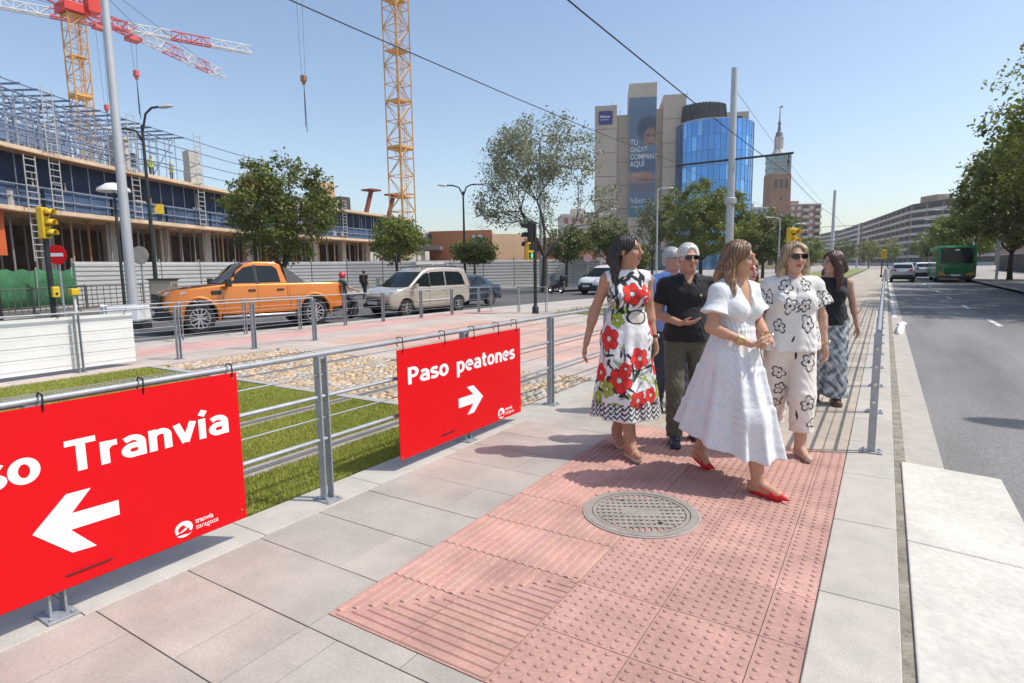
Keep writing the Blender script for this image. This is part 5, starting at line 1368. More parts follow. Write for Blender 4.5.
def wire(x, zs, name, label, r=.014):
    t = thing(name, label, 'overhead wire', (x, -8, 0), 0, 'overhead wires')
    ys = [-14, 32.3, 66, 101, 147, 193, 285]; pts = []
    for a, b in zip(ys, ys[1:]):
        for k in range(8): q = k / 8; pts.append((0, a + (b - a) * q + 8, zs - .35 * 4 * q * (1 - q) * ((b - a) / 46)))
    m = MB(); m.tube(pts, r, 5); m.build('wire', M_dark, t)
bpy.data.objects.remove(t)
wire(-4.3, 6.0, 'overhead_wire', 'dark tram wire running from the top of the picture to the tall pole')
wire(-9.7, 7.0, 'overhead_wire', 'dark tram wire crossing the sky above the crane and the office tower')
t = thing('span_wire', 'thin guy wire sloping down from the tall tram pole', 'overhead wire', (-6.95, 32.3, 0))
m = MB(); m.tube([(0, 0, 10.4)] + [(0, 68.7 * k / 10, 10.4 - .12 * k - .6 * k * (10 - k) / 25) for k in range(1, 11)], .012, 4); m.build('wire', M_dark, t)
# the big pole at the left
t = mast('lighting_mast', 'tall pale grey mast standing in front of the building site', 'lamp post', -25.8, 12.1, 15.5, .2, .12, M_pole, 'street lamps')
m = MB(); m.tube([(0, 0, 15.4), (1.2, .5, 15.7)], .06, 6); m.build('arm', M_pole, t); m = MB(); m.box((1.5, .62, 15.7), (.8, .35, .14)); m.build('lamp_head', M_lampg, t)
# lamps
def lamp(label, x, y, h, arms, mat, r=.1, head=(.75, .32, .16), headmat=None, z=ROADZ):
    t = mast('street_lamp', label, 'street lamp', x, y, h, r, r * .55, mat, 'street lamps', z)
    for dx, dy, dz, drop in arms:
        m = MB(); m.tube([(0, 0, h - .35 + drop), (dx * .25, dy * .25, h + dz * .62 + drop), (dx * .6, dy * .6, h + dz * .95 + drop), (dx, dy, h + dz + drop)], r * .5, 7); a = m.build('arm', mat, t, smooth=50)
        d = Vector((dx, dy, 0)).normalized(); ang = math.atan2(d.y, d.x)
        m = MB(); c = (dx + d.x * head[0] * .45, dy + d.y * head[0] * .45, h + dz + drop)
        m.ell((0, 0, 0), (head[0] / 2, head[1] / 2, head[2] / 2)); ho = m.build('lamp_head', headmat or M_lampg, t, smooth=60, loc=c); ho.rotation_euler = (0, -.12, ang)
    return t
rx, ry = .84583, .53345
lamp('dark double armed street lamp beside the tall pale mast', -31.2, 15.8, 8.9, [(rx * .9, ry * .9, .85, 0), (-rx * 1.3, -ry * 1.3, .3, -.45)], M_green, .11)
lamp('dark double headed street lamp rising above the champagne van', -26.95, 36.2, 7.4, [(rx * 1.0, ry, .5, 0), (-rx * 1.2, -ry * 1.2, .45, 0)], M_green, .11)
lamp('silver single armed street lamp in front of the sparse tree', -20.6, 36.65, 10.6, [(rx * .45, ry * .45, .1, 0)], M_pole, .13, (.9, .4, .2))
lamp('dark double armed street lamp left of the office tower', -24.8, 55.3, 6.7, [(rx * 1.4, ry * 1.4, .6, 0), (-rx * 1.2, -ry * 1.2, .3, 0)], M_green, .1)
lamp('silver street lamp in front of the banner of the office tower', -19.6, 58.6, 9.3, [(rx * .9, ry * .9, .0, 0)], M_pole, .11)
lamp('short silver street lamp at the foot of the leafy tree', -9.6, 68, 6.4, [(-rx * .9, -ry * .9, .1, 0)], M_pole, .1)
lamp('slim street lamp in front of the brick tower', -7.4, 60, 5.2, [(rx * .7, ry * .7, .1, 0)], M_pole, .07, (.5, .25, .12))
t = mast('street_lamp', 'white domed lamp low beside the tall pale mast', 'street lamp', -28.9, 13.2, 5.35, .07, .05, M_green, 'street lamps'); m = MB(); m.lathe([(.05, .38), (.3, .33), (.62, .12), (.66, .0), (.6, -.02), (.1, -.05)], (0, 0, 5.3), 20); m.build('lamp_head', pm('white_dome', (.7, .69, .66), .4), t, smooth=50)
for i, (x, y) in enumerate(((7.2, 58), (7.2, 74), (7.2, 92), (7.2, 112))):
    lamp(['street lamp over the green bus, nearest on the right pavement', 'second street lamp along the right pavement behind the bus', 'third street lamp along the right pavement', 'fourth and smallest street lamp along the right pavement'][i], x, y, 7.6, [(-1.9, 0, .5, 0)], M_pole, .1)
lamp('street lamp out of frame to the right whose head shades the near road', 8.0, 10.45, 7.2, [(-1.6, 0, .4, 0)], M_pole, .1, (.95, .5, .2), z=0)
# traffic signals
def signal(label, x, y, h, z=ROADZ, heads=(), group='traffic signals', r=.06, ped=None, mat=None):
    t = thing('traffic_light', label, 'traffic light', (x, y, z), 0, group)
    m = MB(); m.tube([(0, 0, 0), (0, 0, h)], r, 12); m.lathe([(r * 2, 0), (r * 1.9, .22), (r, .3)], n=12); m.build('pole', mat or M_blk, t, smooth=40)
    for (ang, zc, hm, off, lit) in heads:
        d = Vector((math.cos(ang), math.sin(ang), 0)); sd = Vector((-d.y, d.x, 0))
        e = bpy.data.objects.new('signal_head', None); COL.objects.link(e); e.parent = t; e.location = (d.x * off, d.y * off, zc); e.rotation_euler = (0, 0, ang)
        m = MB(); m.box((0, 0, 0), (.2, .32, .98)); m.build('housing', hm, e, bevel=.03)
        for q, nm in ((.32, 'red_lens'), (0, 'amber_lens'), (-.32, 'green_lens')):
            m = MB(); m.lathe([(.11, .09), (.11, .115), (.02, .125)], (0, 0, q), 16, 'x'); m.build(nm, pm(nm, {'red_lens': (.12, .01, .01), 'amber_lens': (.2, .1, .01), 'green_lens': (.01, .1, .05)}[nm], .3, n=None, n2=None), e)
            rg = []
            for xx, rr in ((.1, .13), (.36, .125)): rg.append([(xx, rr * math.cos(R(a)), q + rr * math.sin(R(a))) for a in range(-20, 201, 20)])
            m = MB(); m.loft(rg, False, False); v = m.build('visor', hm, e, smooth=50); so_ = v.modifiers.new('s', 'SOLIDIFY'); so_.thickness = .012
    if ped:
        ang, zc, hm, off = ped
        d = Vector((math.cos(ang), math.sin(ang), 0))
        e = bpy.data.objects.new('pedestrian_signal', None); COL.objects.link(e); e.parent = t; e.location = (d.x * off[0] + off[1], d.y * off[0] + off[2], zc); e.rotation_euler = (0, 0, ang)
        m = MB(); m.box((0, 0, 0), (.2, .3, .62)); m.build('housing', hm, e, bevel=.03)
        m = MB(); m.box((.105, 0, .15), (.012, .22, .22)); m.build('red_lens', M_blk, e)
        m = MB(); m.box((.105, 0, -.15), (.012, .22, .22)); m.build('green_lens', pm('black_lens', (.01, .02, .018), .3, n=None, n2=None), e)
        M_go = pm('lit_green_man', (.12, .75, .45), .5, n=None, n2=None, emit=1.3)
        m = MB(); m.ell((.113, 0, -.075), (.006, .018, .02)); m.bar((.113, 0, -.10), (.113, .005, -.165), .03, .012); m.bar((.113, .0, -.16), (.113, .035, -.235), .018, .012); m.bar((.113, 0, -.16), (.113, -.035, -.235), .018, .012); m.bar((.113, 0, -.11), (.113, .045, -.15), .014, .012); m.bar((.113, 0, -.11), (.113, -.045, -.15), .014, .012)
        m.build('green_man', M_go, e)
    return t
R_ang = math.atan2(ry, rx)      # facing image right
T_ang = R_ang - math.pi / 2     # facing the viewer
signal('black traffic light seen edge on with a yellow pedestrian signal beside the sparse tree', -10.5, 18.25, 3.15, -.02, [(R_ang + 2.6, 2.75, M_blk, .12, None)], ped=(T_ang + .5, 2.2, M_yel, (.0, -.14, -.09)))
signal('big yellow traffic light seen from the side above the left hand street', -22.6, 8.2, 3.6, ROADZ, [(R_ang, 3.35, M_yel, .0, None)], r=.08)
t = signal('black pedestrian light showing a green man in front of the building site', -24.1, 7.3, 2.75, ROADZ, [], ped=(T_ang, 2.4, M_blk, (.12, 0, 0)))
signal('yellow traffic light with a black cap standing behind the flower print woman', -3.06, 24.1, 2.9, -.02, [(T_ang + .3, 2.45, M_yel, .1, None)])
signal('small yellow and black traffic light far along the kerb ahead', -.35, 74, 2.9, 0, [(T_ang + .3, 2.4, M_yel, .1, None)])
t = thing('push_button_box', 'small yellow crossing button box on the black signal pole', 'button box', (-22.45, 8.25, 1.05)); m = MB(); m.box((.02, 0, 0), (.16, .2, .34)); m.build('box', M_yel, t, bevel=.02); m = MB(); m.lathe([(.04, .09), (.04, .12), (.02, .125)], (0, 0, -.05), 10, 'x'); m.build('button', M_blk, t)
t = thing('push_button_box', 'small yellow box on a short white post by the bar fence', 'button box', (-24.6, 9.6, ROADZ)); m = MB(); m.tube([(0, 0, 0), (0, 0, 1.0)], .05, 8); m.build('post', M_white, t); m = MB(); m.box((0, 0, 1.1), (.3, .26, .24)); m.build('box', M_yel, t, bevel=.03)
def disc_sign(label, x, y, z, rad, h, front, ang, bar=None, group='round road signs', back=False):
    t = thing('road_sign', label, 'road sign', (x, y, ROADZ), 0, group)
    m = MB(); m.tube([(0, 0, 0), (0, 0, h)], .04, 8); m.build('post', M_galv, t)
    d = Vector((math.cos(ang), math.sin(ang), 0))
    e = bpy.data.objects.new('plate', None); COL.objects.link(e); e.parent = t; e.location = (d.x * .06, d.y * .06, z); e.rotation_euler = (0, 0, ang)
    m = MB(); m.lathe([(rad, -.012), (rad, .0), (rad * .98, .004)], n=32, axis='x'); m.build('disc', front, e)
    if bar: m = MB(); m.box((.007, 0, 0), (.004, rad * 1.3, rad * .34)); m.build('white_bar', M_wtxt, e)
    return t
disc_sign('red no entry sign with a white bar at the bar fence', -25.95, 9.75, 2.45, .36, 2.8, M_red, T_ang, True)
disc_sign('blank beige back of a round sign behind the tall pale mast', -29.6, 14.4, 2.55, .42, 2.9, pm('sign_back', (.45, .42, .36), .6), T_ang)
disc_sign('pale red and white sign on a post by the black motorbike', -18.1, 39.0, 2.3, .3, 2.6, pm('faded_sign', (.62, .38, .38), .5), T_ang)
# utility box, barrier, traffic kerb
t = thing('utility_cabinet', 'beige concrete utility cabinet between the mast and the pickup', 'cabinet', (-27.6, 14.3, ROADZ), R(32)); m = MB(); m.box((0, 0, .7), (1.0, .6, 1.4)); m.build('cabinet', pm('beige_cabinet', (.36, .31, .24), .85), t, bevel=.03); m = MB(); m.box((0, -.31, .68), (.8, .02, 1.1)); m.build('door', pm('beige_door', (.42, .37, .29), .8), t); m = MB(); m.box((0, 0, 1.43), (1.1, .7, .06)); m.build('lid', M_dark, t)
t = thing('plastic_barrier', 'low white plastic road barrier at the nose of the pickup', 'barrier', (-19.9, 9.1, ROADZ), R(30)); m = MB(); m.loft([[(x, -w_, z), (x, w_, z), (x, w_ * .6, z + .5), (x, -w_ * .6, z + .5)] for x, w_, z in ((-.8, .1, .3), (-.6, .26, .25), (.5, .26, .25), (.75, .1, .3))]); m.build('body', M_white, t, bevel=.06); m = MB(); m.box((0, 0, .12), (1.3, .45, .22)); m.build('foot', M_trim, t)
t = thing('lane_divider', 'white rounded plastic kerb guard beside the road railing', 'kerb guard', (.36, 17.2, ROADZ))
m = MB(); m.loft([[(w_ * math.cos(R(a)) + y * .05, y, z * math.sin(R(a))) for a in range(0, 181, 20)] for y, w_, z in ((-.1, .03, .05), (.0, .07, .12), (.3, .085, .15), (1.6, .085, .15), (3.2, .05, .06))]); m.build('segment', M_white, t, smooth=50)
m = MB(); m.box((.13, 2.6, .03), (.2, .5, .05)); m.build('end_plate', M_white, t)
m = MB(); m.box((.33, 45, ROADZ + .012), (.12, 46, .004)); struct(m.build('edge_line', MATS['worn_road_paint']))
# ================================================================== TREES
M_bark = pm('bark', (.085, .066, .05), .9, n=(3, .25), n2=(25, .3), bump=(30, .8, .02))
M_bark2 = pm('pale_bark', (.16, .13, .1), .9, n=(3, .25), n2=(25, .3), bump=(30, .8, .02))
M_leaf = leaf_mat('tree_leaves', .5)
def tree(label, loc, h, crown_r, trunk_h, seed, n_leaf, leaf=.12, cols=((.045, .085, .015), (.11, .16, .03)), lean=(0, 0), flat=1., r0=.14, bark=None, levels=3, fork=4, spread=.9, open_=1., group='street trees', name='tree', top=None, clump=.5, yellow=0.):
    g = np.random.default_rng(seed)
    t = thing(name, label, 'tree', loc, 0, group)
    m = MB(); tips = []
    ch = h - trunk_h; cz = trunk_h + ch * .5
    def inside(p):
        q = Vector(((p.x - lean[0] * (p.z / h)) / crown_r, (p.y - lean[1] * (p.z / h)) / crown_r, (p.z - cz) / (ch * .5)))
        return q.length
    def branch(p, d, L, r, lv):
        pts = [p]; rr = [r]; n = 4
        for i in range(n):
            d = (d + Vector(g.normal(0, .16, 3)) + Vector((0, 0, .07))).normalized()
            q = pts[-1] + d * (L / n)
            pts.append(q); rr.append(r * (1 - .55 * (i + 1) / n))
            if inside(q) > 1.05 and lv < levels: break
        m.tube(pts, rr, 7 if lv < 2 else 4)
        if lv >= 1: tips.extend([(q, lv) for q in pts[2:]])
        if lv < levels:
            k = fork if lv < 2 else fork - 1
            for i in range(k):
                a = 2 * math.pi * (i + g.uniform(-.3, .3)) / k; x, y = frame(d)
                nd = (d * g.uniform(.5, .9) + (x * math.cos(a) + y * math.sin(a)) * spread * g.uniform(.7, 1.2))
                nd.z *= flat
                branch(pts[-1] if i else pts[-2], nd.normalized(), L * g.uniform(.62, .82), rr[-1] * .8, lv + 1)
    base = Vector((0, 0, -.1)); top_ = Vector((lean[0] * trunk_h / h, lean[1] * trunk_h / h, trunk_h))
    m.tube([base, (0, 0, .15), top_ * .5 + Vector(g.normal(0, .03, 3)), top_], [r0 * 1.5, r0 * 1.05, r0 * .9, r0 * .75], 10)
    for i in range(fork):
        a = 2 * math.pi * (i + g.uniform(-.25, .25)) / fork
        d = Vector((math.cos(a) * spread, math.sin(a) * spread, g.uniform(.7, 1.1) * flat)).normalized()
        branch(top_ - Vector((0, 0, g.uniform(0, .25) * trunk_h * .2)), d, ch * .42, r0 * .5, 1)
    branch(top_, Vector((lean[0] * .1, lean[1] * .1, 1)).normalized(), ch * .45, r0 * .55, 1)
    m.build('trunk', bark or M_bark, t, smooth=60)
    # leaves gathered in clumps round the outer twigs
    P = np.array([q[0][:] for q in tips])
    # keep tips roughly in the crown ellipsoid
    q = (P - np.array([lean[0] * .8, lean[1] * .8, cz])) / np.array([crown_r, crown_r, ch * .5])
    rad = np.linalg.norm(q, axis=1); ok = (rad < 1.12); P = P[ok] if ok.sum() > 12 else P
    extra = g.normal(0, 1, (int(len(P) * .5) + 10, 3)); extra /= np.linalg.norm(extra, axis=1)[:, None]; extra *= g.uniform(.55, 1.0, len(extra))[:, None] ** .6
    extra = extra * np.array([crown_r, crown_r, ch * .5]) * .95 + np.array([lean[0] * .8, lean[1] * .8, cz])
    if open_ >= 1: P = np.concatenate([P, extra])
    w_ = g.uniform(.25, 1, len(P)) ** 1.5; w_ /= w_.sum()
    idx = g.choice(len(P), n_leaf, p=w_)
    off = g.normal(0, clump * .5, (n_leaf, 3)) * np.array([1, 1, .7])
    C = P[idx] + off
    ta = g.uniform(0, 2 * np.pi, n_leaf); tb = g.uniform(-.9, .9, n_leaf)
    ax = np.stack([np.cos(ta) * np.cos(tb), np.sin(ta) * np.cos(tb), np.sin(tb) - .3], 1)
    up = g.normal(0, 1, (n_leaf, 3)) + np.array([0, 0, .8]); sd = np.cross(ax, up); sd /= np.linalg.norm(sd, axis=1)[:, None] + 1e-9
    s = leaf * (g.uniform(.45, 1., n_leaf) ** 1.2 * 1.5)[:, None]
    V = np.stack([C - ax * s * .6, C + sd * s * .32, C + ax * s * .6, C - sd * s * .32], 1).reshape(-1, 3)
    F = np.arange(n_leaf * 4).reshape(-1, 4)
    kc = g.uniform(0, 1, len(P))[idx] * .55 + g.uniform(0, 1, n_leaf) * .45
    c0, c1 = np.array(cols[0]), np.array(cols[1]); col = c0 + (c1 - c0) * kc[:, None]
    if yellow:
        yl = (g.uniform(0, 1, len(P))[idx] < yellow); col[yl] = np.array([.22, .15, .05]) * g.uniform(.7, 1.2, yl.sum())[:, None]
    np_mesh('crown', V, F, M_leaf, t, col=col)
    return t
G1 = ((.065, .095, .016), (.22, .245, .05)); G2 = ((.10, .135, .02), (.27, .31, .055)); G3 = ((.15, .17, .09), (.33, .34, .2)); G4 = ((.06, .09, .018), (.19, .225, .05))
tree('dark green street tree with a few brown twigs rising behind the pickup', (-24.8, 18.6, ROADZ), 7.3, 2.75, 1.9, 11, 17000, .135, G1, r0=.16, yellow=.06, clump=.36, spread=.85)
tree('small bright green tree behind the bonnet of the champagne van', (-29.2, 31.2, ROADZ), 5.4, 2.0, 2.1, 12, 8000, .15, G2, r0=.12, clump=.4)
tree('small umbrella shaped green tree in front of the orange brick building', (-26.9, 37.4, ROADZ), 4.15, 1.95, 2.1, 13, 6500, .15, G1, r0=.09, flat=.6, clump=.32, spread=1.2)
tree('tall sparse grey green tree with open branches beside the silver lamp', (-20.1, 36.2, ROADZ), 11.3, 4.4, 2.4, 14, 17000, .14, G3, r0=.24, levels=4, fork=4, open_=0, clump=.6, spread=.8, lean=(.3, 0))
tree('short dark tree under the tall sparse tree', (-22.8, 45, ROADZ), 5.2, 1.9, 2.0, 15, 5000, .17, G4, clump=.4)
tree('dense round dark green tree beside the white van', (-21.8, 51.2, ROADZ), 6.2, 2.2, 2.3, 16, 8000, .17, G4, clump=.4)
tree('big leafy green tree in front of the mirrored glass cylinder', (-18.4, 70.8, ROADZ), 11.6, 6.2, 2.2, 17, 34000, .22, G2, r0=.25, clump=.62)
tree('pale thin leaved tree in front of the foot of the banner', (-23.9, 70, ROADZ), 10.0, 2.0, 3, 18, 2600, .2, ((.11, .13, .06), (.22, .23, .1)), r0=.15, open_=0, clump=.5)
tree('broad leafy tree beside the tall tram pole in front of the podium', (-12.4, 76, ROADZ), 8.2, 4.6, 1.8, 19, 13000, .26, G4, r0=.2, clump=.6)
# trees on the right pavement
RT = ((9.2, 29.0, 10.8, 5.0, 2.6, 31, 30000, .15, G2, 'near right tree reaching feathery branches over the road'), (8.6, 36, 10.2, 5.0, 2.2, 32, 24000, .18, G1, 'dark tree second along the right pavement'), (8.4, 43.5, 10.5, 5.0, 2.4, 33, 18000, .22, G4, 'dark tree third along the right pavement, right of the bus'), (8.6, 53, 10, 5.0, 2.4, 34, 14000, .25, G1, 'tree fourth along the right pavement, behind the bus roof'), (8.8, 64, 8.6, 4.4, 2.2, 35, 8000, .28, G2, 'lighter green tree just behind the bus roof'), (7.6, 84, 7.4, 3.8, 2.2, 36, 6000, .32, G2, 'lighter green tree left of the bus along the avenue'), (12.5, 31, 11, 4.8, 2.4, 37, 12000, .24, G4, 'dark tree in the second row behind the near right tree'), (12.8, 40, 11, 4.8, 2.4, 38, 12000, .26, G4, 'dark tree in the second row at the right frame edge'), (12.8, 51, 11, 4.8, 2.4, 39, 10000, .28, G4, 'dark tree in the second row seen over the kiosk'), (12.6, 62, 10.5, 4.8, 2.4, 40, 9000, .28, G4, 'dark tree in the second row farthest along the shaded pavement'), (16.8, 36, 11, 5, 2.4, 41, 9000, .26, G4, 'dark tree standing beyond the boundary wall, nearer one'), (16.8, 48, 11, 5, 2.4, 42, 9000, .28, G4, 'dark tree standing beyond the boundary wall, farther one'))
for x, y, h, cr, th, sd, nl, lf, cc, lb in RT: tree(lb, (x, y, 0), h, cr, th, sd, nl, lf, cc, r0=.2, lean=(-2.2, .3) if sd == 31 else (0, 0), clump=.55)
# far trees along the avenue and beyond
fr = ((-17, 118, 7, 'far tree at the foot of the brick tower'), (-12.5, 128, 6.5, 'far tree right of the brick tower'), (-14.5, 150, 8, 'far tree in front of the apartment block'), (-9, 172, 7.5, 'far tree left of the tram poles'), (-4, 190, 8, 'far tree between the tram poles'), (-20, 100, 6, 'low tree left of the brick tower foot'), (-26, 92, 7, 'tree in front of the dark podium'), (0.5, 210, 9, 'far tree ending the view of the avenue'), (7.5, 105, 7, 'far tree left of the bus on the right pavement'), (8, 128, 8, 'farther tree on the right pavement'), (7.5, 155, 8.5, 'farthest tree on the right pavement'), (-40, 80, 6, 'low tree left of the office tower foot'), (-32, 88, 5, 'second low tree left of the office tower foot'))
for i, (x, y, h, lb) in enumerate(fr): tree(lb, (x, y, ROADZ), h, h * .42, h * .22, 60 + i, 3200, .34, (G1, G2, G4)[i % 3], r0=.15, clump=.6, levels=2)
# dark wall coloured for the shade under the right trees, and a kiosk
t = thing('boundary_wall', 'dark wall with the shade put into its colour behind the trees on the right pavement', 'wall', (15.5, 62, 0)); m = MB(); m.box((0, 0, 1.2), (.4, 120, 2.4)); m.build('wall', pm('shade_dark_wall', (.06, .055, .05), .9, n=(.3, .3)), t); m = MB(); m.box((0, 0, 2.45), (.5, 120, .12)); m.build('coping', M_conc2, t)
t = thing('ticket_kiosk', 'pale panel kiosk in the shade under the right trees', 'kiosk', (7.6, 41, 0)); m = MB(); m.box((0, 0, 1.1), (.9, .25, 2.0)); m.build('panel', pm('kiosk_panel', (.4, .42, .45), .5), t, bevel=.04); m = MB(); m.box((0, 0, .06), (1.0, .4, .12)); m.build('foot', M_trim, t)

def hedge(label, x, y0, y1, h, w, n, seed):
    g = np.random.default_rng(seed); t = thing('hedge', label, 'hedge', (x, (y0 + y1) / 2, 0))
    L_ = y1 - y0; C = np.stack([g.uniform(-w / 2, w / 2, n), g.uniform(-L_ / 2, L_ / 2, n), g.uniform(.05, 1, n) ** .7 * h], 1); C[:, 2] *= .86 + .14 * np.sin(C[:, 1] * 1.3) * np.cos(C[:, 1] * .7)
    a = g.normal(0, 1, (n, 3)); a /= np.linalg.norm(a, axis=1)[:, None]; b = np.cross(a, g.normal(0, 1, (n, 3))); b /= np.linalg.norm(b, axis=1)[:, None]
    s = .2 * g.uniform(.5, 1.3, n)[:, None]; V = np.stack([C - a * s * .6, C + b * s * .35, C + a * s * .6, C - b * s * .35], 1).reshape(-1, 3)
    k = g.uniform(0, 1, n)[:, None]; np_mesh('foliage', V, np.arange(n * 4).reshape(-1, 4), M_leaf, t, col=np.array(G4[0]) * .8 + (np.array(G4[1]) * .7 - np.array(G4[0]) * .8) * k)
    m = MB()
    for i in range(int(L_ / 1.5)): m.tube([(g.uniform(-.1, .1), -L_ / 2 + .7 + i * 1.5, 0), (g.uniform(-.2, .2), -L_ / 2 + .7 + i * 1.5, h * .8)], [.06, .02], 5)
    m.build('stems', M_bark, t)['kind'] = 'stuff'
hedge('dark hedge added to deepen the shade along the boundary wall', 14.4, 24, 78, 2.7, 1.3, 26000, 5)  # hedge added to darken the bright ground under the right trees
# ================================================================== PEOPLE
class Vox:
    def __init__(s, lo, hi, h):
        s.lo = np.array(lo, float); s.h = h
        s.n = [int((b - a) / h) + 2 for a, b in zip(lo, hi)]
        s.ax = [(s.lo[i] + np.arange(s.n[i]) * h).astype(np.float32) for i in range(3)]
        s.D = np.full(s.n, 1., np.float32)
    def reg(s, lo, hi):
        sl = []
        for i in range(3):
            a = max(0, int((lo[i] - s.lo[i]) / s.h)); b = min(s.n[i], int((hi[i] - s.lo[i]) / s.h) + 2)
            if b <= a: return None
            sl.append(slice(a, b))
        return tuple(sl)
    def xyz(s, sl): return s.ax[0][sl[0]][:, None, None], s.ax[1][sl[1]][None, :, None], s.ax[2][sl[2]][None, None, :]
    def add(s, fn, lo, hi, k=.02, mode=0):
        p = k + 2.5 * s.h; sl = s.reg([q - p for q in lo], [q + p for q in hi])
        if sl is None: return
        d = fn(*s.xyz(sl)); a = s.D[sl]
        if mode == 0:
            if k > 0: hh = np.maximum(k - np.abs(a - d), 0) / k; s.D[sl] = np.minimum(a, d) - hh * hh * k * .25
            else: s.D[sl] = np.minimum(a, d)
        else:                                   # smooth subtraction
            d = -d; hh = np.maximum(k - np.abs(a - d), 0) / max(k, 1e-6); s.D[sl] = np.maximum(a, d) + hh * hh * k * .25
    def cap(s, a, b, ra, rb=None, k=.02, mode=0):
        rb = ra if rb is None else rb; a = np.array(a, float); b = np.array(b, float); ba = b - a; L = max(1e-9, ba @ ba); R_ = max(ra, rb)
        def fn(X, Y, Z):
            t = np.clip(((X - a[0]) * ba[0] + (Y - a[1]) * ba[1] + (Z - a[2]) * ba[2]) / L, 0, 1)
            return np.sqrt((X - a[0] - t * ba[0]) ** 2 + (Y - a[1] - t * ba[1]) ** 2 + (Z - a[2] - t * ba[2]) ** 2) - (ra + (rb - ra) * t)
        s.add(fn, np.minimum(a, b) - R_, np.maximum(a, b) + R_, k, mode)
    def ell(s, c, r, k=.02, mode=0, M=None, C=None):
        """ellipsoid; with M, C given, c is in a rotated frame (columns of M) at C"""
        c = np.array(c, float); r = np.array(r, float)
        w = c if M is None else C + M @ c; R_ = r.max()
        def fn(X, Y, Z):
            x, y, z = X - w[0], Y - w[1], Z - w[2]
            if M is not None: x, y, z = M[0, 0] * x + M[1, 0] * y + M[2, 0] * z, M[0, 1] * x + M[1, 1] * y + M[2, 1] * z, M[0, 2] * x + M[1, 2] * y + M[2, 2] * z
            k0 = np.sqrt((x / r[0]) ** 2 + (y / r[1]) ** 2 + (z / r[2]) ** 2) + 1e-9
            k1 = np.sqrt((x / r[0] ** 2) ** 2 + (y / r[1] ** 2) ** 2 + (z / r[2] ** 2) ** 2) + 1e-9
            return k0 * (k0 - 1) / k1
        s.add(fn, w - R_, w + R_, k, mode)
    def cut(s, fn): X, Y, Z = s.xyz((slice(None),) * 3); s.D = np.maximum(s.D, fn(X, Y, Z)).astype(np.float32)
    def warp(s, fn): X, Y, Z = s.xyz((slice(None),) * 3); s.D = (s.D + fn(X, Y, Z)).astype(np.float32)
    def mesh(s):
        S = s.D < 0
        S[0] = S[-1] = False; S[:, 0] = S[:, -1] = False; S[:, :, 0] = S[:, :, -1] = False
        Dm = np.where(S, np.minimum(s.D, -1e-6), np.maximum(s.D, 1e-6))
        c = np.zeros([n - 1 for n in s.n], np.int8)
        for i in (0, 1):
            for j in (0, 1):
                for k in (0, 1): c += S[i:s.n[0] - 1 + i, j:s.n[1] - 1 + j, k:s.n[2] - 1 + k]
        act = np.argwhere((c > 0) & (c < 8)); ids = np.full(c.shape, -1, np.int32); ids[tuple(act.T)] = np.arange(len(act))
        co = [(i, j, k) for i in (0, 1) for j in (0, 1) for k in (0, 1)]
        val = {q: Dm[act[:, 0] + q[0], act[:, 1] + q[1], act[:, 2] + q[2]].astype(float) for q in co}
        P = np.zeros((len(act), 3)); N = np.zeros(len(act))
        for q in co:
            for a in range(3):
                if q[a] == 0:
                    e = list(q); e[a] = 1; v0, v1 = val[q], val[tuple(e)]; cr = (v0 < 0) != (v1 < 0)
                    t = np.where(cr, v0 / np.where(cr, v0 - v1, 1), 0)
                    pt = np.tile(np.array(q, float), (len(act), 1)); pt[:, a] = t
                    P += pt * cr[:, None]; N += cr
        V = s.lo + (act + P / N[:, None]) * s.h
        F = []
        for a in range(3):
            b, d = (a + 1) % 3, (a + 2) % 3
            A = np.take(S, range(s.n[a] - 1), a); B = np.take(S, range(1, s.n[a]), a)
            e = np.argwhere(A != B); e = e[(e[:, b] > 0) & (e[:, d] > 0)]
            sg = S[tuple(e.T)]
            def cell(db, dd): q = e.copy(); q[:, b] -= db; q[:, d] -= dd; q = np.minimum(q, np.array(ids.shape) - 1); return ids[tuple(q.T)]
            Q = np.stack([cell(1, 1), cell(0, 1), cell(0, 0), cell(1, 0)], 1)
            Q[~sg] = Q[~sg][:, ::-1]; F.append(Q)
        F = np.concatenate(F); F = F[(F >= 0).all(1)]
        return V, F
def vmesh(vox, name, mat, parent, colfn=None, relax=1):
    V, F = vox.mesh()
    # a little smoothing of the voxel steps
    for _ in range(relax):
        acc = np.zeros_like(V); n = np.zeros(len(V))
        for i in range(4):
            for j in (1, 3): np.add.at(acc, F[:, i], V[F[:, (i + j) % 4]]); np.add.at(n, F[:, i], 1)
        V = V * .5 + .5 * acc / np.maximum(n, 1)[:, None]
    return np_mesh(name, V, F, mat, parent, col=colfn(V) if colfn else None, smooth=True)
def rotm(yaw=0, pitch=0, roll=0):
    cy, sy, cp, sp, cr, sr = math.cos(yaw), math.sin(yaw), math.cos(pitch), math.sin(pitch), math.cos(roll), math.sin(roll)
    Z = np.array([[cy, -sy, 0], [sy, cy, 0], [0, 0, 1]]); X = np.array([[1, 0, 0], [0, cp, -sp], [0, sp, cp]]); Y = np.array([[cr, 0, sr], [0, 1, 0], [-sr, 0, cr]])
    return Z @ X @ Y
M_skin = pm('skin', (.5, .3, .2), .5, vcol=True, n=(18, .09), n2=(120, .07), sub=.12, spec=.3, bump=(180, .25, .002))
M_hair = pm('hair', (.05, .03, .02), .42, vcol=True, n=None, n2=(90, .2), aniso=(1, 1, .15), spec=.5)
M_cloth = pm('cotton', (.7, .7, .7), .85, vcol=True, n=(6, .03), n2=(300, .04), bump=(15, .6, .016), sheen=.1)
M_cloth2 = pm('crisp_cotton', (.7, .7, .7), .8, vcol=True, n=(6, .03), n2=(260, .05), bump=(60, .5, .006), sheen=.1)
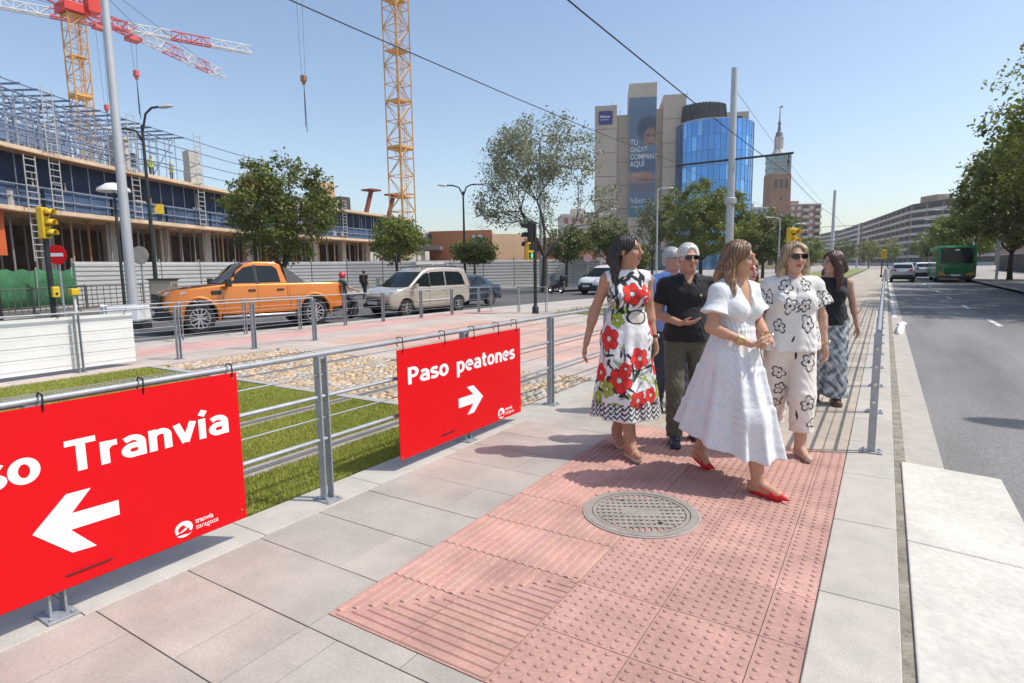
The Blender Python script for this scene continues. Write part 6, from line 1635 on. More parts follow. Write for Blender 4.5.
M_shoe = pm('shoe_leather', (.3, .02, .02), .4, vcol=True, n=(20, .06), n2=None)
M_lensd = pm('sunglass_lens', (.008, .008, .009), .08, n=None, n2=None, coat=.5)
def hand(v, W, d, nrm, r=1., curl=.5, tside=1, spread=.1, finger=None):
    """palm, four fingers of different lengths and a thumb; nrm points out of the palm"""
    W = np.array(W, float); d = np.array(d, float); d /= np.linalg.norm(d); n = np.array(nrm, float); n -= d * (n @ d); n /= np.linalg.norm(n); t = np.cross(d, n) * tside
    M = np.stack([t, n, d], 1)
    v.ell((0, 0, .045 * r), (.038 * r, .0155 * r, .056 * r), .012, 0, M, W)
    for i, (o, L) in enumerate(((.028, .068), (.0095, .078), (-.0095, .073), (-.027, .056))):
        b = W + d * .082 * r + t * o * r; dd = d + t * o * spread / .03; dd /= np.linalg.norm(dd)
        c1 = curl * (.8 + .12 * i); m = b + (dd * math.cos(c1) + n * math.sin(c1)) * L * .48 * r
        c2 = curl * (1.7 + .15 * i); e = m + (dd * math.cos(c2) + n * math.sin(c2)) * L * .5 * r
        v.cap(b - dd * .012, m, .0085 * r, .0078 * r, .006); v.cap(m, e, .0078 * r, .0066 * r, .004)
    b = W + d * .022 * r + t * .026 * r; m = b + (t * .7 + d * .65 + n * .25) * .042 * r; e = m + (t * .25 + d * .9 + n * .35) * .034 * r
    v.cap(b, m, .012 * r, .0095 * r, .01); v.cap(m, e, .0092 * r, .0075 * r, .005)

def person(label, loc, phi, s, J, sex='f', h=.0055, skin=(.52, .30, .2), lips=(.42, .12, .1), hairc=(.03, .018, .012), hair=None, garments=(), shoes=None, head=(0, 0, 0), glasses=None, brow=None, extras=None, group='people walking on the pavement', face=True, fat=0., hcol2=None, streak=1.):
    t = thing('person', label, 'person', loc, R(32.24 + phi), group); t.scale = (s, s, s)
    lo, hi = (-.55, -.55, -.02), (.55, .55, 1.76)
    J = dict(J)
    sw = .165 if sex == 'f' else .19
    D_ = dict(sl=(sw, .0, 1.362), sr=(-sw, .0, 1.362), el=(sw + .05, .02, 1.12), er=(-sw - .05, .02, 1.12), wl=(sw + .06, -.04, .88), wr=(-sw - .06, -.04, .88), hl=(.09, 0, .92), hr=(-.09, 0, .92), kl=(.1, -.02, .5), kr=(-.1, -.02, .5), al=(.1, .02, .09), ar=(-.1, .02, .09), tl=(.11, -.12, .03), tr=(-.11, -.12, .03), dl=None, dr=None, nl=(-1, -.3, 0), nr=(1, -.3, 0), cl=.45, cr=.45)
    for k_, q in D_.items(): J.setdefault(k_, q)
    pts = [np.array(J[q]) for q in ('el', 'er', 'wl', 'wr', 'kl', 'kr', 'al', 'ar', 'tl', 'tr')]
    mn = np.min(pts, 0) - .16; mx = np.max(pts, 0) + .16
    lo = (min(-.27, mn[0]), min(-.26, mn[1]), -.03); hi = (max(.27, mx[0]), max(.24, mx[1]), 1.77)
    HC = np.array((head[3], head[4], 1.585) if len(head) > 3 else (0, -.02, 1.585)); HM = rotm(R(head[0]), R(head[1]), R(head[2]))
    def torso(v, o=0., k=.05, arms=True):
        v.ell((0, .005, 1.27), (.145 + o + fat * .5, .105 + o + fat * .4, .2), k); v.ell((0, -.005, 1.08), (.122 + o + fat, .09 + o + fat, .16), k); v.ell((0, .01, .94), (.165 + o + fat * .7, .12 + o + fat * .5, .13), k)
        v.cap(J['sl'], J['sr'], .05 + o, .05 + o, k)
        v.cap((0, .02, 1.34), (0, .01, 1.46), .085 + o * .5, .06 + o * .4, k)
        for q in (-1, 1): v.cap((q * .05, .015, 1.40), (q * (sw - .02), .005, 1.372), .042 + o, .04 + o, .04)
        if sex == 'f':
            for q in (-1, 1): v.ell((q * .072, -.085 - fat * .3, 1.245), (.07 + o, .062 + o, .068 + o), .035)
        else: v.ell((0, -.05, 1.28), (.15 + o, .07 + o, .11), .04); v.ell((0, -.05 - fat, 1.03), (.11 + o + fat, .08 + o, .13), .05)
    def limb(v, a, b, c, r0, r1, r2, k=.03):
        v.cap(J[a], J[b], r0, r1, k); v.cap(J[b], J[c], r1, r2, k)
    # ---- the body, one surface
    v = Vox(lo, hi, h)
    torso(v, -.006)
    ar = 1. if sex == 'f' else 1.15
    for q in 'lr':
        limb(v, 's' + q, 'e' + q, 'w' + q, .046 * ar, .036 * ar, .024 * ar); m = (np.array(J['e' + q]) * .7 + np.array(J['w' + q]) * .3); v.cap(J['e' + q], m, .035 * ar, .038 * ar, .02)
        d = J['d' + q]; d = np.array(J['w' + q]) - np.array(J['e' + q]) if d is None else np.array(d)
        hand(v, J['w' + q], d, J['n' + q], 1.0 if sex == 'f' else 1.1, J['c' + q], (1 if q == 'l' else -1) * J.get('ts' + q, 1))
        limb(v, 'h' + q, 'k' + q, 'a' + q, .085, .056, .037, .04)
        kk, aa = np.array(J['k' + q]), np.array(J['a' + q]); ca = kk * .68 + aa * .32 + np.array((0, .022, 0)); v.cap(kk, ca, .045, .05, .03); v.cap(ca, aa, .048, .034, .03)
        T = np.array(J['t' + q]); hd = aa - (T - aa) * .32; hd[2] = max(.035, aa[2] - .055); v.cap(hd, aa, .034, .034, .02); v.cap(aa + (0, 0, -.02), T, .036, .026, .025); v.cap(hd, T, .03, .024, .02)
    v.cap((0, .015, 1.42), HC + HM @ np.array((0, .01, -.04)), .058 if sex == 'f' else .066, .052 if sex == 'f' else .06, .02)
    E = lambda c, r, k=.012, mode=0: v.ell(c, r, k, mode, HM, HC)
    E((0, .014, .03), (.074, .092, .086), .02); E((0, -.028, -.035), (.06, .064, .08), .03); E((0, -.058, -.088), (.027 if sex == 'f' else .033, .024, .02), .03)
    for q in (-1, 1):
        E((q * .037, -.062, -.022), (.024, .024, .022), .02)
        E((q * .031, -.094, .012), (.019, .013, .0115), .012, 1); E((q * .031, -.0795, .011), (.0128, .0128, .0128), .003)
        E((q * .076, .012, -.005), (.01, .024, .031), .006)
    E((0, -.083, .034), (.05, .014, .009), .014)
    v.cap(HC + HM @ np.array((0, -.093, .014)), HC + HM @ np.array((0, -.113, -.022)), .008, .0125, .012)
    for q in (-1, 1): E((q * .011, -.1, -.026), (.009, .011, .008), .006)
    E((0, -.094, -.0535), (.022, .011, .0055), .005); E((0, -.092, -.064), (.019, .011, .0065), .005); E((0, -.1045, -.0585), (.024, .006, .0016), .003, 1)
    sk = np.array(skin); lp = np.array(lips); bc = np.array(brow or hairc)
    def colour(V):
        C = np.tile(sk, (len(V), 1)); L = (V - HC) @ HM; x, y, z = L[:, 0], L[:, 1], L[:, 2]
        ax = np.abs(x); fr = y < -.055; hd_ = np.linalg.norm(L, axis=1) < .2
        ck = hd_ & fr; w_ = np.exp(-(((ax - .042) / .022) ** 2 + ((z + .028) / .02) ** 2)) * ck
        C = C * (1 - .35 * w_[:, None]) + np.array([sk[0] * 1.02, sk[1] * .72, sk[2] * .7]) * .35 * w_[:, None]
        m = hd_ & fr & (((x / .0245) ** 2 + ((z + .0588) / .0125) ** 2) < 1) & (y < -.082); C[m] = lp
        m = hd_ & fr & (ax > .012) & (ax < .052) & (np.abs(z - (.036 + .10 * (ax - .012) - 3.0 * np.maximum(0, ax - .036) ** 1.6)) < .0042); C[m] = C[m] * .25 + bc * .75
        e = ((ax - .031) / .0165) ** 2 + ((z - .0115) / .0062) ** 2; m = hd_ & fr & (e < 1); C[m] = (.30, .24, .21)
        m = hd_ & fr & (((ax - .031) ** 2 + (z - .0115) ** 2) < .0075 ** 2); C[m] = (.035, .02, .012)
        m = hd_ & fr & (e >= .8) & (e < 1.9) & (z > .0115); C[m] = (.06, .04, .03)
        return C
    body = vmesh(v, 'body', M_skin, t, colour)
    # ---- clothes
    for gname, mat, build_, col in garments:
        g = Vox((lo[0] - .14, lo[1] - .14, -.02), (hi[0] + .14, hi[1] + .14, 1.62), h)
        build_(g, torso, limb, J)
        sd = 7. * s + phi; ka = .35 if gname == 'dress' else 1.
        g.warp(lambda X, Y, Z: ka * .0022 * np.sin(34 * X + 27 * Z + 3 * np.sin(17 * Z + sd)) * np.sin(29 * Z - 21 * X + 18 * Y + sd) + ka * .0014 * np.sin(70 * Z + 45 * X + 4 * np.sin(30 * X + 20 * Y)))
        vmesh(g, gname, mat, t, col)
    # ---- hair
    if hair:
        g = Vox((HC[0] - .26, HC[1] - .26, 1.1), (HC[0] + .26, HC[1] + .3, 1.78), h * .9)
        hair(g, HM, HC); hc = np.array(hairc); h2 = np.array(hcol2) if hcol2 is not None else hc * 1.9
        def hcolour(V):
            L = (V - HC) @ HM; a = np.arctan2(L[:, 0], L[:, 1]); q = .5 + .5 * np.sin(a * 23 + 3 * np.sin(L[:, 2] * 30)) * np.sin(a * 57 + L[:, 2] * 14)
            q = q * streak + .3 * (1 - streak); q = np.clip(q + .25 * (L[:, 2] < -.08), 0, 1) ** 1.5
            return hc + (h2 - hc) * q[:, None]
        vmesh(g, 'hair', M_hair, t, hcolour)
    if glasses:
        w_, z0, tall = glasses
        for q in (-1, 1):
            m = MB(); rg = []
            for yy in (-.108, -.102): rg.append([tuple(HC + HM @ np.array((q * (.034 + w_ * math.cos(a) * (1 + .12 * math.sin(a))), yy + .012 * abs(math.cos(a) * .5 + .5) * (1 if math.cos(a) > 0 else .3), z0 + tall * math.sin(a)))) for a in np.linspace(0, 2 * math.pi, 18, endpoint=False)])
            m.loft(rg); m.build('sunglass_lens', M_lensd, t, smooth=50)
            m = MB(); m.tube([HC + HM @ np.array(p) for p in ((q * (.034 + w_), -.094, z0 + .006), (q * .077, -.06, z0 + .006), (q * .083, .0, z0 + .004))], .0022, 5); m.build('temple', M_trim, t)
        m = MB(); m.tube([HC + HM @ np.array(p) for p in ((-.012, -.109, z0 + .005), (0, -.112, z0 + .008), (.012, -.109, z0 + .005))], .0025, 5); m.build('bridge', M_trim, t)
    if shoes: shoes(t, J)
    if extras: extras(t, J, HM, HC)
    return t
# ------------------------------------------------------------------ garment helpers
def solid(c): c = np.array(c, float); return lambda V: np.tile(c, (len(V), 1))
def legs_in(g, J, r0, r1, hem, k=.07):
    for q in 'lr':
        H_, K, A = (np.array(J[c + q], float) for c in 'hka'); e = K + (A - K) * min(1., max(0, (K[2] - hem) / (K[2] - A[2])))
        g.cap(H_, K, r0, r1, k); g.cap(K, e, r1, r1 * .9, k)
def skirt(g, zw, zh, rw, rh, cw, ch, nf, amp, p=1., hem=None, tiers=(), seed=0, thick=.022, ex=0., kz=.05):
    """flared skirt solid with folds, hollowed at the hem; rw, rh = (rx, ry)"""
    def R_(Z, TH, t):
        f = amp * t ** .8 * (np.cos(nf * TH + seed + .9 * np.sin(3 * TH)) + .45 * np.cos((nf * 1.7 // 1) * TH + 2.1 + seed))
        return f
    def fn(X, Y, Z, inner=0.):
        t = np.clip((zw - Z) / (zw - zh), -.1, 1.2); tt = np.maximum(t, 0)
        cx = cw[0] + (ch[0] - cw[0]) * tt ** 1.3; cy = cw[1] + (ch[1] - cw[1]) * tt ** 1.3
        rx = rw[0] + (rh[0] - rw[0]) * tt ** p - inner; ry = rw[1] + (rh[1] - rw[1]) * tt ** p - inner
        x = (X - cx) / rx; y = (Y - cy) / ry; q = np.sqrt(x * x + y * y) + 1e-6; TH = np.arctan2(y, x)
        f = R_(Z, TH, tt)
        for tz in tiers: f = f - .005 * np.exp(-((Z - tz) / .010) ** 2) + .006 * np.exp(-((Z - tz + .03) / .025) ** 2)
        d = (q - 1) * np.minimum(rx, ry) * np.ones_like(Z) - f
        zz = zh if hem is None else hem(X, Y)
        return d * .85, np.maximum(zz - Z, Z - zw)
    M_ = max(rw[0], rh[0]) + abs(ch[0] - cw[0]) + .08; N_ = max(rw[1], rh[1]) + abs(ch[1] - cw[1]) + .08
    def f1(X, Y, Z): a, b = fn(X, Y, Z); return np.maximum(a, b)
    g.add(f1, (cw[0] - M_, cw[1] - N_, zh - .1), (cw[0] + M_, cw[1] + N_, zw + .02), kz)
    def f2(X, Y, Z): a, b = fn(X, Y, Z, thick); return np.maximum(a, Z - (zh + .3))
    g.add(f2, (cw[0] - M_, cw[1] - N_, zh - .12), (cw[0] + M_, cw[1] + N_, zh + .3), .004, 1)
def sleeve(g, a, b, frac, r0, r1, k=.03):
    a = np.array(a, float); b = np.array(b, float); e = a + (b - a) * frac; d = (b - a) / np.linalg.norm(b - a)
    def fn(X, Y, Z):
        t = (X - a[0]) * d[0] + (Y - a[1]) * d[1] + (Z - a[2]) * d[2]; L = np.linalg.norm(e - a); tc = np.clip(t, 0, L)
        q = np.sqrt((X - a[0] - tc * d[0]) ** 2 + (Y - a[1] - tc * d[1]) ** 2 + (Z - a[2] - tc * d[2]) ** 2) - (r0 + (r1 - r0) * tc / L)
        return np.maximum(q, t - L)
    m = max(r0, r1) + .02
    g.add(fn, np.minimum(a, e) - m, np.maximum(a, e) + m, k)
def trouser(g, J, r_hip, r_knee, r_hem, zh=.1, o=.0, top=.98):
    for q in 'lr':
        H_, K, A = (np.array(J[c + q], float) for c in 'hka')
        e = A.copy(); e = K + (A - K) * min(1, (K[2] - zh) / (K[2] - A[2]))
        g.cap(H_, K, r_hip, r_knee, .03)
        def fn(X, Y, Z, K=K, e=e):
            ba = e - K; L = ba @ ba; t = np.clip(((X - K[0]) * ba[0] + (Y - K[1]) * ba[1] + (Z - K[2]) * ba[2]) / L, 0, 1)
            w_ = .004 * np.sin(Z * 70 + 5 * np.arctan2(X - K[0], Y - K[1])) * t
            return np.maximum(np.sqrt((X - K[0] - t * ba[0]) ** 2 + (Y - K[1] - t * ba[1]) ** 2 + (Z - K[2] - t * ba[2]) ** 2) - (r_knee + (r_hem - r_knee) * t) - w_, zh - Z)
        m = max(r_knee, r_hem) + .02; g.add(fn, np.minimum(K, e) - m, np.maximum(K, e) + m, .03)
    g.ell((0, .012, .93), (.172 + o, .128 + o, .13), .05); g.cut(lambda X, Y, Z: Z - top + 0 * X + 0 * Y)
def shoe_vox(t, name, mat, J, build_, col):
    for q in 'lr':
        A = np.array(J['a' + q], float); T = np.array(J['t' + q], float); mn = np.minimum(A, T) - .16; mx = np.maximum(A, T) + .16
        g = Vox((mn[0], mn[1], max(-.02, mn[2] - .02) - .0), (mx[0], mx[1], A[2] + .12), .004); build_(g, A, T); vmesh(g, name, mat, t, solid(col))
def heel_of(A, T): hd = A - (T - A) * .34; hd[2] = A[2] - .055; return hd
def flower(C, u, v, cu, cv, r, col, centre=(.75, .7, .6), n=5, rot=0., petal=.3):
    du, dv = u - cu, v - cv; a = np.arctan2(dv, du) + rot; d = np.hypot(du, dv); b = r * (1 - petal + petal * np.abs(np.cos(a * n / 2)) ** .7)
    m = d < b; sh = (.82 + .25 * np.abs(np.cos(a * n / 2)) + .1 * np.sin(d / r * 9))[:, None]
    C[m] = (np.array(col) * sh)[m]; m2 = (d < b) & (d > b * .9); C[m2] *= .45; m3 = d < r * .2; C[m3] = centre; m4 = (d > r * .2) & (d < r * .27); C[m4] = (.03, .02, .02)
def outline_flower(C, u, v, cu, cv, r, rot=0., w=.0062, n=5):
    du, dv = u - cu, v - cv; a = np.arctan2(dv, du) + rot; d = np.hypot(du, dv); b = r * (.55 + .45 * np.abs(np.cos(a * n / 2)) ** .8) * (1 + .16 * np.sin(2 * a + cu * 40) + .1 * np.sin(3 * a + cv * 30))
    m = (np.abs(d - b) < w) | (d < r * .2) | ((d < r * .5) & (np.abs(np.sin(a * n / 2)) < .16)); C[m] = (.015, .015, .017)
def leaf_mark(C, u, v, cu, cv, L, w, ang, col):
    du, dv = u - cu, v - cv; x = du * math.cos(ang) + dv * math.sin(ang); y = -du * math.sin(ang) + dv * math.cos(ang)
    m = (np.abs(x) < L) & (np.abs(y - .15 * L * np.sin(x / L * 2)) < w * (1 - (x / L) ** 2)); C[m] = col
def long_hair(back_len, side_l, side_r, vol=.012, part=0., wave=.004, thick=.035, front=.0, hairline=.055, setback=0.):
    def f(g, M, C):
        E = lambda c, r, k=.02, mode=0: g.ell(c, r, k, mode, M, C)
        W = lambda p: C + M @ np.array(p, float)
        E((0, .018, .034), (.078 + vol, .096 + vol, .089 + vol), .01)
        # crown volume, sides hanging in front of or behind the ears, back falling below the neck
        for q, ln in ((1, side_l), (-1, side_r)):
            if ln: 
                g.cap(W((q * .062, -.02 + setback, .06)), W((q * (.087 - setback * .15), .01 + setback, -.03)), .03, .03, .03); p = W((q * (.087 - setback * .15), .012 + setback, -.03))
                for i in range(1, 5): e = p + np.array((q * .006 * math.sin(i), .004 * math.cos(i * 2) - (front if i > 1 else 0), -ln / 4)); g.cap(p, e, thick * (1 - .06 * i), thick * (1 - .06 * (i + 1)), .025); p = e
        if back_len:
            p = W((0, .075, -.02))
            for i in range(1, 6): e = np.array((C[0] * .3, .085 + .008 * math.sin(i * 1.4), p[2] - back_len / 5)) if i > 1 else W((0, .08, -.07)); g.cap(p + np.array((.035, 0, 0)), e + np.array((.04, 0, 0)), .045, .043, .03); g.cap(p - np.array((.035, 0, 0)), e - np.array((.04, 0, 0)), .045, .043, .03); p = e
        # open the face
        E((0, -.105, -.035), (.068, .09, .1), .012, 1); E((part, -.12, .042), (.062, .08, .074), .012, 1)
        def groove(X, Y, Z): x = X - C[0]; y = Y - C[1]; a = np.arctan2(x, y); return wave * (np.sin(a * 26 + 5 * np.sin(Z * 22)) + .6 * np.sin(a * 47 + Z * 18))
        g.warp(groove)
    return f
def short_hair(top=.016, side=.008, recede=.0):
    def f(g, M, C):
        E = lambda c, r, k=.015, mode=0: g.ell(c, r, k, mode, M, C)
        E((0, .02, .036), (.076 + side, .094 + side, .086 + top), .01); E((0, .05, -.03), (.07, .058, .06), .03)
        E((0, -.11, -.04), (.08, .09, .09 + .0), .01, 1); E((0, -.125, .045), (.062, .075 + recede, .06), .015, 1); E((0, .05, -.13), (.09, .1, .07), .015, 1)
        for q in (-1, 1): E((q * .085, -.0, -.02), (.02, .03, .035), .008, 1)
        g.warp(lambda X, Y, Z: .0018 * np.sin((X - C[0]) * 300 + 90 * (Z - C[2]) + 60 * (Y - C[1])) + .0025 * np.sin((Y - C[1]) * 90 + (X - C[0]) * 60 + 0 * Z))
    return f
# ------------------------------------------------------------------ the six walkers and one half hidden
WHT = (.78, .775, .765)
def floral_dress():
    def b(g, torso, limb, J):
        torso(g, .012); skirt(g, 1.10, .31, (.142, .118), (.255, .22), (0, 0), (-.0, .0), 8, .024, .9, seed=1.); legs_in(g, J, .10, .085, .32); g.cut(lambda X, Y, Z: .30 - Z + 0 * X + 0 * Y)
        g.cut(lambda X, Y, Z: np.maximum(Z - 1.445 + .0 * X, np.where(Z > 1.2, np.abs(X) - .148 - .02 * (Z > 1.36), -1)) + 0 * Y)
    def c(V):
        x, y, z = V.T; C = np.tile(np.array(WHT), (len(V), 1)); r = np.maximum(.13, np.hypot(x, y)); u = np.arctan2(x, -y) * r; v = z
        BK = (.018, .02, .024); RED = (.72, .028, .022); GRN = (.34, .42, .05); GRY = (.32, .34, .33)
        rg = np.random.default_rng(5)
        for _ in range(210): leaf_mark(C, u, v, rg.uniform(-.42, .42), rg.uniform(.44, 1.0) if rg.random() < .75 else rg.uniform(1.12, 1.3), rg.uniform(.03, .085), rg.uniform(.005, .016), rg.uniform(0, 3.1), BK if rg.random() < .5 else GRN if rg.random() < .4 else GRY) if abs(rg.normal()) < 9 else None
        for cu, cv, a in ((-.1, 1.36, .6), (-.06, 1.34, 2.2), (-.13, 1.30, 1.2), (-.03, 1.38, .2), (.05, 1.38, 2.4), (.09, 1.36, .9), (-.13, 1.38, 1.9), (.0, 1.41, .1), (.12, 1.4, 1.4), (-.12, 1.2, 1.5), (-.16, 1.1, 1.2), (-.1, 1.13, .6)): leaf_mark(C, u, v, cu, cv, .06, .017, a, BK)
        m = (np.abs(u + .02) < .17) & (v > .82) & (v < 1.02); C[m & (u > -.06)] = WHT
        for cu, cv, r_, cl in ((.0, 1.265, .088, RED), (.12, 1.29, .05, RED), (.125, 1.21, .04, RED), (-.2, .93, .10, RED), (-.11, .62, .098, RED), (.06, .78, .085, RED), (-.06, .71, .05, RED), (.03, .47, .075, RED), (.155, .5, .065, RED), (-.3, .66, .08, RED), (.3, .72, .09, RED), (.27, 1.0, .08, RED), (-.36, 1.0, .07, RED), (-.115, 1.07, .062, GRN), (-.22, .55, .07, GRN), (.22, .62, .045, GRN), (-.33, .47, .06, GRN), (.34, .5, .06, GRN)): flower(C, u, v, cu, cv, r_, cl, rot=cu * 9)
        for q in (-1, 1): pass
        d = np.hypot((u - .05) / 1.7, v - 1.09); m = (d < .052); C[m] = (.66, .62, .52); m = (np.abs(d - .05) < .006); C[m] = BK; m = (d < .045) & (np.sin(u * 190) * np.sin(v * 190) > .75); C[m] = (.25, .12, .08)
        # zigzag border at the hem
        zz = v - .31
        for z0, am in ((.028, .02), (.065, .02), (.105, .022)):
            tri = np.abs(((u / .052) % 1) * 2 - 1) * am * 1.5; m = np.abs(zz - z0 - tri + am * .7) < .0085; C[m] = BK
        m = (zz > .02) & (zz < .13); dots = m & (np.sin(u * 120) > .55) & (np.abs((zz / .037) % 1 - .5) < .2); C[dots] = BK
        return C
    return ('dress', M_cloth, b, c)
def sandals(t, J):
    def b(g, A, T):
        hd = heel_of(A, T); up = np.array((0, 0, 1.)); hz = hd - up * .035; tz = T - up * .022
        g.cap(hz, tz, .034, .03, .005)
        g.cut(lambda X, Y, Z: Z - (hz[2] + (tz[2] - hz[2]) * np.clip(np.hypot(X - hz[0], Y - hz[1]) / np.hypot(*(tz - hz)[:2]), 0, 1)) - .012)
        s_ = np.cross((T - A) / np.linalg.norm(T - A), up); s_ /= np.linalg.norm(s_)
        for c, r in ((T * .8 + A * .2 - up * .0, .038), (A + up * .01, .041)):
            pr = None
            for a in np.linspace(-.2, math.pi + .2, 9):
                q = c + s_ * math.cos(a) * r + up * (math.sin(a) * r * .8 - .005)
                if pr is not None: g.cap(pr, q, .006, .006, .003)
                pr = q
    shoe_vox(t, 'sandal', M_shoe, J, b, (.5, .42, .3))
def watch_on(side, mat, r=.032):
    def f(t, J, HM, HC):
        W = Vector(J['w' + side]); E_ = Vector(J['e' + side]); d = (W - E_).normalized(); c = W - d * .03; x, y = frame(d)
        m = MB(); m.loft([[c + d * o + (x * math.cos(2 * math.pi * k / 16) + y * math.sin(2 * math.pi * k / 16)) * rr for k in range(16)] for o, rr in ((-.01, r - .004), (-.009, r), (.009, r), (.01, r - .004))]); m.build('watch_strap', mat, t, smooth=50)
        n = x if abs(x.x) > abs(y.x) else y
        m = MB(); q = c + n * (.032 * (1 if n.x * (1 if side == 'l' else -1) > 0 else -1)); m.ell(tuple(q), (.015, .015, .018), 10, 6); m.build('watch_face', M_steel, t, smooth=60)
    return f
M_gold = pm('gold', (.6, .42, .18), .3, metal=1., n=None, n2=None)
def earrings(f0=None):
    def f(t, J, HM, HC):
        for q in (-1, 1):
            m = MB(); c = HC + HM @ np.array((q * .083, .0, -.045)); m.tube([c + np.array((0, .008 * math.cos(a), .013 * math.sin(a))) for a in np.linspace(0, 6.28, 10)], .002, 5); m.build('earring', M_gold, t)
        if f0: f0(t, J, HM, HC)
    return f
# woman in the floral dress: walking, weight on the leading foot, looking to her left (picture right)
person('woman in a white dress with big red flowers and a zigzag hem, long dark hair', (-1.86, 4.80, 0), 6, 1.115,
    dict(sl=(.152, .0, 1.368), sr=(-.158, .01, 1.368), el=(.195, .05, 1.13), wl=(.215, -.03, .90), er=(-.235, .07, 1.13), wr=(-.31, .03, .885), nl=(-1, -.2, 0), nr=(1, -.2, 0), cl=.5, cr=.45,
         hl=(.085, 0, .92), kl=(.05, .08, .50), al=(-.015, .18, .155), tl=(-.01, .09, .045), hr=(-.085, 0, .92), kr=(-.035, -.12, .50), ar=(.0, -.14, .115), tr=(.015, -.27, .055)),
    'f', skin=(.46, .25, .16), lips=(.36, .12, .1), hairc=(.014, .010, .009), hcol2=(.04, .025, .02), hair=long_hair(.30, .2, .24, .010, .015, front=.006, setback=.05), garments=[floral_dress()], shoes=sandals, head=(48, -2, 0, .0, -.02), extras=earrings(watch_on('l', M_trim)))
# man in the black polo shirt
def polo(col, hem=.89, fat=0.):
    def b(g, torso, limb, J):
        torso(g, .017); skirt(g, 1.16, hem, (.155 + fat, .122 + fat), (.182 + fat * .6, .14 + fat * .6), (0, 0), (0, .005), 5, .006, .6, kz=.05)
        for q in 'lr': sleeve(g, J['s' + q], J['e' + q], .62, .056, .068)
        g.cap((0, .02, 1.42), (0, .012, 1.462), .082, .076, .012)
        def v(X, Y, Z): return np.maximum(Z - 1.462 - .12 * (Y > .0) * 0, np.where(Z > 1.36, .055 - np.abs(X) - (1.47 - Z) * .0 - .055 * np.clip((1.455 - Z) / .085, 0, 1) - .6 * (Y > -.05), -1))
        g.cut(v); g.cut(lambda X, Y, Z: hem - Z + 0 * X + 0 * Y)
        for q in (-1, 1): g.cap((q * .07, .02, 1.462), (q * .058, -.06, 1.44), .014, .016, .01); g.cap((q * .058, -.06, 1.44), (q * .05, -.105, 1.385), .017, .008, .01)
    def c(V):
        C = np.tile(np.array(col, float), (len(V), 1)); x, y, z = V.T
        m = (np.abs(x) < .016) & (y < -.06) & (z > 1.27) & (z < 1.4); C[m] *= .6; m = (np.hypot(x - .09, z - 1.285) < .011) & (y < 0); C[m] = (.35, .3, .2); 
        m = z > 1.435; C[m] *= 1.5
        return C
    return ('polo_shirt', M_cloth, b, c)
def trousers(col, hip=.098, knee=.078, hem=.07, zh=.07):
    def b(g, torso, limb, J): trouser(g, J, hip, knee, hem, zh)
    def c(V):
        C = np.tile(np.array(col, float), (len(V), 1)); x, y, z = V.T; m = (z > .93); C[m] *= .55
        return C
    return ('trousers', M_cloth, b, c)
def lace_shoes(col):
    def f(t, J):
        def b(g, A, T):
            hd = heel_of(A, T); g.cap(hd, T, .044, .04, .02); g.cap(A + (0, 0, -.01), (A + T) / 2, .044, .038, .03); g.cut(lambda X, Y, Z: np.maximum(.004 - Z, Z - A[2] - .0) + 0 * X + 0 * Y)
            g.cap(hd * (1, 1, 0) + (0, 0, .016), T * (1, 1, 0) + (0, 0, .016), .045, .042, .004); g.cut(lambda X, Y, Z: .003 - Z + 0 * X + 0 * Y)
        shoe_vox(t, 'shoe', M_shoe, J, b, col)
    return f
person('grey haired man in sunglasses, black polo shirt and olive trousers, hand held out', (-1.52, 5.42, 0), -6, 1.07,
    dict(el=(.235, .03, 1.12), wl=(.25, -.10, .89), er=(-.245, .02, 1.12), wr=(-.09, -.19, 1.06), dr=(.95, -.25, .03), nr=(.1, .35, 1), cr=.35, tsr=-1, cl=.5,
         kl=(.11, -.03, .5), al=(.11, .06, .09), tl=(.125, -.06, .03), kr=(-.1, -.08, .5), ar=(-.10, -.10, .09), tr=(-.11, -.24, .03)),
    'm', skin=(.48, .26, .18), lips=(.38, .17, .14), hairc=(.52, .49, .45), hcol2=(.76, .73, .69), hair=short_hair(.02, .012, .004), streak=.35, garments=[trousers((.105, .1, .07)), polo((.010, .010, .012))], shoes=lace_shoes((.02, .025, .05)), head=(8, 0, 0), glasses=(.027, .012, .019), fat=.015)
person('grey haired man in sunglasses and a pale blue shirt standing behind the others', (-1.98, 6.45, 0), 4, 1.075,
    dict(kl=(.11, -.06, .5), al=(.11, -.06, .09), tl=(.125, -.2, .03), kr=(-.1, .02, .5), ar=(-.10, .12, .1), tr=(-.11, .0, .03)),
    'm', h=.007, skin=(.5, .28, .2), hairc=(.33, .33, .33), hcol2=(.55, .55, .55), hair=short_hair(.008, .006, .016), streak=.35, garments=[trousers((.04, .05, .08)), polo((.22, .36, .68), .86)], shoes=lace_shoes((.02, .02, .02)), head=(32, 2, 0), glasses=(.024, .012, .015), fat=.015)
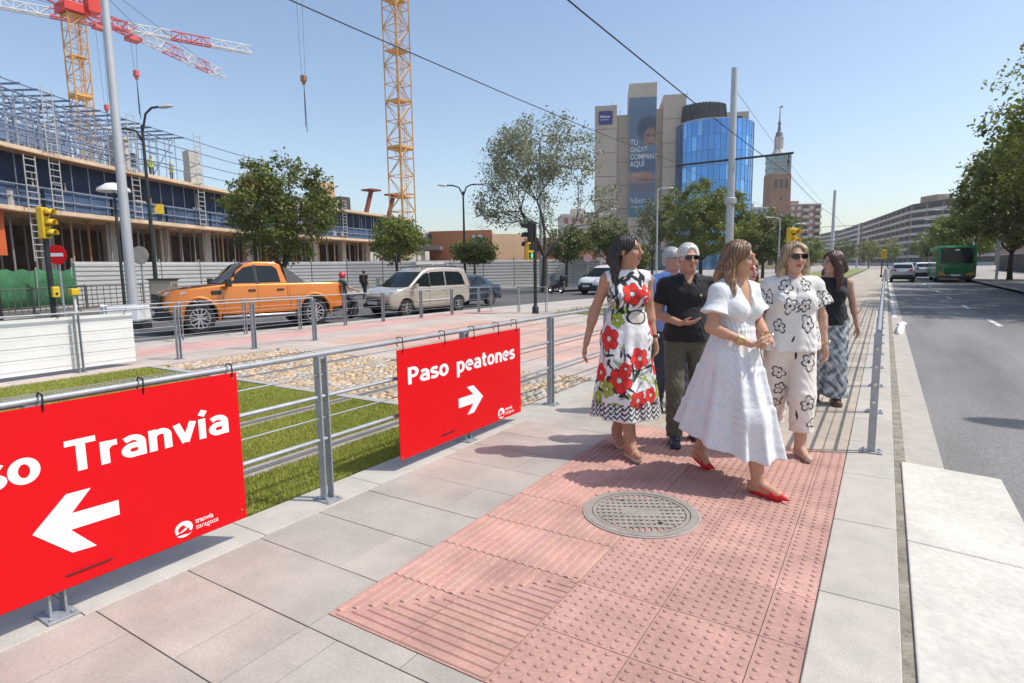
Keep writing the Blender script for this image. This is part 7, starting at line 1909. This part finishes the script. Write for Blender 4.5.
# woman in the white dress, stepping to the right of the picture with joined hands
def white_dress():
    def b(g, torso, limb, J):
        torso(g, .014); skirt(g, 1.13, .34, (.136, .112), (.27, .39), (0, 0), (0, .06), 11, .024, .95, tiers=(.86, .60), seed=.5, hem=lambda X, Y: .29 + .22 * np.clip(Y + .12, -.25, .6)); legs_in(g, J, .10, .085, .2); g.cut(lambda X, Y, Z: .285 + .22 * np.clip(Y + .12, -.25, .6) - Z + 0 * X)
        for q in 'lr':
            sleeve(g, J['s' + q], J['e' + q], .42, .058, .068); S_ = np.array(J['s' + q], float); E_ = np.array(J['e' + q], float); sleeve(g, S_ + (E_ - S_) * .38, E_, .36, .068, .098, .012)
        g.cap((.0, .03, 1.40), (0, .03, 1.455), .085, .07, .015)
        def v(X, Y, Z):
            op = np.clip((Z - 1.22) / .24, 0, 1) * .082 - np.abs(X - .008); return np.maximum(Z - 1.462, np.where((Y < .01) & (Z > 1.2), op, -1))
        g.cut(v)
        g.warp(lambda X, Y, Z: .0022 * np.sin(np.arctan2(X, Y) * 30 + 3 * np.sin(Z * 30)) * np.exp(-((Z - 1.1) / .08) ** 2) - .004 * np.exp(-((Z - 1.105) / .012) ** 2))
    def c(V):
        x, y, z = V.T; C = np.tile(np.array((.72, .72, .72)), (len(V), 1)); r = np.maximum(.13, np.hypot(x, y)); u = np.arctan2(x, -y) * r
        k = np.sin(u * 62 + 2 * np.sin(z * 40)) * np.sin(z * 58 + 2 * np.sin(u * 35)); m = (z < 1.05) & (np.abs(k) > .72); C[m] = (.66, .66, .665)
        m = (np.abs(x - .008 - .0) < .006) & (y < 0) & (z < 1.22) & (z > .5); C[m] *= .93
        m = (np.abs(x - .008) < .011) & (y < 0) & (z < 1.22) & (z > .5) & (np.abs((z / .055) % 1 - .5) < .1); C[m] = (.6, .58, .55)
        return C
    return ('dress', M_cloth2, b, c)
def slingbacks(t, J):
    def b(g, A, T):
        d = (T - A); d[2] = 0; d /= np.linalg.norm(d); hd = heel_of(A, T); tip = T + d * .075; tip[2] = .018 + max(0, T[2] - .03)
        g.cap(T - d * .02 + (0, 0, -.004), tip, .036, .008, .01); g.cap(hd + (0, 0, -.03), T + (0, 0, -.016), .026, .032, .008); g.cap(hd + (0, 0, -.01), hd + (0, 0, -.035), .018, .012, .006)
        g.ell(T * .72 + A * .28 + (0, 0, .05), (.034, .034, .03), .008, 1)
        s_ = np.array((-d[1], d[0], 0)); hh = hd + (0, 0, .028)
        for q in (-1, 1): g.cap(T + s_ * q * .034 + (0, 0, .004), A - d * .01 + s_ * q * .036 + (0, 0, -.02), .0045, .0045, .003); g.cap(A - d * .01 + s_ * q * .036 + (0, 0, -.02), hh - d * .034, .0045, .0045, .003)
    shoe_vox(t, 'slingback_shoe', M_shoe, J, b, (.62, .012, .015))
def cuff(t, J, HM, HC):
    W = Vector(J['wr']); E_ = Vector(J['er']); d = (W - E_).normalized(); c = W - d * .075; x, y = frame(d)
    m = MB(); m.loft([[c + d * o + (x * math.cos(2 * math.pi * k / 18) + y * math.sin(2 * math.pi * k / 18)) * rr for k in range(18)] for o, rr in ((-.022, .032), (-.02, .037), (.0, .033), (.02, .035), (.022, .03))]); m.build('bracelet', M_gold, t, smooth=30)
    watch_on('l', M_gold)(t, J, HM, HC)
person('woman in a tiered white dress and red slingback shoes with wavy brown hair, hands joined', (-.93, 4.56, 0), 31, 1.06,
    dict(el=(.225, -.03, 1.13), wl=(.09, -.215, 1.055), dl=(-.9, -.28, -.12), nl=(-.2, .3, -1), cl=.55, er=(-.235, -.005, 1.13), wr=(-.075, -.205, 1.02), dr=(.92, -.35, .05), nr=(.15, .45, 1), cr=.5, tsr=-1,
         hl=(.08, 0, .92), kl=(.07, .10, .49), al=(.06, .33, .15), tl=(.05, .24, .045), hr=(-.08, 0, .92), kr=(-.06, -.22, .50), ar=(-.05, -.28, .10), tr=(-.04, -.42, .04)),
    'f', skin=(.52, .29, .185), lips=(.5, .05, .045), hairc=(.085, .042, .02), hcol2=(.34, .2, .1), brow=(.1, .06, .035), hair=long_hair(.26, .21, .25, .012, .03, front=.012, thick=.038, setback=.012), garments=[white_dress()], shoes=slingbacks, head=(16, 3, 0, .0, -.03), extras=earrings(cuff))
# woman in the flower print blouse and cropped trousers
def print_top():
    def b(g, torso, limb, J):
        torso(g, .022); skirt(g, 1.22, .86, (.168, .135), (.225, .175), (0, 0), (0, .0), 6, .010, .8, seed=.3)
        for q in 'lr': sleeve(g, J['s' + q], J['e' + q], .56, .058, .108)
        g.cut(lambda X, Y, Z: np.maximum(Z - 1.45 + 0 * X, np.where(Z > 1.40, .075 - np.hypot(X, Y * 1.0 + .01), -1)))
    def c(V):
        x, y, z = V.T; C = np.tile(np.array((.74, .70, .645)), (len(V), 1)); r = np.maximum(.15, np.hypot(x, y)); u = np.arctan2(x, -y) * r
        u = np.where((np.abs(x) > .2) & (z > 1.1), x, u)
        for q in ((-.09, 1.37, .055, .2), (.09, 1.38, .045, 1.), (-.055, 1.22, .055, .6), (.055, 1.22, .045, 1.7), (.09, 1.08, .062, .3), (-.13, 1.06, .05, 1.), (.24, 1.27, .05, .5), (-.24, 1.28, .05, .9), (.24, 1.0, .05, .3), (-.3, 1.2, .05, .2), (.35, 1.2, .05, .2)): outline_flower(C, u, z, *q)
        for q in ((.01, 1.33, .03, .006, 1.2), (-.02, .96, .03, .008, .9), (.012, 1.18, .03, .006, .4)): leaf_mark(C, u, z, *q, (.02, .02, .02))
        m = (np.abs(x) < .013) & (y < 0) & (z > 1.22) & (z < 1.43); C[m] *= .93
        m = (np.abs(x) < .007) & (y < 0) & (z > 1.22) & (np.abs((z / .045) % 1 - .5) < .14); C[m] = (.45, .42, .4)
        return C
    return ('blouse', M_cloth, b, c)
def print_trousers():
    def b(g, torso, limb, J): trouser(g, J, .108, .098, .088, .215, .01)
    def c(V):
        x, y, z = V.T; C = np.tile(np.array((.76, .68, .60)), (len(V), 1))
        for q in ((.11, .78, .06, .3), (.10, .46, .055, .8), (-.09, .68, .05, .2), (-.07, .55, .045, 1.2), (-.11, .42, .05, .1), (.16, .3, .045, .4)): outline_flower(C, x, z, *q)
        for q in ((.02, .83, .04, .008, 1.3), (-.05, .46, .03, .007, .9), (.03, .36, .04, .008, 1.5)): leaf_mark(C, x, z, *q, (.02, .02, .02))
        return C
    return ('trousers', M_cloth, b, c)
def pumps(col):
    def f(t, J):
        def b(g, A, T):
            d = (T - A); d[2] = 0; d /= np.linalg.norm(d); hd = heel_of(A, T); tip = T + d * .035
            g.cap(hd + (0, 0, -.018), tip, .033, .026, .01); g.cap(hd, hd + (0, 0, .02), .034, .03, .01); g.ell(A * .5 + T * .5 + (0, 0, .03), (.036, .036, .045), .01, 1); g.cut(lambda X, Y, Z: .002 - Z + 0 * X + 0 * Y)
        shoe_vox(t, 'shoe', M_shoe, J, b, col)
    return f
person('woman in sunglasses and a cream outfit printed with black flowers, blonde hair', (-.66, 5.50, 0), -10, 1.065,
    dict(el=(.245, .05, 1.12), wl=(.265, .0, .885), cl=.5, er=(-.235, .04, 1.12), wr=(-.25, -.06, .89), kl=(.085, -.10, .50), al=(.09, -.09, .095), tl=(.105, -.22, .03), kr=(-.075, .07, .50), ar=(-.065, .20, .16), tr=(-.06, .12, .045)),
    'f', skin=(.55, .33, .235), lips=(.42, .1, .09), hairc=(.16, .105, .055), hcol2=(.48, .36, .22), hair=long_hair(.17, .15, .17, .012, -.01, thick=.032), garments=[print_trousers(), print_top()], shoes=pumps((.5, .4, .33)), head=(10, 0, 0), glasses=(.029, .012, .021), fat=.022, extras=earrings(watch_on('l', M_gold)))
# woman in black with patterned trousers, turned away to the left
def tank():
    def b(g, torso, limb, J):
        torso(g, .014); skirt(g, 1.1, .92, (.15, .12), (.18, .14), (0, 0), (0, 0), 5, .005)
        g.cut(lambda X, Y, Z: np.maximum(Z - 1.43, np.where(Z > 1.2, np.abs(X) - .15, -1)) + 0 * Y)
    return ('sleeveless_top', M_cloth, b, solid((.011, .011, .012)))
def pattern_trousers():
    def b(g, torso, limb, J): trouser(g, J, .108, .105, .125, .09, .01)
    def c(V):
        x, y, z = V.T; k = np.sin(x * 60 + 3 * np.sin(z * 25)) + np.sin(z * 42 + 3 * np.sin(x * 33 + y * 20)) + .5 * np.sin(x * 130 + z * 90); C = np.tile(np.array((.36, .39, .42)), (len(V), 1)); C[k > .55] = (.14, .16, .18); C[k < -.9] = (.6, .62, .62)
        return C
    return ('trousers', M_cloth, b, c)
person('woman in a black sleeveless top and grey patterned wide trousers, face turned away', (-.52, 7.75, 0), -22, 1.035,
    dict(el=(.235, .05, 1.12), wl=(.275, -.02, .88), cl=.5, er=(-.235, .04, 1.12), wr=(-.25, -.06, .89), kl=(.09, -.06, .50), al=(.1, -.04, .095), tl=(.115, -.17, .03), kr=(-.085, .05, .50), ar=(-.09, .13, .12), tr=(-.1, .02, .04)),
    'f', h=.0065, skin=(.5, .3, .21), hairc=(.03, .012, .008), hcol2=(.11, .04, .022), hair=long_hair(.2, .24, .24, .018, 0., thick=.045, front=.0), garments=[pattern_trousers(), tank()], shoes=lace_shoes((.12, .07, .035)), head=(-62, 4, 0), fat=.015)
person('half hidden woman with auburn hair behind the white dress woman and the flower print woman', (-1.32, 7.15, 0), 5, .985,
    dict(kl=(.09, -.06, .50), al=(.1, -.04, .095), tl=(.115, -.17, .03)), 'f', h=.008, skin=(.55, .34, .26), lips=(.45, .06, .06), hairc=(.06, .025, .015), hair=long_hair(.1, .1, .1, .012), garments=[trousers((.3, .3, .32)), polo((.45, .42, .4), .88)], shoes=lace_shoes((.05, .05, .05)), head=(12, 0, 0))
# ------------------------------------------------------------------ small far figures
def helmet(t, HM, HC, col, r=.125):
    m = MB(); m.ell(tuple(HC + np.array((0, .005, .025))), (r * .9, r * 1.08, r), 16, 10); m.build('helmet', pm('helmet_' + col[0], col[1], .25, n=None, n2=None, coat=.6), t, smooth=60)
def far_person(label, loc, phi, s, J, top, bottom, helm=None, pack=None, hairc=(.02, .015, .012), vest=True, group='people in the distance', z=ROADZ, skin=(.4, .24, .17)):
    def ex(t, J_, HM, HC):
        if helm: helmet(t, HM, HC, helm)
        if pack: m = MB(); m.box((0, .2, 1.2), (.3, .2, .46)); m.build('backpack', pm('backpack', pack, .8), t, bevel=.06)
    g_ = [trousers(bottom), polo(top, .86)]
    return person(label, (loc[0], loc[1], z), phi, s, J, 'm', h=.014, skin=skin, hairc=hairc, hair=None if helm else short_hair(.01, .008), garments=g_, shoes=lace_shoes((.03, .03, .03)), head=(0, 0, 0), extras=ex, group=group)
W_ = dict(kl=(.1, -.12, .5), al=(.1, -.15, .09), tl=(.1, -.28, .03), kr=(-.1, .06, .5), ar=(-.1, .22, .12), tr=(-.1, .1, .03))
far_person('person in dark clothes with a backpack walking past the scooters', (-25.6, 24.6), 155, 1.0, W_, (.025, .022, .024), (.02, .02, .022), pack=(.03, .022, .025))
SIT = dict(kl=(.17, -.40, .62), kr=(-.17, -.40, .62), al=(.17, -.3, .2), ar=(-.17, -.3, .2), tl=(.17, -.44, .15), tr=(-.17, -.44, .15), el=(.27, -.12, 1.16), er=(-.27, -.12, 1.16), wl=(.3, -.4, 1.06), wr=(-.3, -.4, 1.06))
far_person('motorbike rider in a red helmet just behind the orange pickup', (-16.43, 14.72), 132.8, 1.0, SIT, (.05, .09, .09), (.04, .04, .045), helm=('red', (.6, .03, .05)), z=ROADZ - .04)
Z1_ = ROADZ + 8.75
for lb, s_, off, phi in (('site worker in a yellow vest on the roof slab beside the pale column', 26.8, 1.3, 60), ('site worker in a yellow vest and helmet high on the deck right of the netting', 41.0, .7, 200), ('site worker in a yellow vest leaning beyond the tall lamp', 29.3, 1.5, -40)):
    p, d, nn = on(FP, FS, s_); p = p + nn * off
    far_person(lb, (p.x, p.y), phi, 1.0, dict(wl=(.3, -.25, 1.1)), (.62, .75, .06), (.05, .06, .1), helm=('yellow', (.75, .6, .05)), z=Z1_ + (1.6 if s_ == 41.0 else 0), group='workers on the building site')
p, d, nn = on(FP, FS, 41.0); p = p + nn * .7; t = thing('work_platform', 'small red work platform under the upper site worker', 'platform', (p.x, p.y, Z1_)); m = MB(); m.box((0, 0, 1.55), (1.2, 1.0, .08)); m.build('deck', M_galv, t)
for q in ((-.5, -.4), (.5, -.4), (.5, .4), (-.5, .4)): m = MB(); m.tube([(*q, 0), (*q, 1.55)], .04, 5); m.build('leg', M_galv, t)
m = MB(); m.box((-.7, 0, 1.9), (.1, .8, .9)); m.build('red_panel', pm('red_plastic', (.35, .03, .06), .6), t)
# ================================================================== AIR
mh_ = bpy.data.materials.new('haze'); mh_.use_nodes = True; nt = mh_.node_tree
for n_ in list(nt.nodes):
    if n_.type == 'BSDF_PRINCIPLED': nt.nodes.remove(n_)
pv = nt.nodes.new('ShaderNodeVolumePrincipled'); pv.inputs['Color'].default_value = (.92, .95, 1, 1); pv.inputs['Density'].default_value = .00032; pv.inputs['Anisotropy'].default_value = .2
nt.links.new(pv.outputs[0], nt.nodes['Material Output'].inputs['Volume'])
m = MB(); m.box((-60, 290, 42.5), (900, 780, 88)); o = m.build('haze', mh_); setp(o, kind='stuff')
SC.cycles.volume_bounces = 0; SC.cycles.volume_step_rate = 20; SC.cycles.volume_max_steps = 16
